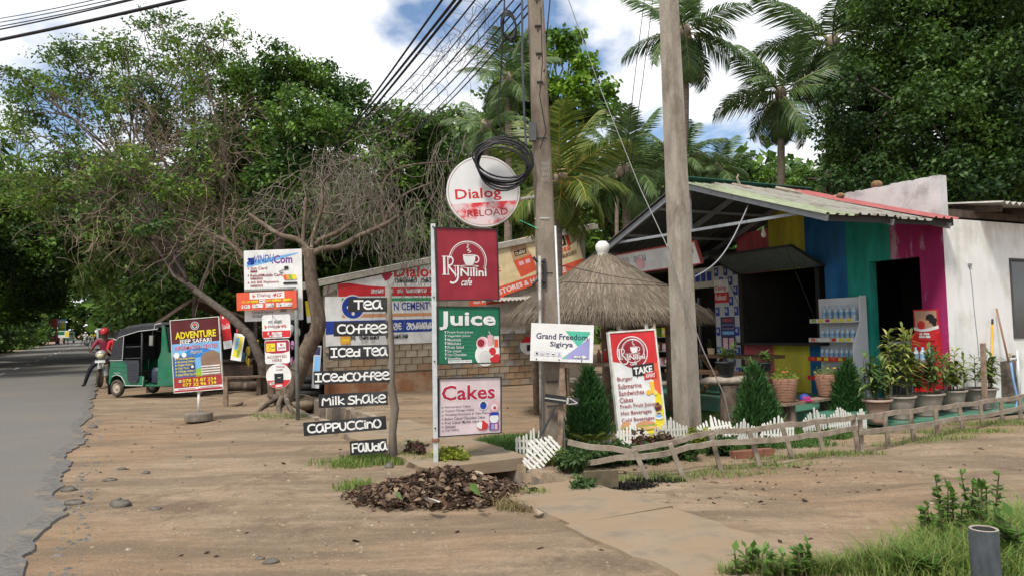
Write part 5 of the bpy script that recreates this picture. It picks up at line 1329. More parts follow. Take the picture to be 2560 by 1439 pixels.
SOIL = mat('potting_soil', (.035, .024, .017), (.06, .042, .03), scale=20, rough=1, bump=.6)
# log table
lt = G(1824, 1056); log = thing('log_table', 'rough log slab on a stump holding three small pots', 'table', lt)
m = MB(); m.lathe([(.14, -.1), (.135, .1), (.125, .45), (.14, .56)], 12); m.build('stump', BARK, log, True)
m = MB(); m.tube([(-.42, .02, .61), (-.30, 0, .62), (.1, .02, .62), (.5, .05, .63), (.62, .08, .64)], [.06, .13, .15, .12, .05], 10, flat=.5); m.build('slab', mat('bleached_log', (.20, .165, .13), (.33, .28, .23), scale=8, rough=.95, bump=.7), log, True)
def leafspray(n, length, width, base, h, spread, seed, droop=.5, stems=5, curl=.3):
    """long leaves growing from upright stems: returns leaf quads (n,2 quads)"""
    g = np.random.default_rng(seed); out = []
    st = [(g.normal(0, base), g.normal(0, base), h * g.uniform(.55, 1.0), g.uniform(-.12, .12), g.uniform(-.12, .12)) for _ in range(stems)]
    for i in range(n):
        sx_, sy_, sh, lx, ly = st[i % stems]
        f = g.uniform(.25, 1.0); p = np.array([sx_ + lx * f * sh, sy_ + ly * f * sh, sh * f])
        a = g.uniform(0, 2 * np.pi); el = g.uniform(.1, .9) + (f > .9) * .5
        d = np.array([np.cos(a) * np.cos(el), np.sin(a) * np.cos(el), np.sin(el)]); L = length * g.uniform(.7, 1.15)
        sd_ = np.array([-np.sin(a), np.cos(a), 0]) * width * g.uniform(.7, 1.1)
        m1 = p + d * L * .45; m1[2] -= droop * L * .06; e = p + d * L; e[2] -= droop * L * .5
        out.append([p, m1 - sd_, m1 + sd_]); out.append([m1 - sd_, e, m1 + sd_])
    return np.array(out), st
def grow(parent, quads, mt, name='leaves', stems=None, smt=None, zoff=0.0):
    v = quads.reshape(-1, 3); v = v + np.array([0, 0, zoff])
    # merge pairs so that one leaf is one island
    n = len(quads) // 2
    vs = v.reshape(n, 2, 3, 3); pts = np.stack([vs[:, 0, 0], vs[:, 0, 1], vs[:, 1, 1], vs[:, 0, 2]], 1).reshape(-1, 3)
    me = npfaces(name, pts.reshape(-1, 4, 3), [(0, 1, 3), (1, 2, 3)], mt); o = link(name, me, parent)
    if stems:
        m = MB()
        for sx_, sy_, sh, lx, ly in stems: m.tube([(sx_, sy_, zoff - .02), (sx_ + lx * sh, sy_ + ly * sh, zoff + sh)], [.008, .004], 5)
        m.build('stems', smt, parent)
    return o
HERB = leafmat('herb_leaf', [(.05, .10, .025), (.09, .16, .04), (.14, .22, .06)], .35)
STEM = mat('green_stem', (.07, .06, .03), (.11, .10, .05), scale=20, rough=.8)
BKPOT = mat('black_pot', (.03, .036, .038), (.045, .052, .055), scale=8, rough=.6)
def smallpot(px, py, y, r, h, mt, label, seed, plant=.22, n=40, cat='potted plant', lw=.03, ll=.16):
    p = P(px, py, y); t = thing('potted_plant', label, cat, p)
    m = MB(); m.lathe([(0, 0), (r * .72, 0), (r * .96, h * .9), (r * 1.06, h * .9), (r * 1.06, h), (r * .95, h), (r * .9, h * .85), (0, h * .85)], 18); m.build('pot', mt, t, True)
    m = MB(); m.lathe([(r * .9, h * .86), (0, h * .88)], 14); m.build('soil', SOIL, t)
    q, st = leafspray(n, ll, lw, r * .3, plant, 1, seed, stems=4); grow(t, q, HERB, 'leaves', st, STEM, h * .85)
    return t
smallpot(1815, 937, 11.35, .145, .20, BKPOT, 'small leafy plant in a wide black pot on the log table', 3, .28, 46, lw=.035)
smallpot(1874, 934, 11.4, .105, .11, mat('green_pot', (.03, .12, .06), (.045, .15, .08), scale=8, rough=.5), 'tiny seedling in a low green pot on the log table', 5, .16, 40, lw=.012, ll=.1)
smallpot(1912, 930, 11.45, .105, .15, BKPOT, 'broad-leaved plant in a narrow black pot on the log table', 6, .22, 34, lw=.035)
pp = MC @ Vector((-.16, 4.25, 1.08)); tp = thing('potted_plant', 'small dark plant in a cream pot on the hatch counter', 'potted plant', MC @ Vector((-1.0, 4.3, FL + .74)))
m = MB(); m.lathe([(0, 0), (.06, 0), (.075, .12), (0, .12)], 12); m.build('pot', CREAM, tp); q, st = leafspray(40, .12, .02, .02, .16, 1, 9); grow(tp, q, HERB, 'leaves', st, STEM, .1)
# plank bench on stumps with two basket pots and a cap
pa_, pb_ = G(1972, 1060), G(2068, 1043)
bt = thing('stump_bench', 'thin plank laid on two bark stumps before the porch', 'bench', pa_)
for i, (q, h) in enumerate(((pa_, .28), (pb_, .27))):
    m = MB(); c = q - pa_; m.lathe([(.125, -.08), (.115, .05), (.10, .2), (.105, h)], 12, c=tuple(c)); m.build('stump', BARK, bt, True)
d = (pb_ - pa_).normalized(); a = -d * .22; b = (pb_ - pa_) + d * .2
m = MB(); m.beam(a + Vector((0, 0, .30)), b + Vector((0, 0, .295)), .24, .035); m.build('plank', PLANK, bt)
BASK = newmat('basket_pot')[0]
def basket():
    t = BASK.node_tree; b = t.nodes['Principled BSDF']; b.inputs['Base Color'].default_value = (.33, .165, .105, 1); b.inputs['Roughness'].default_value = .7
    tc = t.nodes.new('ShaderNodeTexCoord'); w = t.nodes.new('ShaderNodeTexWave'); w.bands_direction = 'Z'; w.inputs['Scale'].default_value = 14; w.inputs['Distortion'].default_value = 3.5; w.inputs['Detail Scale'].default_value = 6
    t.links.new(tc.outputs['Object'], w.inputs[0]); bp = t.nodes.new('ShaderNodeBump'); bp.inputs['Strength'].default_value = .8; bp.inputs['Distance'].default_value = .02
    t.links.new(w.outputs['Fac'], bp.inputs['Height']); t.links.new(bp.outputs[0], b.inputs['Normal'])
basket()
MOSS = leafmat('portulaca_leaf', [(.14, .20, .03), (.22, .30, .05), (.30, .36, .08), (.12, .18, .04)], .4)
for i, (px, py, y) in enumerate(((1965, 1010, pa_.y), (2069, 1001, pb_.y))):
    p = P(px, py, y); p.z = .315
    t = thing('potted_plant', ['woven terracotta pot of dense yellow-green succulents beside the cap', 'woven terracotta pot of sparse flowering succulents at the plank end'][i], 'potted plant', p)
    m = MB(); m.lathe([(0, 0), (.115, 0), (.13, .03), (.165, .24), (.175, .33), (.165, .345), (.155, .33), (0, .30)], 24); m.build('pot', BASK, t, True)
    g = np.random.default_rng(20 + i); n = 420 if i == 0 else 240; out = []
    for k in range(n):
        a = g.uniform(0, 2 * np.pi); r = .19 * math.sqrt(g.uniform()); z = .33 + .10 * (1 - (r / .2) ** 2) * g.uniform(.2, 1.2) + (.05 if g.uniform() > .9 else 0)
        p0 = np.array([r * np.cos(a), r * np.sin(a), z]); dd = g.normal(0, 1, 3); dd[2] = abs(dd[2]); dd /= np.linalg.norm(dd); s_ = np.cross(dd, g.normal(0, 1, 3)); s_ /= np.linalg.norm(s_); L = g.uniform(.03, .055)
        out += [p0, p0 + dd * L * .5 - s_ * .007, p0 + dd * L, p0 + dd * L * .5 + s_ * .007]
    link('leaves', npmesh('leaves', np.array(out), 4, MOSS), t)
    for k in range(3):
        m = MB(); m.ell((0, 0, 0), (.016, .016, .01), 8, 5); o = m.build('flower', ORANGE if i == 0 else flat('flower_yellow', (.7, .5, .05)), t); o.location = (g.uniform(-.12, .12), -.1, .44)
cp = P(2012, 1006, (pa_.y + pb_.y) / 2 - .1); cp.z = .316; ct = thing('baseball_cap', 'blue and crimson cap lying on the plank bench between the pots', 'cap', cp)
m = MB(); m.ell((0, 0, 0), (.085, .095, .10), 14, 10); m.v = [(x, y, max(0.002, z)) for x, y, z in m.v]; m.build('crown', flat('cap_blue', (.04, .06, .28)), ct, True)
m = MB(); m.prism([(-.085, -.1), (-.04, -.17), (.06, -.17), (.09, -.1), (.09, .02), (-.09, .02)], .002, .012); m.v = [(x, z, y) for x, y, z in m.v]; m.build('brim', flat('cap_crimson', (.45, .03, .12)), ct)
m = MB()
for k in range(5): m.box((-.048 + .024 * k, -.094 + .008 * abs(k - 2), .042), (.017, .004, .042))
m.build('lettering', flat('cap_crimson', (.45, .03, .12)), ct)

# five big planters with dracaena
DRAC = leafmat('dracaena_leaf', [(.09, .16, .035), (.16, .24, .05), (.32, .36, .09), (.50, .50, .17), (.13, .20, .045)], .35, .4)
DRAC2 = leafmat('dracaena_dark_leaf', [(.05, .105, .03), (.085, .155, .04), (.16, .235, .07), (.30, .35, .14)], .35, .4)
for i, (px, py, w, h, mt, n, r_) in enumerate(((2196, 1066, .19, .62, DRAC2, 150, .17), (2254, 1056, .19, .95, DRAC, 330, .18), (2318, 1047, .23, .66, DRAC2, 250, .2), (2381, 1037, .2, .60, DRAC, 190, .2), (2451, 1030, .24, .58, DRAC2, 170, .2))):
    p = G(px, py); p.z = .05; t = thing('planter', ['flared cement planter with a thin dark dracaena beside the slim conifer', 'cement planter with the tallest bright variegated dracaena', 'wide cement planter of dark dracaena before the red drinks rack', 'cement planter of yellowish dracaena beside the magenta wall corner', 'wide cement planter of dracaena before the white wall and stump'][i], 'planter', p)
    H = .33
    pf = [(0, 0), (w * .62, 0), (w * .66, .03), (w * .60, .05), (w * .80, H * .35), (w * .96, H * .8), (w * .97, H * .9), (w * 1.12, H * .93), (w * 1.13, H), (w * .98, H), (w * .92, H * .85), (0, H * .85)]
    if i == 0: pf = [(0, 0), (w * .5, 0), (w * .55, .04), (w * .72, H * .5), (w * .85, H * .88), (w * 1.05, H * .9), (w * 1.05, H), (w * .9, H), (w * .82, H * .85), (0, H * .85)]
    m = MB(); m.lathe(pf, 28); m.build('pot', STONEPOT if i else mat('terracotta_grey_pot', (.27, .185, .14), (.36, .265, .21), scale=6, rough=.9, bump=.3), t, True)
    m = MB(); m.lathe([(w * .92, H * .86), (0, H * .88)], 16); m.build('soil', SOIL, t)
    q, st = leafspray(int(n * 1.5), .25, .026, w * .5, h * 1.08, 1, 40 + i, droop=.9, stems=9); grow(t, q, mt, 'leaves', st, STEM, H * .85)

# conifers: columns of fine upright sprays
def conifer(px, py, h, r, label, seed):
    p = G(px, py); t = thing('conifer_shrub', label, 'shrub', p); g = np.random.default_rng(seed); n = 11000; out = []
    sp = np.array([(g.uniform(-.15, .15) * r, 0, 1, .62)] + [(g.uniform(-.5, .5) * r, g.uniform(-.5, .5) * r, g.uniform(.55, .86), g.uniform(.45, .7)) for _ in range(5)]); k = g.integers(0, 6, n)
    z = g.random(n) ** .85 * h * sp[k, 2]; a = g.random(n) * 2 * np.pi
    prof = np.interp(z / (h * sp[k, 2]), [0, .12, .35, .6, .8, 1.0], [.6, .95, 1.0, .78, .45, .05]) * r * sp[k, 3]
    rr_ = prof * (1 + .25 * np.sin(a * 5 + seed + z * 9)) * (1 - .5 * g.random(n) ** 2)
    p0 = np.stack([rr_ * np.cos(a) + sp[k, 0], rr_ * np.sin(a) + sp[k, 1], z], -1)
    d = unit(np.stack([np.cos(a) * .45, np.sin(a) * .45, np.ones(n)], -1) + g.normal(0, .35, (n, 3)))
    s_ = unit(np.cross(d, g.normal(0, 1, (n, 3)))); L = (.05 + .14 * g.random(n) ** 3)[:, None]; w_ = .006 + .004 * g.random((n, 1))
    q = np.stack([p0, p0 + d * L * .5 - s_ * w_, p0 + d * L, p0 + d * L * .5 + s_ * w_], 1)
    link('sprays', npmesh('sprays', q.reshape(-1, 3), 4, CONIF), t); m = MB(); m.tube([(0, 0, -.05), (0, 0, h * .8)], [.03, .008], 6); m.build('trunk', DBARK, t)
CONIF = leafmat('conifer_leaf', [(.016, .055, .014), (.03, .09, .022), (.07, .16, .04), (.022, .075, .022)], .25, .6)
conifer(1483, 1108, .92, .32, 'dense green conifer shrub between stepped pole and take-away board', 3)
conifer(1884, 1082, .88, .34, 'dense green conifer shrub before the log table', 5)
conifer(2120, 1046, .84, .27, 'slim green conifer shrub beside the plank bench end', 9)

# ------------------------------------------------------------------ fences
RAILW = mat('fence_rail_wood', (.19, .15, .115), (.31, .26, .205), scale=8, rough=.95, bump=.5, stretch=(1, 1, 1))
def fence(name, label, posts, rails):
    b = G(*posts[0][1]); t = thing(name, label, 'fence', b)
    for (top, bot) in posts:
        q = G(*bot); tp = P(*top, q.y - .02); m = MB(); m.beam(q - b - Vector((0, 0, .08)), tp - b + (tp - q).normalized() * .02, .045, .03, up=(0, 1, 0)); m.build('post', RAILW, t)
    for r in rails:
        ys = [None] * len(r)
        m = MB(); pts = []
        for px, py, k in r: pts.append(P(px, py, k) - b)
        q_ = [pts[0]]
        for a, c in zip(pts, pts[1:]):
            for k in (1, 2, 3): q_.append(a.lerp(c, k / 3) + Vector((0, 0, RD.uniform(-.014, .014) if k < 3 else 0)))
        for a, c in zip(q_, q_[1:]):
            m.beam(a, c + (c - a).normalized() * .004, .024, .054, up=(0, 0, 1))
        m.build('rail', RAILW, t)
fence('rail_fence', 'leaning broken timber rail fence before the white pickets',
      [((1588, 1128), (1628, 1196)), ((1677, 1112), (1716, 1192)), ((1778, 1088), (1806, 1168)), ((1874, 1078), (1905, 1162)), ((1956, 1066), (1986, 1142)), ((2042, 1052), (2060, 1122)), ((2132, 1040), (2146, 1126))],
      [[(1420, 1104, 7.9), (1590, 1131, 7.6)], [(1580, 1122, 7.62), (1680, 1105, 7.7), (1760, 1084, 7.85)], [(1757, 1083, 7.85), (1875, 1075, 7.95), (1985, 1058, 8.1)], [(1985, 1060, 8.1), (2060, 1052, 8.35), (2137, 1040, 8.6)],
       [(1440, 1158, 7.8), (1597, 1140, 7.5)], [(1588, 1142, 7.52), (1690, 1126, 7.6), (1782, 1106, 7.72)], [(1780, 1107, 7.72), (1900, 1100, 7.85), (1992, 1092, 8.0)], [(1990, 1093, 8.0), (2070, 1082, 8.25), (2142, 1068, 8.5)]])
fence('rail_fence', 'upright timber rail fence before the row of cement planters',
      [((2149, 1040), (2156, 1126)), ((2212, 1034), (2222, 1112)), ((2276, 1028), (2286, 1100)), ((2338, 1020), (2345, 1087)), ((2398, 1012), (2408, 1072)), ((2450, 1004), (2456, 1060)), ((2502, 996), (2506, 1052)), ((2548, 988), (2552, 1044))],
      [[(2146, 1042, 8.55), (2280, 1027, 9.15), (2400, 1010, 9.8), (2500, 998, 10.5), (2580, 987, 11)], [(2150, 1080, 8.55), (2285, 1064, 9.15), (2400, 1044, 9.8), (2500, 1030, 10.5), (2580, 1014, 11)]])
def picket_mesh():
    hs = [.20, .215, .235, .262, .29, .31, .29, .262, .235, .215, .20]; ms = []
    return hs
pk = {}
def picket_piece(label, M, n=11, group='white plastic picket edging'):
    t = thing('picket_edging', label, 'fence'); t.matrix_world = M; t["group"] = group
    tag(t, label, 'fence', group)
    for i in range(n):
        h = .20 + .115 * (1 - abs(i - (n - 1) / 2) / ((n - 1) / 2)) ** 1.5
        k = round(h, 3)
        if k not in pk:
            q = MB(); q.prism([(-.0125, .0), (.0125, .0), (.0125, h - .02), (0, h), (-.0125, h - .02)], -.005, .005); pk[k] = q.mesh('picket', WHITEPL)
        o = link('picket', pk[k], t); o.location = (i * .042, 0, RD.uniform(-.012, .006)); o.rotation_euler = (0, RD.uniform(-.06, .06), 0)
    m = MB(); L = (n - 1) * .042; m.bbox(-.02, L + .02, .005, .014, .05, .075); m.bbox(-.02, L + .02, .005, .014, .135, .16); m.build('rails', WHITEPL, t)
def upright(px, py, rz=0.0, tilt=0.0, lean=0.0, y=None):
    p = G(px, py) if y is None else P(px, py, y)
    return Matrix.Translation(p) @ Matrix.Rotation(rz, 4, 'Z') @ Matrix.Rotation(lean, 4, 'X') @ Matrix.Rotation(tilt, 4, 'Y')
picket_piece('white picket edging standing askew on the grass beside the stepped pole', upright(1292, 1132, -.1, .03, .1))
picket_piece('white picket edging tipped over into the drain beside the stepped pole', Matrix.Translation(P(1338, 1184, 8.05)) @ Matrix.Rotation(.2, 4, 'Z') @ Matrix.Rotation(rad(-42), 4, 'Y') @ Matrix.Rotation(rad(-12), 4, 'X'), 10)
lbs = ['white picket edging under the hotel sign beside the broken rail', 'white picket edging before the take-away board foot', 'white picket edging by the crotons at the foot of the thick pole', 'white picket edging behind the leaning rails next to the thick pole', 'white picket edging in front of the conifer by the log table', 'white picket edging between the conifer and the bark stump']
for i, px in enumerate((1445, 1545, 1640, 1752, 1818, 1905)):
    picket_piece(lbs[i], upright(px, [1112, 1116, 1106, 1102, 1108, 1098][i], rad(10) + RD.uniform(-.2, .2), RD.uniform(-.12, .12), RD.uniform(-.3, .15)))
picket_piece('white picket edging tilted between the plank bench stumps', upright(2012, 1082, .3, rad(-8), .1), 9)
picket_piece('white picket edging upright below the second basket pot', upright(2076, 1076, .35, rad(-5), .0), 10)
picket_piece('white picket edging ending beside the slim conifer', upright(2140, 1072, .5, .05, 0), 6)

# ------------------------------------------------------------------ corner by the white wall
p = G(2512, 1012); t = thing('tree_stump', 'tall dark hollow tree stump standing against the white wall', 'stump', p)
m = MB(); m.lathe([(.30, -.1), (.25, .1), (.22, .5), (.235, .78), (.17, .74), (.14, .6), (0, .58)], 16, sx=.8); m.v = [(x * (1 + .06 * math.sin(7 * z + 5 * x)), y, z + .05 * math.sin(9 * x)) for x, y, z in m.v]; m.build('bark_shell', DBARK, t, True)
m = MB(); a, b = lh(2522, 905, 'y', -.25), lh(2491, 770, 'y', -.05); m.tube([a, b], .016, 8); o = m.build('broom_handle', mat('brown_handle', (.22, .13, .08), (.28, .17, .11), scale=9), None, True); o.matrix_world = MC; tag(o, 'brown wooden pole leaning over the stump against the white wall', 'broom handle')
m = MB(); a, b = lh(2478, 1000, 'y', -.3), lh(2481, 797, 'y', -.06); m.tube([a, a.lerp(b, .93)], .016, 8, 0); m.tube([a.lerp(b, .93), b], .017, 8, 1); o = m.build('broom_handle', [flat('handle_orange', (.68, .33, .03)), BLACK], None, True); o.matrix_world = MC; tag(o, 'orange broom handle with black tip against the white wall', 'broom handle')
m = MB(); a, b = lh(2462, 1000, 'y', -.5), lh(2457, 857, 'y', -.5); m.beam(a, b, .07, .05); o = m.build('short_post', PLANK); o.matrix_world = MC; tag(o, 'short timber post standing among the planter leaves', 'post')
p = G(2552, 1030); t = thing('standpipe', 'grey standpipe tap with pale blue hose beside the stump', 'tap', p)
m = MB(); m.tube([(0, 0, 0), (.0, 0, .95)], .022, 8); m.tube([(0, 0, .82), (-.12, -.02, .82), (-.12, -.02, .78)], .018, 8); m.build('riser', GALV, t, True)
m = MB(); m.box((-.12, -.02, .86), (.02, .02, .06)); m.box((-.13, -.02, .9), (.06, .02, .02)); m.build('tap_handle', flat('brass', (.42, .35, .2)), t)
m = MB(); m.tube([(-.12, -.02, .77), (-.10, -.02, .5), (-.05, -.03, .2), (-.12, -.06, .05), (-.4, -.1, .03), (-.7, .0, .03)], .018, 8); m.build('hose', flat('hose_blue', (.16, .30, .52)), t, True)

# ------------------------------------------------------------------ stall front beside the pruned tree
stl = thing('roadside_stall', 'dark open roadside stall with a sagging gable roof behind the tuk-tuk', 'stall', W(24.5, 2.4))
sb = stl.location
Pl = lambda px, py, y: P(px, py, y) - sb
m = MB(); y0 = 21.0
ap, le, ri = Pl(487, 742, y0), Pl(372, 818, y0), Pl(640, 800, y0 + .4)
bk = UU * 3.2
for q, e in ((le, ap), (ri, ap)):
    m.add([q, e, e + bk, q + bk, q - Vector((0, 0, .07)), e - Vector((0, 0, .07)), e + bk - Vector((0, 0, .07)), q + bk - Vector((0, 0, .07))], [(0, 1, 2, 3), (7, 6, 5, 4), (0, 4, 5, 1), (3, 2, 6, 7), (0, 3, 7, 4), (1, 5, 6, 2)])
m.build('roof', mat('thatch_brown_tile', (.075, .05, .038), (.13, .085, .06), scale=9, rough=.95, bump=.6), stl)
for q in (le, ap, ri):
    m = MB(); m.beam(Vector((q.x, q.y, -.05)), q - Vector((0, 0, .05)), .1, .1); m.build('post', DARKWOOD, stl)
m = MB(); a = le + bk; b = ri + bk; m.add([Vector((a.x, a.y, 0)), Vector((b.x, b.y, 0)), b + Vector((0, 0, .2)), a], [(0, 1, 2, 3)]); m.build('rear_wall', INT, stl)
m = MB(); a = ri; m.add([Vector((a.x, a.y, 0)), a, a + bk, Vector((a.x, a.y, 0)) + bk], [(0, 1, 2, 3)]); m.build('side_wall', INT, stl)
m = MB(); a = Pl(478, 905, y0); b = Pl(640, 905, y0); m.beam(Vector((a.x, a.y, .8)), Vector((b.x, b.y, .8)), .6, .06); m.beam(Vector((a.x, a.y, .4)), Vector((b.x, b.y, .4)), .5, .75); m.build('counter', DARKWOOD, stl)
S = Sign('drink_banner', (560, 872), (582, 868), (557, 782), 19.8, 19.7, label='red soft drink banner hanging from the roadside stall', cat='banner', face=RED, thick=.01)
S.text('Coca-Cola', .05, .3, .95, .45, WHITE, .02, .3); S.disc(.3, .12, .12, WHITE); S.rect(.0, .78, 1, 1, WHITE); S.done()
S = Sign('snack_sheet', (576, 898), (602, 902), (590, 832), 18.9, 18.8, label='white hanging sheet with yellow and blue printed packets beside the tree', cat='poster', thick=.01); S.poly([(.25, .1), (.9, .1), (.8, .9), (.15, .85)], YELLOW); S.poly([(.3, .15), (.6, .15), (.5, .6), (.2, .6)], LBLUE); S.rect(.5, .6, .75, .85, LGREEN); S.done()
S = Sign('newspaper', (779, 968), (797, 970), (784, 862), 17.6, 17.5, label='blue and white newspaper sheet hanging at the store corner', cat='newspaper', thick=.01, face=flat('newsprint', (.50, .52, .54))); S.rect(.2, .25, .95, .62, LBLUE); S.rect(.1, .03, .9, .22, NAVY); S.rect(.0, .62, .5, 1, GREYP); S.done()
S = Sign('packet_board', (768, 806), (802, 802), (764, 752), 18.2, 18.2, label='yellow and red packet board hung under the store eave', cat='poster', thick=.02, face=YELLOW); S.rect(0, .7, .45, 1, WHITE); S.rect(.6, .75, 1, 1, RED); S.text('LAK', .5, .08, .9, .2, BLACK, .02); S.done()
SNK = [flat('packet_%d' % i, c) for i, c in enumerate(((.5, .05, .05), (.55, .4, .05), (.1, .25, .4), (.4, .4, .4), (.1, .3, .1), (.35, .15, .3)))]
pkm = []
for c in SNK:
    q = MB(); q.ell((0, 0, -.12), (.075, .03, .12), 8, 6); pkm.append(q.mesh('snack_packet', c, True))
for i in range(26):
    px, py = RD.uniform(590, 800), RD.uniform(800, 905)
    o = link('snack_packet', RD.choice(pkm)); o.location = P(px, py, 18.9 + RD.uniform(0, .6)); o.rotation_euler = (0, 0, RD.uniform(0, 3)); tag(o, 'shiny snack packet hanging in strips at the store front', 'snack packet', 'snack packets at the store front')
for j in range(6):
    m = MB(); px = 595 + j * 40; m.tube([P(px, 770, 19.1), P(px + 3, 910, 19.1)], .012, 5); o = m.build('hanging_string', CABLE); tag(o, 'dark string strung down the store front for hanging packets', 'string', 'packet strings at the store front')
tm = MB()
for k in range(14):
    pass
for i in range(3):
    m = MB(); R0, r0 = .26, .085; n1_, n2_ = 22, 9
    for a in range(n1_):
        for b in range(n2_):
            A, B = 2 * math.pi * a / n1_, 2 * math.pi * b / n2_; m.v.append(((R0 + r0 * math.cos(B)) * math.cos(A), (R0 + r0 * math.cos(B)) * math.sin(A), r0 * math.sin(B)))
    for a in range(n1_):
        for b in range(n2_): m.f.append((a * n2_ + b, ((a + 1) % n1_) * n2_ + b, ((a + 1) % n1_) * n2_ + (b + 1) % n2_, a * n2_ + (b + 1) % n2_)); m.m.append(0)
    o = m.build('old_tyre', RUBBER, None, True); o.location = P(770 + 4 * i, 965, 18.1) * 1; o.location.z = .09 + .16 * i; tag(o, ['old black tyre lowest in the pile by the store corner', 'old black tyre in the middle of the pile by the store corner', 'old black tyre topmost in the pile by the store corner'][i], 'tyre', 'old tyres at the store corner')
bn = G(563, 1012); t = thing('timber_bench', 'weathered plank seat on rough legs beside the tree roots', 'bench', bn)
a = P(556, 944, bn.y) - bn; b = P(655, 940, bn.y + .9) - bn
m = MB(); m.beam(a + Vector((-.1, .1, 0)), b, .30, .045); m.build('plank', PLANK, t)
for f in (.08, .92): m = MB(); q = a.lerp(b, f); m.beam(Vector((q.x, q.y, -.02)), q, .09, .07); m.build('leg', PLANK, t)
lg = G(690, 985); m = MB(); m.tube([lg + Vector((-1.6, 1.2, .15)), lg + Vector((.2, 1.9, .16))], [.12, .1], 9); o = m.build('fallen_log', BARK, None, True); tag(o, 'fallen log lying behind the tree roots by the stall', 'log')

# ------------------------------------------------------------------ people
SKIN = mat('skin_brown', (.10, .05, .03), (.13, .066, .04), scale=8, rough=.6)
def person(parent, name, J, E, mats, pick):
    """one continuous skinned figure; J: joint -> (x,y,z,r), E: bones, pick: joint -> material slot"""
    ks = list(J); me = bpy.data.meshes.new(name)
    me.from_pydata([J[k][:3] for k in ks], [(ks.index(a), ks.index(b)) for a, b in E], [])
    o = link(name, me)
    md = o.modifiers.new('skin', 'SKIN'); o.modifiers.new('sub', 'SUBSURF').levels = 2
    for i, k in enumerate(ks):
        sv = me.skin_vertices[0].data[i]; r = J[k][3]; sv.radius = r if hasattr(r, '__len__') else (r, r); sv.use_root = (i == 0)
    dg = bpy.context.evaluated_depsgraph_get(); dg.update()
    nm = bpy.data.meshes.new_from_object(o.evaluated_get(dg))
    bpy.data.objects.remove(o); bpy.data.meshes.remove(me)
    nm.materials.clear()
    for m in mats: nm.materials.append(m)
    segs = [(Vector(J[a][:3]), Vector(J[b][:3]), a, b) for a, b in E]
    for p in nm.polygons:
        best = None
        for a, b, ka, kb in segs:
            d = b - a; t = max(0, min(1, (p.center - a).dot(d) / d.length_squared)); q = (p.center - a - d * t).length
            if best is None or q < best[0]: best = (q, pick.get((ka, kb), pick.get(kb if t > .5 else ka, 0)))
        p.material_index = best[1]; p.use_smooth = True
    nm.name = name
    return link(name, nm, parent)
BON = [('pel', 'spi'), ('spi', 'che'), ('che', 'nec'), ('nec', 'hea'), ('hea', 'top')]
for s_ in 'LR': BON += [('che', 'sho' + s_), ('sho' + s_, 'elb' + s_), ('elb' + s_, 'wri' + s_), ('wri' + s_, 'han' + s_), ('pel', 'hip' + s_), ('hip' + s_, 'kne' + s_), ('kne' + s_, 'ank' + s_), ('ank' + s_, 'toe' + s_)]
PICK = {'pel': 1, 'spi': 0, 'che': 0, 'nec': 2, 'hea': 2, 'top': 2}
for s_ in 'LR': PICK.update({'sho' + s_: 0, 'elb' + s_: 2, 'wri' + s_: 2, 'han' + s_: 2, 'hip' + s_: 1, 'kne' + s_: 1, 'ank' + s_: 3, 'toe' + s_: 3})
PICK.update({('nec', 'hea'): 2, ('shoL', 'elbL'): 0, ('shoR', 'elbR'): 0})
def rider(parent, shirt, seed=0):
    J = dict(pel=(-.12, 0, .86, (.14, .11)), spi=(-.08, 0, 1.06, (.14, .10)), che=(-.02, 0, 1.26, (.15, .10)), nec=(.02, 0, 1.40, .055), hea=(.05, 0, 1.50, (.085, .095)), top=(.05, 0, 1.60, (.07, .08)),
             shoL=(0, .19, 1.33, .065), elbL=(.16, .30, 1.12, .045), wriL=(.40, .30, 1.03, .032), hanL=(.48, .29, 1.03, .038), shoR=(0, -.19, 1.33, .065), elbR=(.16, -.30, 1.12, .045), wriR=(.40, -.30, 1.03, .032), hanR=(.48, -.29, 1.03, .038),
             hipL=(-.06, .11, .84, .09), kneL=(.30, .20, .72, .065), ankL=(.14, .22, .36, .045), toeL=(.30, .22, .32, .04), hipR=(-.06, -.11, .84, .09), kneR=(.14, -.36, .52, .065), ankR=(.10, -.50, .09, .045), toeR=(.26, -.53, .04, .04))
    return person(parent, 'rider_body', J, BON, [shirt, mat('dark_trousers', (.015, .016, .022), (.025, .026, .034), scale=8, rough=.85), SKIN, mat('dark_shoe', (.012, .011, .011), rough=.6)], PICK)
def wheel_mesh(R_, r_, wd, tyre, hub):
    """returns tyre mesh and rim mesh about the y axis"""
    t = MB(); n, k = 26, 8
    for a in range(n):
        for b in range(k):
            A, B = 2 * math.pi * a / n, 2 * math.pi * b / k; rr = R_ - r_ + r_ * math.cos(B); t.v.append((rr * math.cos(A), wd * math.sin(B), rr * math.sin(A)))
    for a in range(n):
        for b in range(k): t.f.append((a * k + b, a * k + (b + 1) % k, ((a + 1) % n) * k + (b + 1) % k, ((a + 1) % n) * k + b)); t.m.append(0)
    h = MB(); q = R_ - 2 * r_ + .01
    h.lathe([(0, -wd * .5), (q * .35, -wd * .55), (q * .4, -wd * .3), (q * .8, -wd * .3), (q, -wd * .7), (q, wd * .7), (q * .8, wd * .3), (0, wd * .5)], 22); h.v = [(x, z, y) for x, y, z in h.v]
    return t.mesh('tyre', tyre, True), h.mesh('rim', hub, True)
DUSTT = mat('dusty_tyre', (.05, .04, .032), (.10, .08, .062), scale=9, rough=.95, bump=.3)
HUBM = mat('dusty_hub', (.30, .26, .19), (.42, .37, .28), scale=7, rough=.7)
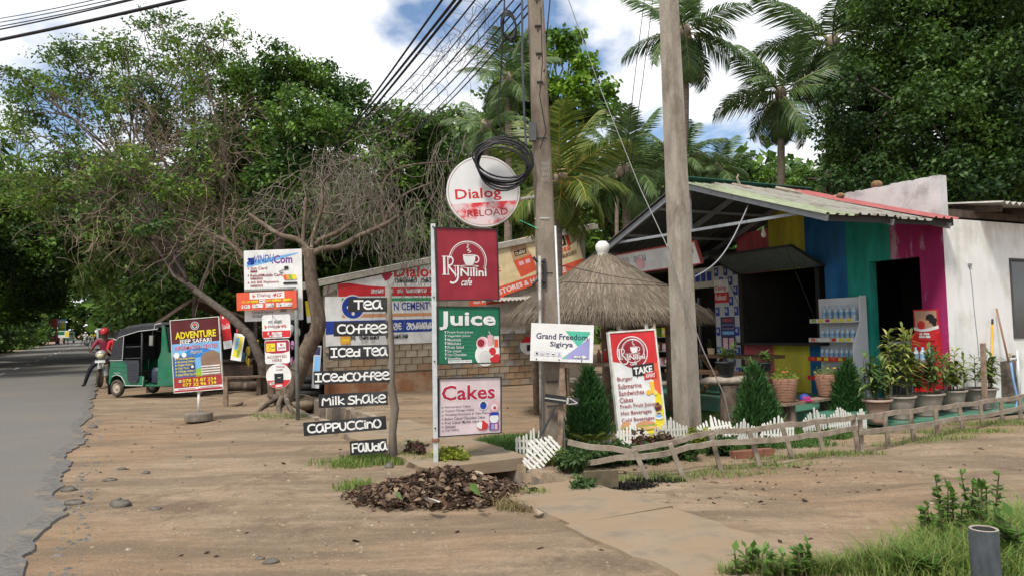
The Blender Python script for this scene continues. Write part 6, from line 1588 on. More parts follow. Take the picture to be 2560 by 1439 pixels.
def motorbike(loc, rz, scale, label, shirt, helmet, bodyc, with_mirror=True):
    t = thing('motorcycle', label, 'motorcycle', loc, rz); t.scale = (scale,) * 3
    ty, rm = wheel_mesh(.30, .05, .05, DUSTT, HUBM)
    for x in (-.62, .66):
        w = thing('wheel', None, None); w.parent = t; w.location = (x, 0, .30); del_ = link('tyre', ty, w); link('rim', rm, w)
    m = MB(); m.tube([(.66, .06, .3), (.5, .06, .75), (.44, .05, .98)], .022, 7); m.tube([(.66, -.06, .3), (.5, -.06, .75), (.44, -.05, .98)], .022, 7); m.build('fork', GALV, t, True)
    m = MB(); m.tube([(.44, -.36, 1.06), (.46, -.2, 1.0), (.46, .2, 1.0), (.44, .36, 1.06)], .016, 7); m.build('handlebar', BLACKIRON, t, True)
    m = MB(); m.ell((.52, 0, .93), (.11, .15, .13), 12, 8, 0); m.ell((.6, 0, .9), (.05, .10, .07), 10, 7, 1); m.build('headlight_cowl', [bodyc, mat('headlight_glass', (.55, .5, .3), rough=.15)], t, True)
    m = MB(); m.box((.66, 0, .74), (.01, .26, .07)); m.build('number_plate', WHITE, t)
    m = MB(); m.ell((.12, 0, .80), (.26, .14, .13), 12, 8); m.build('tank', bodyc, t, True)
    m = MB(); m.ell((-.36, 0, .80), (.38, .13, .07), 12, 8); m.build('seat', BLACKIRON, t, True)
    m = MB(); m.tube([(.45, 0, .9), (.2, 0, .5), (-.2, 0, .42), (-.62, 0, .3)], .03, 7); m.box((.05, 0, .45), (.32, .22, .26)); m.tube([(.2, -.14, .4), (-.2, -.16, .34), (-.8, -.16, .36)], .035, 7); m.build('engine', GALV, t)
    m = MB(); m.ell((.68, 0, .46), (.30, .06, .17), 12, 6); m.v = [(x, y, max(z, .54)) for x, y, z in m.v]; m.build('mudguard', bodyc, t, True)
    for y in (-1, 1):
        m = MB(); m.tube([(.44, .28 * y, 1.04), (.46, .36 * y, 1.2)], .008, 5); m.ell((.46, .38 * y, 1.24), (.015, .065, .04), 8, 6); m.build('mirror', BLACKIRON, t, True)
    return t
MB_SIL = mat('bike_silver', (.30, .29, .26), (.38, .37, .33), scale=6, rough=.35, metal=.2)
bk_ = P(262, 900, 24.0); bk_.z = 0
hd = math.atan2(-.93, .30)
bike = motorbike(bk_, hd, 1.08, 'silver motorcycle parked on the road edge behind the tuk-tuk', None, None, MB_SIL)
SH1 = mat('maroon_shirt', (.20, .022, .05), (.27, .035, .07), scale=8, rough=.85)
pr_ = thing('person', 'motorcyclist in maroon shirt and red helmet resting one foot on the road', 'person', bk_, hd); pr_.scale = (1.08,) * 3
rb = rider(pr_, SH1)
m = MB(); m.ell((.05, 0, 1.575), (.135, .125, .13), 14, 9); m.v = [(x, y, max(z, 1.51)) for x, y, z in m.v]; m.box((.17, 0, 1.53), (.09, .16, .015)); m.build('helmet', flat('helmet_red', (.42, .03, .03), .3), pr_, True)
# standing man in a red shirt behind the tuk
st_ = P(291, 900, 23.2); st_.z = 0
ps_ = thing('person', 'bareheaded person in a bright red shirt standing behind the tuk-tuk', 'person', st_, hd + .5)
J = dict(pel=(0, 0, .95, (.14, .10)), spi=(.01, 0, 1.12, (.14, .10)), che=(.02, 0, 1.32, (.16, .11)), nec=(.03, 0, 1.48, .055), hea=(.05, 0, 1.58, (.08, .09)), top=(.05, 0, 1.68, (.065, .075)),
         shoL=(0, .19, 1.40, .065), elbL=(.02, .25, 1.13, .045), wriL=(.12, .24, .90, .032), hanL=(.14, .24, .82, .036), shoR=(0, -.19, 1.40, .065), elbR=(.05, -.27, 1.15, .045), wriR=(.22, -.2, 1.02, .032), hanR=(.29, -.17, 1.03, .036),
         hipL=(0, .10, .92, .085), kneL=(.02, .11, .50, .06), ankL=(0, .12, .08, .042), toeL=(.14, .13, .03, .038), hipR=(0, -.10, .92, .085), kneR=(.02, -.11, .50, .06), ankR=(0, -.12, .08, .042), toeR=(.14, -.13, .03, .038))
person(ps_, 'body', J, BON, [flat('bright_red_cloth', (.55, .02, .025), .85), mat('dark_trousers', (.015, .016, .022)), SKIN, mat('dark_shoe', (.012, .011, .011))], PICK)
m = MB(); m.ell((.03, 0, 1.65), (.095, .085, .085), 12, 8); m.build('hair', mat('black_hair', (.01, .008, .007), rough=.6), ps_, True)
# riders far down the road
for i, (px, dep, c, lb) in enumerate(((214, 100, WHITE, 'far-off rider in a pale shirt on a motorcycle down the road'), (233, 92, YELLOW, 'far-off rider in a yellow shirt on a motorcycle down the road'))):
    q = P(px, 850, dep); q.z = gz(q) + .05
    b = dup(bike, q, hd, 'distant motorcycle ridden by a person in a %s shirt' % ('pale' if i == 0 else 'yellow')); b.scale = (1, 1, 1)
    r_ = thing('person', lb, 'person', q, hd); o = link('rider_body', rb.data.copy(), r_); o.data.materials[0] = c
    m = MB(); m.ell((.05, 0, 1.58), (.13, .12, .12), 10, 7); m.build('helmet', BLACK if i else WHITE, r_, True)

# ------------------------------------------------------------------ tuk-tuk
TG = mat('tuk_green', (.007, .115, .058), (.012, .15, .075), scale=5, rough=.38, spec=.5, c3=(.03, .13, .07), s3=2)
CANV = mat('black_canvas', (.022, .023, .026), (.038, .039, .043), scale=12, rough=.8, bump=.2)
TRIM = mat('white_piping', (.5, .5, .48), rough=.6)
fw = Vector((.91, -.41, 0)).normalized(); lf = Vector((-fw.y, fw.x, 0))
tk0 = G(292, 991) + lf * .56
tuk = thing('tuk_tuk', 'green three-wheeled tuk-tuk with black canvas hood parked off the road', 'tuk-tuk', tk0, math.atan2(fw.y, fw.x))
tuk.scale = (1.04, 1.0, 1.03)
hb = MB()
side = [(-.20, .30), (-.24, .36), (-.22, .62), (-.17, .90), (.40, .90), (.44, .84), (.44, .52), (.90, .52), (.96, .50), (.96, .29), (.34, .29), (.30, .40), (.20, .50), (.05, .54), (-.10, .50), (-.18, .40)]
for y0, y1 in ((-.60, -.56), (.56, .60)):
    hb.prism(side[:], y0, y1)
hb.bbox(-.24, -.20, -.56, .56, .34, .90); hb.bbox(-.2, 2.0, -.55, .55, .27, .31)
hb.build('body_tub', TG, tuk)
m = MB()
for z in (.62, .74):
    m.bbox(-.19, .42, -.606, -.60, z, z + .012)
m.bbox(.44, .96, -.606, -.60, .29, .305); m.bbox(.955, .965, -.606, -.59, .29, .52)
m.build('body_ridges', TG, tuk)
m = MB(); m.prism([(.30, .90), (.42, .90), (.82, .90), (.84, .78), (.82, .42), (.74, .36), (.52, .36), (.45, .42), (.42, .80)], -.63, -.605); dp = m.build('door_panel', mat('door_plastic', (.03, .034, .042), (.045, .05, .06), scale=8, rough=.6), tuk)
for i in range(6): m = MB(); m.bbox(.48, .79, -.636, -.63, .44 + i * .07, .452 + i * .07); m.build('slat', BLACKIRON, dp)
# hood
prof_ = [(-.19, .90), (-.10, 1.30), (-.02, 1.52), (.10, 1.66), (.32, 1.74), (.9, 1.79), (1.45, 1.78), (1.55, 1.74)]
m = MB(); n = len(prof_)
for (x, z) in prof_:
    cr = .03 if z > 1.5 else 0
    for y, dz in ((-.60, -.06 * (z > 1.6)), (-.5, 0), (0, cr), (.5, 0), (.60, -.06 * (z > 1.6))): m.v.append((x, y, z + dz))
for i in range(n - 1):
    for j in range(4): a = i * 5 + j; m.f.append((a, a + 5, a + 6, a + 1)); m.m.append(0)
m.build('hood', CANV, tuk, True)
for y in (-.602, .602):
    m = MB(); m.prism([(-.19, .90), (.25, .90), (.30, 1.50), (.5, 1.55), (.8, 1.60), (1.45, 1.64), (1.5, 1.71), (.9, 1.73), (.32, 1.68), (.10, 1.60), (-.02, 1.46), (-.10, 1.26)], y - .004, y + .004); m.build('side_curtain', CANV, tuk)
m = MB(); m.tube([(-.06, -.612, 1.42), (.05, -.612, 1.40), (.12, -.612, 1.46), (.30, -.612, 1.50), (.8, -.612, 1.60), (1.45, -.612, 1.64)], .009, 5); m.tube([(.25, -.612, .9), (.30, -.612, 1.5)], .008, 5); m.tube([(-.19, -.612, .895), (.25, -.612, .895)], .008, 5); m.tube([(-.12, -.608, .5), (.05, -.61, .55), (.2, -.61, .51), (.32, -.61, .38), (.36, -.61, .285), (.94, -.61, .285), (.97, -.61, .5)], .009, 5); m.build('piping', TRIM, tuk)
for (x, y) in ((.86, -.57), (.86, .57)):
    m = MB(); m.tube([(x, y, .3), (x + .02, y, 1.62)], .025, 7); m.build('hood_post', BLACKIRON, tuk, True)
m = MB(); m.prism([(1.40, .28), (1.95, .30), (2.25, .55), (2.15, 1.0), (1.75, 1.08), (1.62, 1.72), (1.55, 1.72), (1.52, 1.1), (1.42, .9)], -.58, -.54); m.prism([(1.40, .28), (1.95, .30), (2.25, .55), (2.15, 1.0), (1.75, 1.08), (1.62, 1.72), (1.55, 1.72), (1.52, 1.1), (1.42, .9)], .54, .58); m.build('front_cowl', TG, tuk)
m = MB(); m.box((2.08, 0, .72), (.06, 1.06, .62), 0, Matrix.Rotation(.18, 3, 'Y')); m.build('nose', TG, tuk)
m = MB(); m.box((1.72, 0, 1.38), (.012, 1.06, .62), 0, Matrix.Rotation(-.22, 3, 'Y')); m.build('windscreen', GLASS, tuk)
for y in (-.35, .35): m = MB(); m.ell((2.14, y, .8), (.06, .09, .09), 12, 8); m.build('headlight', mat('headlight_glass', (.55, .5, .3), rough=.15), tuk, True)
m = MB(); m.bbox(-.15, .10, -.52, .52, .88, 1.30); m.bbox(.0, .5, -.52, .52, .50, .62); m.bbox(.95, 1.15, -.3, .3, .55, .68); m.build('seats', BLACKIRON, tuk)
m = MB(); m.bbox(-.16, -.13, -.5, .5, .9, 1.5); m.build('rear_screen', CANV, tuk)
m = MB()
for z in (1.22, .94): m.tube([(.27, -.55, z), (.86, -.57, z + .01)], .018, 6)
m.build('side_bars', BLACKIRON, tuk)
m = MB(); m.tube([(1.50, -.58, 1.58), (1.42, -.72, 1.62), (1.40, -.74, 1.45)], .012, 6); m.prism([(1.32, 1.24), (1.46, 1.24), (1.47, 1.50), (1.33, 1.50)], -.76, -.73); m.build('mirror', [BLACKIRON], tuk)
m = MB(); m.prism([(1.335, 1.255), (1.445, 1.255), (1.455, 1.485), (1.345, 1.485)], -.765, -.761); m.build('mirror_glass', mat('mirror_glass', (.35, .37, .38), rough=.1, metal=.8), tuk)
m = MB(); m.tube([(1.40, -.59, 1.66), (1.30, -.61, 1.6), (1.36, -.61, 1.75), (1.55, -.6, 1.78)], .012, 6); m.build('chrome_rail', TRIM, tuk)
tym, rim = wheel_mesh(.215, .05, .06, DUSTT, HUBM)
for (x, y) in ((0, -.54), (0, .54), (2.15, 0)):
    w = thing('wheel', None, None); w.parent = tuk; w.location = (x, y, .215); link('tyre', tym, w); link('rim', rim, w)
m = MB(); m.bbox(-.27, -.255, -.60, -.40, .06, .40); m.build('mudflap', RUBBER, tuk)
m = MB(); m.beam((-.1, -.45, .25), (1.9, -.2, .3), .06, .06); m.beam((0, -.5, .22), (0, .5, .22), .07, .07); m.tube([(2.15, 0, .22), (2.05, 0, .6)], .05, 7); m.build('chassis', BLACKIRON, tuk)
m = MB(); m.tube([(-.06 + .24 * k / 30, -.609, .59 + .016 * math.sin(k * 1.7) * (1 - .4 * (k % 3 == 0))) for k in range(31)], .004, 4); m.build('lettering', TRIM, tuk)
dm_ = thing('plastic_drum', 'dark blue plastic drum standing in the tuk-tuk doorway', 'drum', tuk.matrix_basis @ Vector((1.18, -.34, .32)))
m = MB(); m.lathe([(0, 0), (.15, 0), (.16, .05), (.165, .30), (.15, .36), (.13, .37), (.13, .40), (0, .41)], 18); m.build('drum_body', mat('drum_plastic', (.02, .03, .05), (.03, .04, .065), scale=8, rough=.5), dm_, True)

# ------------------------------------------------------------------ far traffic and boards
def van(px, dep, label, body, L=4.2, Wd=1.7, Hh=1.95, name='parked_van', cat='van', rz=0.0, low=False):
    q = P(px, 850, dep); q.z = gz(q) + .04; t = thing(name, label, cat, q, math.atan2(UU.y, UU.x) + rz)
    pf = [(-L / 2, .35), (L / 2, .35), (L / 2, .9), (L / 2 - .5, 1.05), (L / 2 - 1.0, Hh), (-L / 2 + .2, Hh), (-L / 2, 1.2)] if not low else [(-L / 2, .3), (L / 2, .3), (L / 2, .75), (L / 2 - .9, .9), (L / 2 - 1.5, Hh), (-L / 2 + .9, Hh), (-L / 2 + .3, .95), (-L / 2, .85)]
    m = MB(); m.prism(pf, -Wd / 2, Wd / 2); m.build('body', body, t)
    m = MB(); m.bbox(-L / 2 - .01, -L / 2 + .14, -Wd * .42, Wd * .42, 1.2, Hh - .12) if not low else m.bbox(-L / 2 + .45, -L / 2 + .9, -Wd * .42, Wd * .42, 1.0, Hh - .1); m.build('rear_window', GLASS, t)
    for y in (-Wd / 2 - .005, Wd / 2 + .005): m = MB(); m.bbox(-L / 2 + .8, L / 2 - 1.4, y - .01, y + .01, 1.12 if not low else .95, Hh - .15); m.build('side_window', GLASS, t)
    ty2, rm2 = wheel_mesh(.31, .09, .10, RUBBER, HUBM)
    for x in (-L / 2 + .8, L / 2 - .8):
        for y in (-Wd / 2 + .1, Wd / 2 - .1): w = thing('wheel', None, None); w.parent = t; w.location = (x, y, .31); link('tyre', ty2, w); link('rim', rm2, w)
    for y in (-Wd * .42, Wd * .42): m = MB(); m.box((-L / 2 - .012, y, .8), (.03, .12, .25)); m.build('tail_light', RED, t)
    return t
van(272, 62, 'white minibus parked at the road edge beyond the motorcyclist', flat('van_white', (.6, .62, .64), .3))
van(128, 112, 'dark red car parked off the road before the far billboards', flat('car_red', (.25, .04, .03), .35), 4.2, 1.7, 1.4, 'parked_car', 'car', .1, True)
van(172, 118, 'small pale green vehicle parked beyond the far billboards', flat('van_green', (.12, .22, .16), .4), 3.4, 1.5, 1.7)
def bill(px0, px1, y0, y1, dep, face, label, bits):
    S = Sign('roadside_billboard', (px0, y1), (px1, y1), (px0, y0), dep, dep, label=label, cat='billboard', face=face, thick=.1)
    for b in bits: S.rect(*b)
    for k in (.1, .9): m = MB(); m.beam((S.w * k, .06, -3.0), (S.w * k, .06, 0), .1, .1); m.build('leg', BLACKIRON, S.root)
    S.done()
bill(144, 163, 797, 828, 108, LBLUE, 'blue and green roadside billboard far down the road', [(0, .1, 1, .3, WHITE), (.0, .55, 1, 1, LGREEN), (.4, .3, .95, .7, YELLOW)])
bill(118, 142, 795, 835, 106, flat('far_board_red', (.2, .04, .03)), 'dull red roadside billboard far down the road', [(.1, .6, .9, .9, GREENP)])
bill(145, 172, 826, 843, 104, WHITE, 'low green and white roadside board below the blue billboard', [(0, .1, .6, .6, GREENP), (.65, .1, 1, .9, YELLOW)])

# ------------------------------------------------------------------ vegetation
def pr2(px, py, dep): 
    p = P(px, py, dep); return np.array(p)
def crown_mesh(name, blobs, mt, per=1.0, leaf=(.16, .045), clump=.42, kleaf=34, droop=.35, shell=(.45, 1.0), seed=0, up=.6, fold=.25):
    """leaf quads in clumps through the volume of many blobs: blobs = (centre, radius, squash)"""
    g = np.random.default_rng(seed); allq = []; cl = []
    for c, r, sq in blobs:
        n = max(5, int(per * 9.0 * r * r / (clump * clump) * .55))
        d = unit(g.normal(0, 1, (n, 3))); rr = r * (shell[0] + (shell[1] - shell[0]) * g.random(n) ** .6)
        rr *= (1 + .22 * g.normal(0, 1, n)).clip(.6, 1.35)
        p = np.asarray(c) + d * rr[:, None] * np.array([1, 1, sq]); cl.append(p)
    C = np.concatenate(cl); n = len(C)
    cr = clump * (.6 + .7 * g.random(n))
    k = kleaf
    off = unit(g.normal(0, 1, (n, k, 3))) * (g.random((n, k, 1)) ** .5) * cr[:, None, None] * np.array([1, 1, .62])
    p0 = (C[:, None, :] + off).reshape(-1, 3); N = len(p0)
    out = unit(off.reshape(-1, 3))
    nrm = unit(np.array([0, 0, up]) + g.normal(0, .55, (N, 3)) + .35 * out)
    ax = unit(np.cross(nrm, g.normal(0, 1, (N, 3)))); ax[:, 2] -= droop; ax = unit(ax)
    sd_ = unit(np.cross(nrm, ax))
    L = (leaf[0] * (.65 + .7 * g.random(N)))[:, None]; w = (leaf[1] * (.7 + .6 * g.random(N)))[:, None]
    q = np.stack([p0, p0 + ax * L * .45 - sd_ * w + nrm * w * fold, p0 + ax * L, p0 + ax * L * .45 + sd_ * w + nrm * w * fold], 1)
    return npmesh(name, q.reshape(-1, 3), 4, mt), C
def blobs_px(lst, dep, jit=.12, seed=1):
    g = random.Random(seed); out = []
    for b in lst:
        px, py, r = b[:3]; d = b[3] if len(b) > 3 else dep * (1 + g.uniform(-jit, jit))
        out.append((pr2(px, py, d), r * d / FPX, b[4] if len(b) > 4 else .8))
    return out
def limb(m, a, b, r0, r1, seed, n=6, wob=.12, seg=6):
    g = random.Random(seed); a, b = Vector(a), Vector(b); L = (b - a).length; pts = []
    for i in range(n + 1):
        t = i / n; p = a.lerp(b, t) + Vector((0, 0, .10 * L * math.sin(math.pi * t)))
        if 0 < i < n: p += Vector((g.gauss(0, 1), g.gauss(0, 1), g.gauss(0, 1))) * wob * L * .25
        pts.append(p)
    m.tube(pts, [r0 + (r1 - r0) * i / n for i in range(n + 1)], seg); return pts
def tree(label, base, trunk, blobs, mt, bark, r0, group=None, twigs=5, name='tree', seed=1, cat='tree', stems=True, twr=.012, **kw):
    """trunk: list of world points from the ground; limbs reach every blob, twigs some of its clumps"""
    base = Vector(base); t = thing(name, label, cat, base, 0, group)
    me, C = crown_mesh('crown', blobs, mt, seed=seed, **kw)
    o = link('crown', me, t); o.location = -base
    m = MB(); g = random.Random(seed)
    tp = [Vector(p) for p in trunk]; k = len(tp)
    m.tube(tp, [r0 * (1 - .45 * i / (k - 1)) for i in range(k)], 10)
    if stems:
        for i, (c, r, sq) in enumerate(blobs):
            f = g.uniform(.55, 1.0); j = min(k - 2, int(f * (k - 1))); s_ = tp[j].lerp(tp[j + 1], f * (k - 1) - j)
            pts = limb(m, s_, Vector(c), r0 * .38, r0 * .10, seed * 31 + i)
            near_ = C[np.argsort(((C - c) ** 2).sum(1))[:60]]
            for q in range(twigs):
                e = near_[g.randrange(len(near_))]; limb(m, pts[g.randrange(2, len(pts))], e, r0 * .09 + twr * .3, twr * .5, seed * 77 + i * 13 + q, n=4, seg=4)
    o = m.build('trunk', bark, t, True); o.location = -base
    return t, C
LEAF_DK = leafmat('leaf_dark', [(0.037, 0.088, 0.022), (0.062, 0.129, 0.029), (0.101, 0.184, 0.040), (0.048, 0.106, 0.027)], .28, .45, clump=0.5)
LEAF_MID = leafmat('leaf_mid', [(0.038, 0.090, 0.018), (0.063, 0.139, 0.027), (0.102, 0.191, 0.036), (0.050, 0.112, 0.025)], .3, .45, clump=0.7)
LEAF_FEA = leafmat('leaf_feathery', [(0.050, 0.112, 0.029), (0.083, 0.158, 0.037), (0.140, 0.224, 0.045), (0.069, 0.125, 0.036)], .35, .5, clump=0.7)
LEAF_LT = leafmat('leaf_light', [(0.056, 0.139, 0.020), (0.099, 0.205, 0.032), (0.155, 0.278, 0.045), (0.077, 0.161, 0.024)], .35, .4, clump=0.8)
LEAF_RT = leafmat('leaf_deep_green', [(0.019, 0.047, 0.012), (0.031, 0.071, 0.018), (0.055, 0.112, 0.024), (0.024, 0.058, 0.015)], .3, .5, clump=0.7)
GREYBK = mat('grey_bark', (.16, .14, .12), (.27, .24, .20), scale=8, rough=.95, bump=.5)
VINE = mat('dead_vine', (.12, .09, .062), (.215, .165, .115), scale=9, rough=.95)
VINE2 = mat('grey_vine', (.12, .10, .08), (.21, .18, .145), scale=9, rough=.95)

ORD = 'first second third fourth fifth sixth seventh eighth ninth tenth'.split()
# leaning tree over the stalls: its dark trunk leans from the roots to the airy crown
lean_px = [(668, 1000, 17.2), (655, 905, 17.2), (625, 838, 17.4), (575, 790, 18), (520, 750, 19), (470, 712, 20), (420, 660, 21.5), (370, 560, 23.5), (330, 430, 25)]
lb_ = G(668, 1000)
tree('tall airy rain tree whose dark trunk leans over the stalls', lb_, [Vector((lb_.x, lb_.y, -.1))] + [P(*q) for q in lean_px[1:]],
     blobs_px([(95, 255, 95), (225, 185, 105), (330, 300, 120), (470, 110, 85), (560, 100, 60), (420, 215, 105), (120, 395, 80), (35, 330, 60), (250, 430, 105), (60, 200, 50), (390, 60, 45), (300, 110, 70), (540, 190, 80), (150, 150, 55), (20, 470, 80), (110, 500, 80), (440, 330, 90), (330, 420, 80, 21), (450, 480, 70, 20.5), (260, 540, 80, 21), (520, 380, 60, 21), (380, 560, 60, 20), (180, 420, 70, 22)], 26, .1, 3),
     LEAF_FEA, DBARK, .115, name='rain_tree', seed=3, per=1.05, leaf=(.15, .036), clump=.46, kleaf=46, twigs=12, twr=.022, droop=.25)
tree('dense leafy tree behind the pruned trunk, crown below the cables', P(640, 820, 24), [Vector((P(690, 900, 24).x, 24, -.1)), P(690, 700, 24), P(710, 480, 24), P(730, 300, 24)],
     blobs_px([(715, 165, 70), (790, 205, 75), (850, 235, 60), (890, 290, 50), (660, 230, 75), (620, 310, 85), (760, 300, 95), (850, 330, 70), (640, 410, 90), (500, 430, 70), (560, 460, 80), (700, 430, 95), (800, 400, 80), (590, 200, 50), (540, 360, 70), (470, 480, 60)], 24, .08, 5),
     LEAF_MID, DBARK, .22, name='leafy_tree', seed=5, per=1.9, leaf=(.15, .045), clump=.46, kleaf=56, twigs=3)
# pruned tree with sawn limbs
pbs = G(712, 1008)
pt_ = thing('pruned_tree', 'heavily pruned tree with sawn limbs and spreading roots beside the pipe stand', 'tree', pbs)
yy = pbs.y
def limbs(lst, name='limb', mt=None):
    for pts, r0, r1, cut in lst:
        m = MB(); q = []
        n = len(pts)
        for i, p in enumerate(pts): q.append(P(p[0], p[1], yy + (p[2] if len(p) > 2 else 0)) - pbs)
        q2 = chaikin3(q); k = len(q2)
        m.tube(q2, [(r0 + (r1 - r0) * i / (k - 1)) * yy / FPX * (.56 if name == 'limb' else 1) for i in range(k)], 9)
        m.m[-1] = 1 if cut else 0
        m.build(name, [mt or BARK, CUTWOOD], pt_, True)
def chaikin3(p, n=2):
    for _ in range(n):
        q = [p[0]]
        for a, b in zip(p, p[1:]): q += [a.lerp(b, .25), a.lerp(b, .75)]
        p = q + [p[-1]]
    return p
limbs([([(705, 1030), (722, 985), (745, 930), (772, 862), (800, 818), (788, 754), (776, 690), (774, 622)], 25, 14, 0)], 'trunk')
limbs([([(776, 640), (800, 622), (850, 619), (892, 592), (958, 565), (998, 540)], 17, 9, 1), ([(962, 563), (968, 530), (1012, 482, .3), (1083, 457, .6)], 7, 3, 0), ([(962, 561), (950, 477), (971, 432, .3), (1021, 411, .5), (1117, 405, .8)], 7, 3, 0),
       ([(776, 635), (750, 598), (700, 590), (667, 567), (621, 536)], 15, 9, 1), ([(762, 640), (757, 600), (761, 561), (765, 495)], 11, 8, 1), ([(780, 620), (783, 582), (808, 519), (804, 457), (829, 436)], 11, 5, 0), ([(790, 612), (800, 598), (846, 582), (880, 556)], 12, 8, 1),
       ([(700, 590), (720, 560), (760, 545)], 5, 3, 0), ([(660, 592), (700, 575), (745, 552)], 5, 3, 0), ([(806, 530), (850, 537), (905, 545)], 5, 2, 0), ([(800, 540), (830, 500), (870, 470)], 5, 2, 0), ([(750, 598), (735, 545), (700, 520), (640, 525)], 5, 2, 0)])
limbs([([(625, 660), (604, 636), (575, 607), (542, 592)], 13, 8, 1), ([(585, 612), (583, 582), (596, 560), (628, 545)], 8, 4, 1), ([(566, 600), (556, 577), (560, 515)], 6, 4, 1), ([(640, 640), (644, 619), (646, 600)], 9, 8, 1), ([(648, 622), (660, 610), (661, 592)], 6, 5, 1), ([(545, 590), (510, 575), (470, 570)], 4, 2, 0), ([(592, 565), (580, 540), (588, 520)], 5, 3, 1), ([(640, 640), (655, 700), (668, 800), (672, 900), (680, 990)], 10, 18, 0)], 'limb')
for i, (a, b, c) in enumerate((((690, 985), (640, 1005), (560, 1018)), ((700, 990), (668, 1015), (640, 1028)), ((715, 995), (720, 1020), (735, 1030)), ((735, 985), (775, 1000), (800, 1006)), ((680, 980), (655, 985), (600, 1020)), ((705, 1000), (695, 1020), (700, 1032)))):
    m = MB(); q = chaikin3([Vector((*P(*a, yy - .1).xy, .16)) - pbs, Vector((*G(*b).xy, .06)) - pbs, Vector((*G(*c).xy, -.03)) - pbs]); m.tube(q, [.07 - .045 * k / (len(q) - 1) for k in range(len(q))], 7); m.build('root', BARK, pt_, True)
m = MB(); m.ell(G(690, 1006) + Vector((0, .2, -.05)), (.9, .75, .24), 24, 8); o = m.build('root_mound', DIRT, None, True); tag(o, 'trodden earth mound round the roots of the pruned tree', None, None, 'structure')

# dead vines draped over cables, limbs and crowns
def tangle(name, label, regions, n, mt, seed, r=(.005, .011), length=(.5, 1.6), hang=.5, bias=None):
    g = np.random.default_rng(seed); Rg = []
    tot = sum(x[4] for x in regions)
    V = []; 
    for (px, py, rx, ry, wgt, dep) in regions:
        k = int(n * wgt / tot)
        for i in range(k):
            a = g.uniform(0, 2 * np.pi); f = math.sqrt(g.uniform()); d = dep + g.normal(0, .5)
            p = pr2(px + rx * f * np.cos(a), py + ry * f * np.sin(a), d); L = g.uniform(*length); st = 7; dr_ = unit(g.normal(0, 1, 3) + (np.array([0, 0, -hang]) if bias is None else bias)); rr = g.uniform(*r); pts = []
            for s_ in range(st + 1):
                pts.append(p.copy()); dr_ = unit(dr_ + g.normal(0, .32, 3) + np.array([0, 0, -hang * .25])); p = p + dr_ * L / st
            pts = np.array(pts); tg = unit(np.gradient(pts, axis=0)); s1 = unit(np.cross(tg, g.normal(0, 1, 3))); s2 = np.cross(tg, s1)
            ring = [pts + rr * (np.cos(q) * s1 + np.sin(q) * s2) for q in (0, 2.094, 4.189)]
            for s_ in range(st):
                for q in range(3): A, B = ring[q], ring[(q + 1) % 3]; V.append([A[s_], B[s_], B[s_ + 1], A[s_ + 1]])
    o = link(name, npmesh(name, np.array(V).reshape(-1, 3), 4, mt)); return tag(o, label, None, None, 'stuff')
tangle('dead_vines', 'brown dead vines draped over the airy tree', [(430, 260, 150, 90, 1, 23), (420, 400, 190, 80, 2.4, 22), (400, 500, 190, 70, 2.2, 21.5), (330, 570, 170, 60, 1.2, 21), (520, 580, 110, 70, 1, 20), (560, 330, 60, 80, .6, 22), (180, 470, 130, 90, .8, 24)], 1300, VINE, 3, (.005, .010), (.6, 1.7), .22)
tangle('dead_vines', 'grey dead vines hanging in a curtain from the thin cables', [(860, 430, 90, 50, 1.0, 17.5), (870, 500, 90, 70, 2.0, 17), (840, 400, 60, 40, .6, 17.5), (940, 420, 60, 60, .8, 16.5), (930, 520, 50, 60, .7, 16.8), (770, 470, 90, 60, .8, 17.2), (700, 500, 90, 50, .5, 17.5)], 620, VINE2, 5, (.004, .008), (.4, 1.4), .8)
tangle('dead_vines', 'wispy dead vines caught along the thin cables near the pole', [(1010, 300, 60, 60, 1, 14.5), (1070, 220, 60, 60, 1, 12.5), (1130, 140, 60, 60, 1, 11.2), (1190, 70, 60, 55, 1, 10.2), (1250, 25, 50, 30, .6, 9.6), (980, 350, 70, 50, 1.2, 15.5)], 150, VINE2, 7, (.0025, .005), (.3, .9), .3, bias=2.0 * unit(pr2(900, 340, 17) - pr2(1250, 0, 9.3)))
tangle('dead_vines', 'thin bare creepers hanging down the dark foliage behind the round sign', [(1080, 560, 70, 120, 1, 19), (1000, 560, 60, 110, 1, 19), (1130, 400, 60, 130, .8, 20)], 240, VINE2, 9, (.004, .008), (.8, 2.2), 1.5)

# dark wood behind the stalls and shops; each stand is a tree of its own
def wood(px, py, dep, lst, label, seed, mt=LEAF_DK, leaf=(.25, .085), clump=.7, kleaf=56, per=1.8, r0=.25, grp='dark trees behind the shops', **kw):
    b = P(px, 850, dep); b.z = gz(b)
    return tree(label, b, [b - Vector((0, 0, .1)), b + Vector((.1, 0, 2)), b + Vector((-.1, .2, 4.2)), Vector(pr2(*lst[0][:2], dep))], blobs_px(lst, dep, .07, seed), mt, DBARK, r0, grp, name='background_tree', seed=seed, leaf=leaf, clump=clump, kleaf=kleaf, per=per, twigs=1, **kw)
LB = 'dark evergreen tree in the wood behind the shops and stalls'
wood(-170, 700, 46, [(60, 620, 110), (150, 560, 100), (-30, 560, 120), (40, 480, 90), (180, 660, 90), (-60, 690, 110), (90, 720, 80), (20, 760, 70)], 'dark evergreen tree over the road beyond the motorcyclist', 21)
wood(330, 700, 40, [(300, 590, 100), (390, 560, 100), (250, 520, 90), (450, 640, 90), (340, 660, 90), (420, 720, 80), (240, 620, 80)], 'dark evergreen tree above the tuk-tuk hood', 22)
wood(540, 700, 33, [(520, 570, 100), (600, 540, 100), (470, 660, 90), (560, 670, 90), (650, 620, 90), (620, 720, 80), (540, 760, 80), (690, 700, 70)], 'dark evergreen tree above the roadside stall roof', 23)
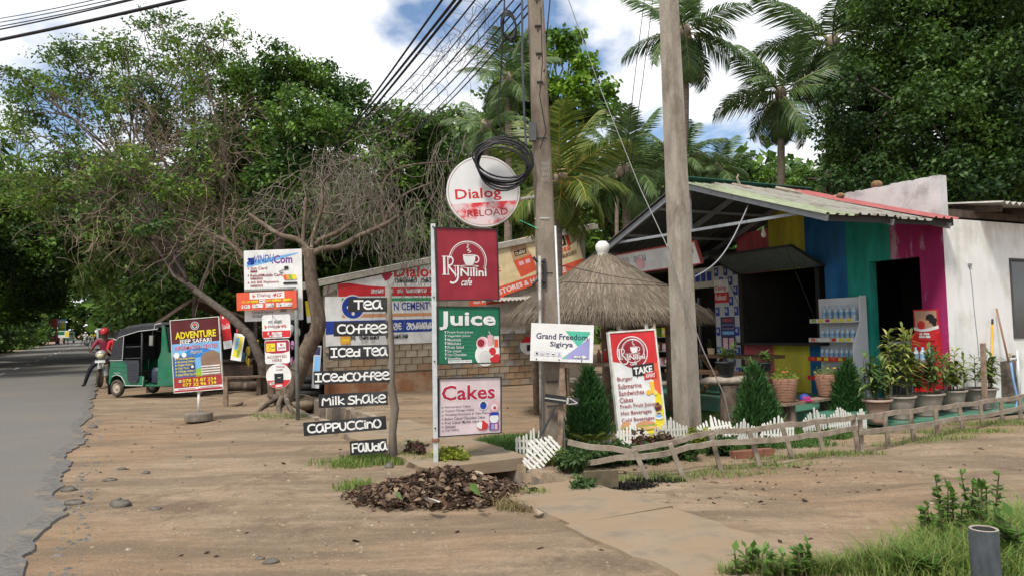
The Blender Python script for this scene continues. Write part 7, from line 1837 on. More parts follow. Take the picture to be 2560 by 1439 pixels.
wood(760, 700, 31, [(760, 540, 105), (690, 520, 80), (840, 560, 90), (900, 500, 95), (800, 640, 85), (880, 640, 70), (720, 620, 80)], 'dark evergreen tree behind the pruned tree limbs', 24)
wood(1000, 700, 30, [(1000, 420, 100), (940, 360, 70), (1080, 400, 90), (1050, 320, 70), (960, 520, 90), (1080, 520, 95), (1010, 610, 90), (1130, 320, 60), (980, 300, 50)], 'creeper-hung tree rising behind the round phone sign', 25, LEAF_MID, (.18, .06), .5, 50)
wood(1180, 700, 30, [(1170, 480, 90), (1200, 400, 80), (1160, 580, 80), (1250, 540, 80), (1110, 650, 70), (1270, 460, 70), (1180, 330, 60)], 'dark evergreen tree between round sign and broad-leaved tree', 26)
wood(1330, 700, 34, [(1330, 450, 90), (1400, 420, 90), (1300, 540, 90), (1440, 500, 90), (1380, 560, 80)], 'dark evergreen tree behind the king coconut palm', 27)
wood(1560, 700, 36, [(1560, 440, 70), (1630, 420, 75), (1520, 520, 80), (1610, 520, 80), (1480, 470, 60)], 'dark evergreen tree behind the thatched hut peak', 28)
wood(1780, 700, 36, [(1760, 435, 55), (1840, 440, 55), (1700, 450, 60), (1900, 460, 50)], 'round-headed green tree behind the cafe ridge', 29, LEAF_MID, (.18, .06), .5, 50)
wood(2010, 700, 38, [(2000, 455, 55), (2090, 460, 50), (2150, 450, 60), (1950, 450, 45)], 'low leafy tree beyond the cafe roof and palm trunk', 30, LEAF_MID, (.18, .06), .5, 50)
# under-storey by the road
wood(420, 800, 27, [(420, 720, 60), (350, 750, 55), (470, 760, 55), (300, 790, 50), (390, 800, 50), (520, 800, 50)], 'low dark bush growing behind the roadside stall', 31, LEAF_DK, (.2, .06), .5, 30, r0=.1)
LONG = leafmat('leaf_mango', [(0.056, 0.103, 0.022), (0.096, 0.159, 0.031), (0.144, 0.207, 0.044), (0.192, 0.235, 0.050)], .3, .4)
wood(400, 800, 26, [(320, 690, 70, 26), (260, 650, 55, 26), (395, 710, 55, 26), (350, 620, 60, 26.5), (300, 750, 45, 25.5), (420, 640, 50, 26), (230, 700, 35, 26), (370, 765, 35, 25.5)], 'mango tree with drooping narrow leaves over the tuk-tuk', 32, LONG, (.30, .035), .42, 30, .75, r0=.16, droop=1.1, up=.2)
# trees across the road and the leafy tunnel
for i, (s_, w_, h_) in enumerate(((34, -12.5, 9), (46, -11.5, 9.5), (60, -12, 10), (78, -11.5, 10.5), (100, -12, 11), (126, -11.5, 11))):
    b = onroad(s_, w_); sc_ = h_ / 9
    bl = [(np.array(b + Vector((x, y, z)) * sc_), r * sc_, .75) for x, y, z, r in ((0, 0, 6.2, 2.6), (2.2, .8, 5.4, 2.1), (-2.2, .5, 5.4, 2.2), (.8, -2, 4.8, 2.0), (3.6, 1.4, 6.2, 1.9), (-.5, 2, 7.2, 2.0), (1.5, -1, 3.2, 1.6), (-1.6, -1.2, 3.0, 1.7))] + [(np.array(b + VV * x + UU * y + Vector((0, 0, z))), r, .6) for x, y, z, r in ((3.5, 2, 7.6, 2.3), (6, 0, 8.6, 2.3), (5, 5, 8.2, 2.3), (2.5, -3, 6.6, 2.0))]
    tree('%s shade tree across the tarred road, counted away from the tuk-tuk' % ORD[i], b, [b - Vector((0, 0, .1)), b + Vector((.1, 0, 2)), b + Vector((.3, 0, 4)), b + Vector((.4, .1, 6))], bl, LEAF_DK, DBARK, .3, 'shade trees across the road', name='roadside_tree', seed=50 + i, leaf=(.42, .15), clump=.9, kleaf=34, per=1.5, twigs=0)
for i, (s_, w_) in enumerate(((40, 4.5), (54, 4), (70, 3.5), (90, 3.5), (114, 3))):
    b = onroad(s_, w_)
    bl = [(np.array(b + Vector((x, y, z))), r, .75) for x, y, z, r in ((0, 0, 6.2, 2.6), (-2.2, .8, 5.6, 2.1), (2.2, .5, 5.4, 2.2), (-1.8, -1, 4.4, 1.8), (-3.6, 1.0, 6.4, 1.9), (-.5, 2, 7.4, 2.0), (-.5, -1, 2.6, 1.7), (1.6, -1.2, 2.4, 1.7))] + [(np.array(b + VV * x + UU * y + Vector((0, 0, z))), r, .6) for x, y, z, r in ((-4, 1, 7.4, 2.3), (-6, 4, 8.4, 2.3), (-3, 6, 7.8, 2.3))]
    tree('%s shade tree past the stall, counted away from the tuk-tuk' % ORD[i], b, [b - Vector((0, 0, .1)), b + Vector((.1, 0, 2)), b + Vector((-.1, 0, 4)), b + Vector((-.2, .1, 6))], bl, LEAF_DK, DBARK, .3, 'shade trees along the stalls', name='roadside_tree', seed=70 + i, leaf=(.40, .14), clump=.85, kleaf=34, per=1.5, twigs=0)
b = onroad(175, -3)
bl = [(np.array(b + UU * 4 + VV * x + Vector((0, 0, z))), r, .9) for x, z, r in [(k * 5 - 60, 4 + 3 * (k % 3), 6) for k in range(26)]]
for k in range(30):
    d = 62 + 6 * (k % 3); px = 330 + k * 75; top = 430 + 30 * math.sin(k * 1.7)
    for py in (top + 60, top + 190, top + 320): bl.append((pr2(px, py, d), 85 * d / FPX, .9))
me, C_ = crown_mesh('distant_woods', bl, LEAF_DK, 1.1, (1.0, .42), 1.6, 20, seed=90)
tag(link('distant_woods', me), 'far-off dark wood closing the end of the road and the view behind the shops', None, None, 'stuff')
# hedge-like scrub on both verges down the road
for side, w_, ss_ in ((0, -10.5, (30, 37, 44, 52, 61, 72, 85, 100, 120)), (1, 4.2, (34, 41, 48, 57, 67, 80, 96))):
    for i, s_ in enumerate(ss_):
        b = onroad(s_, w_ + RD.uniform(-.5, .5)); k = 1 + s_ / 130
        tree(['%s low dark roadside bush beyond the tar on the far verge', '%s low dark roadside bush past the stall'][side] % ORD[i], b, [b - Vector((0, 0, .1)), b + Vector((0, 0, .5)), b + Vector((.05, 0, 1)), b + Vector((0, .1, 1.6))], [(np.array(b + UU * x * k + VV * y + Vector((0, 0, z))), r * k, .85) for x, y, z, r in ((0, 0, 1.2, 1.3), (1.8, -.4, 1.0, 1.2), (-1.8, .3, 1.1, 1.3), (.5, .3, 2.4, 1.2), (-1, -.3, 2.7, 1.1))], LEAF_DK, DBARK, .08, 'roadside bushes', name='roadside_bush', cat='bush', seed=200 + 20 * side + i, leaf=(.26, .09), clump=.5, kleaf=30, per=1.2, twigs=0)

# light broad-leaved tree
b = P(1395, 850, 27); b.z = 0
tree('light green broad-leaved tree rising between the two poles', b, [b, b + Vector((.1, 0, 3)), P(1392, 400, 27), P(1395, 250, 27)],
     blobs_px([(1410, 120, 48), (1350, 140, 40), (1470, 170, 42), (1500, 230, 42), (1440, 230, 55), (1370, 210, 50), (1290, 180, 45), (1250, 240, 50), (1320, 270, 60), (1400, 290, 60), (1520, 275, 30), (1230, 310, 50), (1480, 290, 40), (1385, 85, 22), (1440, 95, 20), (1290, 110, 30), (1300, 340, 55)], 27, .05, 9),
     LEAF_LT, GREYBK, .16, name='broadleaf_tree', seed=33, per=1.4, leaf=(.18, .075), clump=.36, kleaf=32, twigs=5, shell=(.25, 1.0))
# big dark tree behind the white wall
b = cw(8.5, 4.0, 0)
tree('huge dense dark tree towering behind the white cafe wall', b, [b - Vector((0, 0, .1)), b + Vector((.2, 0, 2.5)), b + Vector((.3, .2, 5)), Vector(pr2(2380, 200, 21))],
     blobs_px([(2240, 60, 120), (2360, 20, 130), (2480, 60, 130), (2570, 120, 120), (2180, 190, 90), (2300, 170, 120), (2420, 190, 130), (2540, 250, 120), (2130, 270, 70), (2210, 310, 90), (2330, 310, 115), (2450, 320, 120), (2570, 370, 110), (2190, 400, 70), (2290, 430, 90), (2400, 440, 100), (2510, 450, 100), (2620, 250, 120), (2250, -60, 110), (2420, -80, 130), (2580, -50, 130), (2120, 210, 50), (2620, 480, 110), (2330, 480, 80), (2470, 520, 90), (2110, 330, 60), (2170, 450, 75), (2085, 385, 45), (2240, 490, 70), (2150, 370, 60)], 20, .13, 11),
     LEAF_RT, DBARK, .2, name='shade_tree', seed=35, per=2.2, leaf=(.12, .037), clump=.38, kleaf=58, twigs=1, shell=(.72, 1.05))

# ------------------------------------------------------------------ palms
PALM = leafmat('palm_leaf', [(0.056, 0.103, 0.037), (0.088, 0.152, 0.050), (0.136, 0.207, 0.062), (0.072, 0.124, 0.050)], .3, .4)
PALMY = leafmat('king_palm_leaf', [(0.064, 0.102, 0.017), (0.102, 0.153, 0.025), (0.162, 0.204, 0.043), (0.230, 0.246, 0.060)], .35, .4)
PALMT = mat('palm_trunk', (.15, .115, .085), (.25, .20, .155), scale=10, stretch=(.5, .5, 3), rough=.95, bump=.6)
RACH = mat('palm_midrib', (.14, .16, .05), (.22, .22, .07), scale=10, rough=.6)
RACHY = mat('king_palm_midrib', (.35, .27, .05), (.45, .34, .07), scale=10, rough=.6)
def frond_mesh(seed, mt, rm, bend, n=52, lf=.34):
    """unit-length frond growing along +x and bending down"""
    g = np.random.default_rng(seed); T = np.linspace(0, 1, 13); ang = np.cumsum(np.concatenate([[0], np.full(12, bend / 12) * np.linspace(.4, 1.6, 12)]))
    xs = np.concatenate([[0], np.cumsum(np.cos(ang[:-1]) / 12)]); zs = np.concatenate([[0], np.cumsum(-np.sin(ang[:-1]) / 12)])
    V = []
    for sd_ in (-1, 1):
        for i in range(n):
            t = .14 + .86 * (i + g.random()) / n; x, z, a = np.interp(t, T, xs), np.interp(t, T, zs), np.interp(t, T, ang)
            L = lf * math.sin(math.pi * min(1, .16 + .80 * t)) ** .7 * g.uniform(.85, 1.1); fwd = .55 + .4 * t; tg = np.array([math.cos(a), 0, -math.sin(a)])
            d = unit(tg * fwd + np.array([0, sd_, 0]) * 1.0 + np.array([0, 0, .10 - g.uniform(0, .35)]))
            p0 = np.array([x, 0, z]); m1 = p0 + d * L * .5 - np.array([0, 0, .05 * L]); e = p0 + d * L - np.array([0, 0, .42 * L * g.uniform(.6, 1.3)]); w = np.array(tg) * .012
            V.append([p0 - w * .6, p0 + w * .6, m1 + w, m1 - w]); V.append([m1 - w, m1 + w, e, e])
    V = np.array(V); nv = len(V) // 2
    pts = np.concatenate([V.reshape(nv, 2, 4, 3)[:, 0, :, :], ], 0)
    # each leaflet: one island of six points, two quads
    A = V.reshape(nv, 2, 4, 3); six = np.stack([A[:, 0, 0], A[:, 0, 1], A[:, 0, 2], A[:, 0, 3], A[:, 1, 2]], 1).reshape(-1, 3)
    base = np.arange(nv) * 5
    f = [tuple(int(b + k) for k in (0, 1, 2, 3)) for b in base] + [tuple(int(b + k) for k in (3, 2, 4)) for b in base]
    m = MB(); m.v = [tuple(p) for p in six]; m.f = f; m.m = [0] * len(f)
    m.tube([Vector((a, 0, b)) for a, b in zip(xs, zs)], [.011 - .009 * t for t in T], 5, 1)
    return m.mesh('frond', [mt, rm])
FR = {k: [frond_mesh(100 + 10 * k + i, (PALM, PALMY)[k], (RACH, RACHY)[k], bd) for i, bd in enumerate((.55, .95, 1.35, 1.8))] for k in (0, 1)}
def palm(label, top, base, L, seed, kind=0, n=20, nuts=None, r0=.13, nut_c=None, group=None, low=-.75):
    top, base = Vector(top), Vector(base); t = thing('coconut_palm', label, 'palm', base, 0, group); g = random.Random(seed)
    m = MB(); pts = [base - Vector((0, 0, .1)), base.lerp(top, .35) + Vector((g.uniform(-.2, .2), 0, 0)), base.lerp(top, .7) + Vector((g.uniform(-.15, .15), 0, 0)), top]
    pts = chaikin3(pts); k = len(pts); o = m.tube(pts, [r0 * (1.25 - .5 * i / (k - 1)) for i in range(k)], 9).build('trunk', PALMT, t, True); o.location = -base
    for i in range(n):
        f = i / (n - 1); el = 1.25 + (low - 1.25) * f ** .85 + g.uniform(-.12, .12); az = i * 2.399 + g.uniform(-.25, .25)
        me = FR[kind][min(3, int(f * 3.2 + g.uniform(0, .9)))]; s_ = L * g.uniform(.85, 1.1) * (.8 + .25 * math.sin(math.pi * min(1, f + .25)))
        o = link('frond', me, t); o.matrix_local = Matrix.Translation(top - base) @ Matrix.Rotation(az, 4, 'Z') @ Matrix.Rotation(-el, 4, 'Y') @ Matrix.Rotation(g.uniform(-.5, .5), 4, 'X') @ Matrix.Diagonal((s_, s_, s_, 1))
    m = MB(); m.ell(top - base, (r0 * 1.5, r0 * 1.5, r0 * 2.2), 9, 6); m.build('crown_shaft', PALMT, t, True)
    if nuts:
        for i in range(nuts):
            q = MB(); rr = L * .038; q.ell((0, 0, 0), (rr, rr, rr * 1.25), 9, 7)
            o = q.build('coconut', nut_c, t, True); a = g.uniform(0, 6.28); o.location = (top - base) + Vector((math.cos(a) * g.uniform(.1, .26), math.sin(a) * g.uniform(.1, .26) - .12, -.16 - g.uniform(.02, .40))) * (L / 2.6)
    return t
def gr(px, dep): 
    p = P(px, 850, dep); p.z = 0; return p
GN = flat('green_coconut', (.28, .30, .06), .5); ON = flat('orange_coconut', (.60, .25, .03), .5)
palm('tall coconut palm with its crown behind the thick pole', P(1712, 82, 23), gr(1690, 23), 2.25, 1, n=22, nuts=6, nut_c=flat('brown_coconut', (.25, .16, .06), .6), low=-1.25)
palm('tall coconut palm with green nuts leaning beside the huge dark tree', P(2082, 112, 25), gr(2030, 25), 2.7, 2, n=22, nuts=16, nut_c=GN, r0=.16)
palm('coconut palm with long hanging fronds behind the cafe roof', P(1952, 235, 24), gr(1950, 24), 2.25, 3, n=24, nuts=5, nut_c=GN, low=-1.2)
palm('short king coconut palm with orange nuts behind the stepped pole', P(1402, 450, 17), gr(1408, 17), 1.95, 4, 1, n=20, nuts=22, nut_c=ON, r0=.12, low=-.9)
palm('slender coconut palm behind the light broad-leaved tree', P(1268, 200, 25), gr(1262, 25), 1.9, 5, n=14)
palm('low coconut palm with arching fronds beside the king coconut', P(1560, 430, 20), gr(1560, 20), 1.9, 6, n=18)
palm('feathery young palm standing over the thatched hut', P(1548, 330, 25), gr(1548, 25), 1.0, 7, n=14, r0=.07)
palm('coconut palm low behind the thick pole and cafe ridge', P(1690, 400, 30), gr(1690, 30), 2.1, 8, n=18)
palm('coconut palm beyond the cafe ridge beside the round-headed tree', P(1795, 420, 33), gr(1795, 33), 1.9, 9, n=16)
palm('distant coconut palm seen past the leaning palm trunk', P(2125, 450, 36), gr(2125, 36), 1.9, 10, n=16)
palm('coconut palm with drooping fronds beneath the overhead cables', P(1215, 320, 22), gr(1222, 22), 1.5, 11, n=14)

# ------------------------------------------------------------------ ground cover
def scatter_ok(s, w):
    """not on the tar, in the drain or on the slabs"""
    inside = (w > DW0 - .05) & (w < DW1 + .05) & (((s > 6.15) & (s < 7.4)) | ((s > 12.2) & (s < 17.7)))
    return (w > -.35) & ~inside
def gzv(s, w): return np.where((s > -12) & (s < 22) & (w > -1) & (w < 16), bumps(s, w), -.02)
def sw_of(p): return p[0] * UU.x + p[1] * UU.y, p[0] * VV.x + p[1] * VV.y
def patch(lst, seed):
    """discs of scatter points: (px, py, radius across, radius deep, count) -> world points"""
    g = np.random.default_rng(seed); out = []
    for px, py, rx, ry, n in lst:
        c = np.array(G(px, py)); a = g.random(n) * 2 * np.pi; f = np.sqrt(g.random(n)) * (.7 + .5 * g.random(n))
        out.append(np.stack([c[0] + rx * f * np.cos(a), c[1] + ry * f * np.sin(a), 0 * a], -1))
    p = np.concatenate(out); s = p[:, 0] * UU.x + p[:, 1] * UU.y; w = p[:, 0] * VV.x + p[:, 1] * VV.y
    k = scatter_ok(s, w); p = p[k]; p[:, 2] = gzv(s[k], w[k]); return p
def blades(name, label, lst, h, wd, mt, seed, lean=.5):
    p = patch(lst, seed); g = np.random.default_rng(seed + 1); n = len(p)
    a = g.random(n) * 2 * np.pi; H = h * (.45 + .75 * g.random(n)); ln = lean * (.3 + g.random(n)) * H
    d = np.stack([np.cos(a) * ln, np.sin(a) * ln, H], -1); s_ = np.stack([-np.sin(a), np.cos(a), 0 * a], -1) * (wd * (.6 + .7 * g.random(n)))[:, None]
    m1 = p + d * np.array([.35, .35, .6]); e = p + d * np.array([1, 1, .92])
    q = np.stack([p - s_, p + s_, m1 + s_ * .8, e, m1 - s_ * .8], 1)
    o = link(name, npfaces(name, q, [(0, 1, 2, 4), (4, 2, 3)], mt)); return tag(o, label, None, None, 'stuff')
GRS = leafmat('grass_blade', [(.09, .17, .035), (.15, .25, .05), (.24, .33, .085), (.34, .34, .13)], .5, .6)
GRS2 = leafmat('lawn_blade', [(.045, .10, .022), (.075, .15, .032), (.12, .20, .05)], .35, .6)
DRYG = leafmat('dry_grass', [(.22, .17, .08), (.32, .25, .13), (.14, .15, .05)], .3, .7)
blades('lawn_grass', 'short green lawn grass round the poles and conifers', [(1290, 1110, .55, .9, 7000), (1230, 1115, .35, .5, 2500), (1440, 1120, .5, .5, 3000), (1800, 1060, .9, .6, 6000), (1700, 1040, 1.0, .9, 6000), (1960, 1075, .7, .45, 3500), (2060, 1070, .6, .35, 2500), (1900, 1110, .9, .25, 3000), (1600, 1070, .7, .8, 4000), (1700, 1125, .4, .2, 2200), (1790, 1118, .45, .22, 2400), (1880, 1112, .45, .22, 2400), (1970, 1100, .45, .22, 2400), (2060, 1088, .45, .2, 2400), (2150, 1080, .4, .2, 1500), (1520, 1140, .4, .25, 2000)], .06, .004, GRS2, 3)
blades('verge_grass', 'patchy grass along the fence foot and lane edge', [(1760, 1180, .7, .16, 450), (1900, 1160, .6, .15, 450), (2000, 1140, .6, .14, 450), (2120, 1130, .5, .14, 350), (2260, 1105, .6, .12, 250), (2400, 1080, .7, .2, 750), (2500, 1060, .8, .2, 850), (2350, 1095, .5, .15, 350), (1520, 1195, .4, .12, 250), (1640, 1195, .4, .12, 250)], .06, .003, GRS, 5, .9)
blades('weed_tufts', 'weed tufts about the sign posts and the leaf heap', [(930, 1145, .32, .3, 1700), (985, 1150, .25, .25, 1000), (890, 1215, .2, .2, 350), (880, 1160, .25, .25, 500), (1010, 1120, .25, .4, 900), (1060, 1150, .3, .25, 900), (840, 1155, .3, .3, 160), (700, 1040, .6, .4, 260), (1150, 1140, .3, .2, 700), (1330, 1235, .15, .1, 200)], .085, .0045, GRS, 7)
blades('road_edge_weeds', 'sparse weeds growing in the broken tar edge', [(x, y, .06, .2, 130) for x, y in ((132, 1235), (136, 1270), (178, 1085), (170, 1120), (104, 1350), (196, 1060), (125, 1300))], .05, .004, GRS, 9)
LG = [(1880, 1434, .2, .06, 320), (2000, 1430, .3, .08, 560), (2100, 1430, .35, .1, 720), (2200, 1425, .35, .12, 840), (2300, 1412, .35, .15, 1000)]
blades('long_grass', 'short straggling grass along the lane corner', LG, .10, .003, GRS, 11, 1.3)
blades('long_grass', 'long grass growing round the pipe end by the lane', [(2300, 1425, .3, .15, 700), (2400, 1395, .3, .25, 1400), (2500, 1380, .35, .35, 1800), (2560, 1330, .35, .35, 1400), (2450, 1440, .6, .2, 1400), (2600, 1300, .4, .4, 1000), (2440, 1560, .5, .12, 500), (2300, 1540, .3, .1, 250)], .20, .0032, GRS, 15, 1.2)
blades('dry_straw', 'dead yellow stems among the corner grass', [(2150, 1425, .6, .15, 220), (2420, 1400, .5, .3, 260)], .16, .0014, DRYG, 17, 1.4)
blades('dry_straw', 'scattered dry straw at the edge of the leaf heap', [(1275, 1262, .14, .12, 150), (1240, 1250, .15, .1, 100), (1310, 1268, .1, .1, 60)], .10, .003, DRYG, 13, 1.6)
# leafy weeds in the lower corner
def weed(px, py, z, n, L, wd, h, label, seed, mt=None, spread=.06, y=None, name='weed_plant'):
    p = G(px, py); p.z = ground_z(p); t = thing(name, label, 'weed', p)
    q, st = leafspray(n, L, wd, spread, h, 1, seed, droop=.3, stems=6); grow(t, q, mt or WEED, 'leaves', st, STEM, 0)
WEED = leafmat('weed_leaf', [(.07, .15, .028), (.11, .21, .04), (.17, .27, .06)], .45, .5)
CROT = leafmat('croton_leaf', [(.06, .02, .025), (.10, .03, .04), (.05, .07, .02), (.16, .05, .05)], .3, .5)
GOLD = leafmat('golden_leaf', [(.20, .24, .03), (.32, .34, .05), (.10, .16, .02)], .4, .5)
SHRB = leafmat('border_leaf', [(.025, .055, .014), (.04, .085, .02), (.065, .115, .03)], .3, .5)
weed(2380, 1362, 0, 190, .07, .026, .46, 'tall round-leaved weed arching over the lane edge', 3, spread=.05)
weed(2450, 1345, 0, 190, .065, .026, .50, 'upright round-leaved weed behind the pipe end', 5, spread=.04)
weed(2330, 1375, 0, 120, .06, .024, .36, 'small round-leaved weed leaning towards the lane', 6, spread=.07)
weed(1890, 1438, 0, 70, .08, .022, .17, 'broad-leaved weed clump at the lane corner', 7, spread=.06)
weed(2000, 1436, 0, 90, .07, .018, .22, 'bushy weed clump beside the lane corner', 8, spread=.08)
weed(2540, 1420, 0, 60, .13, .045, .30, 'large-leaved weed beside the pipe end', 9, spread=.06)
weed(2330, 1440, 0, 60, .12, .035, .14, 'glossy broad weed before the pipe end', 10, spread=.08)
def shrub(px, py, rx, h, n, mt, label, seed, L=.05, w=.016, name='border_shrub', y=None):
    p = G(px, py); p.z = ground_z(p); t = thing(name, label, 'shrub', p)
    me, C = crown_mesh('leaves', [(np.array([0, 0, h * .5]), rx, h / (2 * rx))], mt, per=n, leaf=(L, w), clump=.07, kleaf=26, seed=seed, shell=(.2, 1.0)); link('leaves', me, t)
    m = MB(); g = random.Random(seed)
    for i in range(5): m.tube([(0, 0, -.03), (g.uniform(-.5, .5) * rx, g.uniform(-.5, .5) * rx, h * .7)], [.008, .004], 4)
    m.build('stems', STEM, t)
for i, (px, py, rx, h, mt, lb) in enumerate(((1500, 1165, .22, .22, SHRB, 'dark low shrub behind the broken rail'), (1430, 1180, .2, .2, SHRB, 'dark low shrub overhanging the drain mouth'), (1560, 1155, .2, .2, SHRB, 'dark low shrub under the take-away board'), (1420, 1150, .1, .12, SHRB, 'small dark shrub at the drain edge'), (1462, 1222, .1, .12, SHRB, 'dark shrub drooping beside the lane slab'),
        (1395, 1158, .13, .18, GOLD, 'yellow-green shrub beside the fallen pickets'), (1610, 1122, .16, .22, CROT, 'dark red croton shrub under the take-away board'), (1660, 1118, .15, .22, CROT, 'dark red croton shrub at the take-away board corner'), (1740, 1110, .16, .2, GOLD, 'golden shrub beside the thick pole'), (1700, 1140, .2, .2, SHRB, 'green shrub hiding the foot of the thick pole'), (1800, 1130, .2, .2, SHRB, 'green shrub behind the lowest leaning rail'), (1900, 1122, .16, .14, SHRB, 'low green shrub behind the edging bricks'), (1640, 1150, .2, .18, SHRB, 'low green shrub between the two broken rails'),
        (1040, 1142, .15, .18, CROT, 'reddish croton at the foot of the steel sign post'), (1125, 1158, .17, .17, GOLD, 'yellow-flecked shrub beside the steel sign post'), (1440, 1090, .14, .2, SHRB, 'green fern-like shrub at the stepped pole foot'))):
    shrub(px, py, rx, h, 1.1, mt, lb, 60 + i)
def fern(px, py, label, seed):
    p = G(px, py); t = thing('fern', label, 'fern', p); g = random.Random(seed)
    for i in range(7):
        o = link('frond', FR[1][1 + i % 2], t); o.matrix_local = Matrix.Rotation(i * .9 + g.uniform(-.2, .2), 4, 'Z') @ Matrix.Rotation(-1.0 + g.uniform(-.2, .3), 4, 'Y') @ Matrix.Diagonal((.32, .32, .32, 1))
fern(1432, 1102, 'bright green fern beside the stepped pole', 1); fern(1478, 1115, 'small green fern behind the white pickets', 2)
# soil bed and brick edging behind the fence
for i, (px, py) in enumerate(((1852, 1138), (1880, 1135), (1908, 1132))):
    m = MB(); m.box((0, 0, .03), (.21, .1, .09)); o = m.build('edging_brick', mat('red_brick', (.15, .06, .04), (.22, .095, .06), scale=9, rough=.95, bump=.4)); p = G(px, py); o.location = (p.x, p.y, ground_z(p)); o.rotation_euler = (0, 0, rad(12)); tag(o, 'red brick laid as edging behind the rail fence', 'brick', 'edging bricks behind the rail fence')
bd = MB(); a, b = G(1460, 1215), G(1545, 1212); bd.beam(Vector((a.x, a.y, .06)), Vector((b.x, b.y, .06)), .05, .16); o = bd.build('edging_board', mat('mossy_board', (.07, .055, .035), (.12, .10, .06), scale=8, rough=.95, bump=.4)); tag(o, 'mossy timber board edging the flower bed by the drain', 'board')
pk_ = MB(); a, b = P(1322, 1176, 8.1), P(1416, 1205, 7.7); pk_.tube([a, b], .022, 8); o = pk_.build('fallen_pipe', GALV, None, True); tag(o, 'bent grey pipe lying across the drain mouth', 'pipe')

# leaf heap
LIT = leafmat('dead_leaf', [(.04, .026, .02), (.08, .05, .035), (.13, .085, .058), (.26, .18, .12), (.06, .04, .03), (.10, .055, .035), (.28, .205, .14), (.05, .033, .026), (.03, .02, .016), (.07, .04, .03)], .15, .8, .1)
hc_ = np.array(G(1096, 1236)); hc_[2] = 0
def heap_h(x, y):
    r = np.sqrt((x / .70) ** 2 + (y / .46) ** 2); return np.maximum(0, .165 * (1 - r ** 1.4)) * (1 + .35 * np.sin(6 * x + 1) * np.cos(8 * y))
g = np.random.default_rng(5); n = 6500
a = g.random(n) * 2 * np.pi; f = np.sqrt(g.random(n)) * .92 + np.abs(g.normal(0, .16, n))
x, y = .70 * f * np.cos(a), .46 * f * np.sin(a); z = heap_h(x, y) + .01 + .035 * g.random(n)
p = np.stack([x, y, z], -1); ax = unit(g.normal(0, 1, (n, 3)) * np.array([1, 1, .45])); nr = unit(np.array([0, 0, .7]) + g.normal(0, .55, (n, 3))); sd_ = unit(np.cross(nr, ax)); L = (.010 + .048 * g.random(n) ** 2.8)[:, None]; w = L * (.25 + .4 * g.random((n, 1)))
cu = nr * L * g.uniform(-.3, .7, (n, 1))
q = np.stack([p - ax * L, p - ax * L * .2 - sd_ * w + cu, p + ax * L * .4 - sd_ * w * .8 + cu, p + ax * L + cu * .4, p + ax * L * .4 + sd_ * w * .8 + cu, p - ax * L * .2 + sd_ * w + cu], 1)
heap = tag(link('leaf_litter_heap', npfaces('leaf_litter_heap', q, [(0, 1, 5), (1, 2, 4, 5), (2, 3, 4)], LIT)), 'swept heap of dead brown leaves at the foot of the steel sign post', None, None, 'stuff'); heap.location = hc_
m = MB(); k = 26; m.v = []
for i in range(k + 1):
    for j in range(k + 1):
        X, Y = -.86 + 1.72 * i / k, -.55 + 1.1 * j / k; m.v.append((X, Y, float(heap_h(np.array([X]), np.array([Y]))[0]) - .02 - .1 * ((X / .70) ** 2 + (Y / .46) ** 2 > .8)))
for i in range(k):
    for j in range(k): A = i * (k + 1) + j; m.f.append((A, A + k + 1, A + k + 2, A + 1)); m.m.append(0)
o = m.build('compost_mound', mat('leaf_mould', (.04, .026, .018), (.075, .05, .034), scale=16, rough=1, bump=.8), None, True); o.location = hc_; tag(o, 'dark rotted core of the swept leaf heap', None, None, 'stuff')
bits = [((1075, 1262), .11, (.50, .47, .43), 'torn pale bark piece lying on the leaf heap'), ((1058, 1190), .075, (.62, .62, .60), 'crumpled white wrapper on top of the leaf heap'), ((1082, 1208), .05, (.45, .5, .46), 'greenish plastic scrap on the leaf heap'), ((1195, 1190), .08, (.45, .36, .27), 'tan torn packet on the shoulder of the leaf heap'), ((1335, 1285), .10, (.34, .26, .19), 'curled dry palm sheath at the edge of the leaf heap')]
for i, ((px, py), r_, c, lb) in enumerate(bits):
    p = G(px, py); X, Y = p.x - hc_[0], p.y - hc_[1]; zz_ = float(heap_h(np.array([X]), np.array([Y]))[0])
    p = P(px, py, p.y) if zz_ < .02 else G(px, py, zz_ + .05)
    m = MB(); gg = random.Random(i); nn = 7
    for a_ in range(nn): A = 2 * math.pi * a_ / nn; m.v.append((r_ * math.cos(A) * gg.uniform(.5, 1.2), r_ * .6 * math.sin(A) * gg.uniform(.6, 1.2), r_ * gg.uniform(-.1, .5)))
    m.v.append((0, 0, r_ * .35)); m.f = [(a_, (a_ + 1) % nn, nn) for a_ in range(nn)]; m.m = [0] * nn
    o = m.build('litter_scrap', mat('scrap_%d' % i, dk(c, .8), c, scale=9, rough=.7)); o.location = p + Vector((0, 0, .02)); o.rotation_euler = (rad(35), 0, gg.uniform(0, 3)); tag(o, lb, 'litter')
for i, (px, py, r_, lb) in enumerate(((1188, 1222, .085, 'large fresh green leaf on the leaf heap'), (998, 1238, .055, 'small fresh green leaf low on the leaf heap'))):
    p = G(px, py, .2 if i == 0 else .12); m = MB(); m.add([(-r_, 0, 0), (-.2 * r_, -.4 * r_, .02), (r_, 0, -.01), (-.2 * r_, .4 * r_, .02)], [(0, 1, 2, 3)]); o = m.build('green_leaf', HERB); o.location = p; o.rotation_euler = (.7, .5, -.9); tag(o, lb, 'leaf')
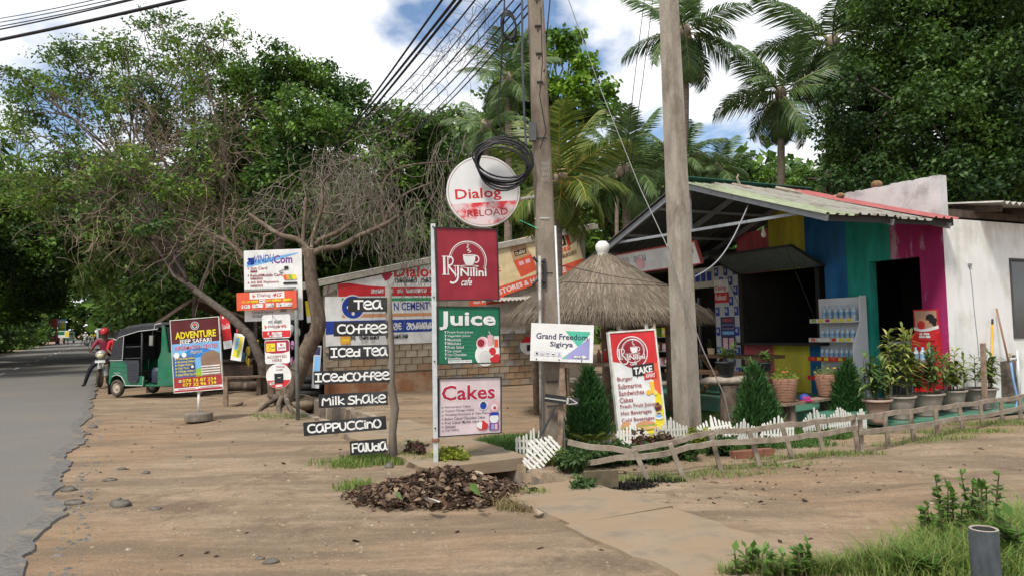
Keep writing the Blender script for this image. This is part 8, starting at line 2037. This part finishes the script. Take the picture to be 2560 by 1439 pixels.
# litter, twigs and grit over the bare earth
def flecks(name, label, n, smin, smax, mt, seed, area, thick=.4):
    g = np.random.default_rng(seed); s = g.uniform(area[0], area[1], n); w = g.uniform(area[2], area[3], n); k = scatter_ok(s, w); s, w = s[k], w[k]; n = len(s)
    p = np.stack([UU.x * s + VV.x * w, UU.y * s + VV.y * w, gzv(s, w) + .004], -1); L = (smin + (smax - smin) * g.random(n) ** 3)[:, None]
    a = g.random(n) * 2 * np.pi; ax = np.stack([np.cos(a), np.sin(a), g.normal(0, .15, n)], -1); sd_ = np.stack([-np.sin(a), np.cos(a), g.normal(0, .3, n)], -1); up_ = np.array([0, 0, 1.0]) * L * thick
    wv = L * (.25 + .5 * g.random((n, 1)))
    q = np.stack([p - ax * L, p - sd_ * wv + up_, p + ax * L + up_ * .3, p + sd_ * wv], 1)
    return tag(link(name, npmesh(name, q.reshape(-1, 3), 4, mt)), label, None, None, 'stuff')
flecks('leaf_litter', 'dead leaves and twigs scattered over the bare earth', 900, .006, .05, LIT, 3, (.5, 16, -.3, 9), .3)
flecks('leaf_litter', 'dead leaves gathered below the fence and round the drain', 420, .006, .04, LIT, 4, (4.6, 6.6, 3.0, 7.0), .3)
def pebbles(name, label, n, rmin, rmax, mt, seed, area):
    g = np.random.default_rng(seed); s = g.uniform(area[0], area[1], n); w = g.uniform(area[2], area[3], n)
    dens = vnoise(s, w, .7, 12); k = scatter_ok(s, w) & (dens > g.random(n) * .9); s, w = s[k], w[k]; n = len(s)
    c = np.stack([UU.x * s + VV.x * w, UU.y * s + VV.y * w, gzv(s, w)], -1); r = rmin + (rmax - rmin) * g.random(n) ** 5
    O = np.array([[1, 0, 0], [-1, 0, 0], [0, 1, 0], [0, -1, 0], [0, 0, 1], [0, 0, -.4]]); F = np.array([[0, 2, 4], [2, 1, 4], [1, 3, 4], [3, 0, 4], [2, 0, 5], [1, 2, 5], [3, 1, 5], [0, 3, 5]])
    V = O[None] * (1 + g.normal(0, .22, (n, 6, 1))) * r[:, None, None] * np.array([1.25, 1, .6]); an = g.random(n) * 6.28; ca, sa_ = np.cos(an)[:, None], np.sin(an)[:, None]
    V = np.stack([V[..., 0] * ca - V[..., 1] * sa_, V[..., 0] * sa_ + V[..., 1] * ca, V[..., 2]], -1) + c[:, None, :]
    me = bpy.data.meshes.new(name); me.from_pydata(V.reshape(-1, 3).tolist(), [], (F[None] + (np.arange(n) * 6)[:, None, None]).reshape(-1, 3).tolist()); me.materials.append(mt); me.update()
    return tag(link(name, me), label, None, None, 'stuff')
PEB = leafmat('pebble', [(.13, .10, .072), (.20, .155, .11), (.27, .22, .16), (.16, .115, .075), (.32, .27, .2)], 0.0, .9, .2)
pebbles('gravel', 'loose gravel over the roadside earth', 8000, .003, .022, PEB, 5, (.3, 10, -.35, 9))
pebbles('gravel', 'crumbled tar and stones along the broken road edge', 2200, .005, .028, mat('tar_crumb', (.07, .065, .06), (.16, .15, .14), scale=20, rough=.95), 7, (.5, 16, -.40, -.15))
# bigger stones sunk in the earth
STN = mat('field_stone', (.065, .06, .052), (.14, .125, .105), scale=9, rough=.95, bump=1.0)
for i, (px, py, rx, rz, lb) in enumerate(((300, 1262, .11, .05, 'large flat grey stone sunk in the verge'), (185, 1258, .10, .03, 'flat grey stone touching the tar edge'), (172, 1226, .075, .04, 'dark stone among weeds at the tar edge'), (275, 1199, .08, .02, 'long grey stone in the bare verge'), (365, 1180, .045, .025, 'small dark stone in the bare verge'), (305, 1172, .05, .02, 'small pale stone in the bare verge'), (678, 1397, .055, .025, 'smooth blue-grey stone in the bare earth'), (650, 1387, .035, .015, 'small blue-grey stone beside the smooth one'), (390, 1269, .06, .015, 'flat reddish stone in the verge gravel'), (973, 1164, .06, .05, 'pale stone at the foot of the menu post'), (1482, 1212, .035, .035, 'orange stone by the charred patch'), (1496, 1214, .03, .03, 'smaller orange stone by the charred patch'), (210, 1085, .12, .03, 'broken flat stone at the tar edge'), (232, 1068, .1, .04, 'broken angular stone at the tar edge'), (470, 1140, .04, .015, 'thin dark stone in the middle of the verge'), (880, 990, .12, .05, 'pale boulder by the drain rim'))):
    m = MB(); gg = random.Random(i); m.ell((0, 0, 0), (rx, rx * .7, rz), 12, 8); m.v = [(x * gg.uniform(.78, 1.15), y * gg.uniform(.78, 1.15), z * gg.uniform(.6, 1.2)) for x, y, z in m.v]
    c = 'orange' in lb; o = m.build('stone', mat('orange_stone', (.34, .19, .09), (.44, .26, .14), scale=9, rough=.9) if c else STN, None, True); p = G(px, py); o.location = (p.x, p.y, ground_z(p) + rz * .25); o.rotation_euler = (0, 0, gg.uniform(-.6, .6)); tag(o, lb, 'stone')
# charred patch by the fence
CHR = leafmat('charred_leaf', [(.008, .008, .008), (.02, .018, .017), (.04, .035, .03)], 0, .9, .1)
pp_ = patch([(1560, 1208, .28, .12, 700), (1640, 1196, .25, .1, 400)], 21); g = np.random.default_rng(3); n = len(pp_); ax = unit(g.normal(0, 1, (n, 3))) * (.015 + .03 * g.random((n, 1))); sd_ = unit(np.cross(ax, g.normal(0, 1, (n, 3)))) * .008; pp_[:, 2] += .012
tag(link('burnt_litter', npmesh('burnt_litter', np.stack([pp_ - ax, pp_ - sd_, pp_ + ax, pp_ + sd_], 1).reshape(-1, 3), 4, CHR)), 'charred black litter from a small fire below the fence', None, None, 'stuff')
# pipe end in the grass
pe = P(2459, 1320, 3.95); base = Vector((pe.x, pe.y, -.05)); t = thing('pipe_end', 'weathered dark concrete pipe end standing in the long grass', 'pipe', base)
hh = pe.z + .05
m = MB(); rr = .068; m.lathe([(rr, 0), (rr, hh), (rr * .94, hh + .004), (rr * .78, hh), (rr * .76, hh - .2), (0, hh - .21)], 26, mis=[0, 1, 1, 2, 2]); m.build('pipe_wall', [mat('flaking_pipe_paint', (.028, .034, .04), (.075, .085, .092), scale=9, rough=.9, bump=.3, c3=(.30, .225, .15), s3=5, t3=(.58, .62), stretch=(1, 1, .3)), mat('pipe_rim', (.20, .17, .14), (.32, .28, .24), scale=14, rough=.95), mat('pipe_bore', (.02, .02, .02))], t, True)
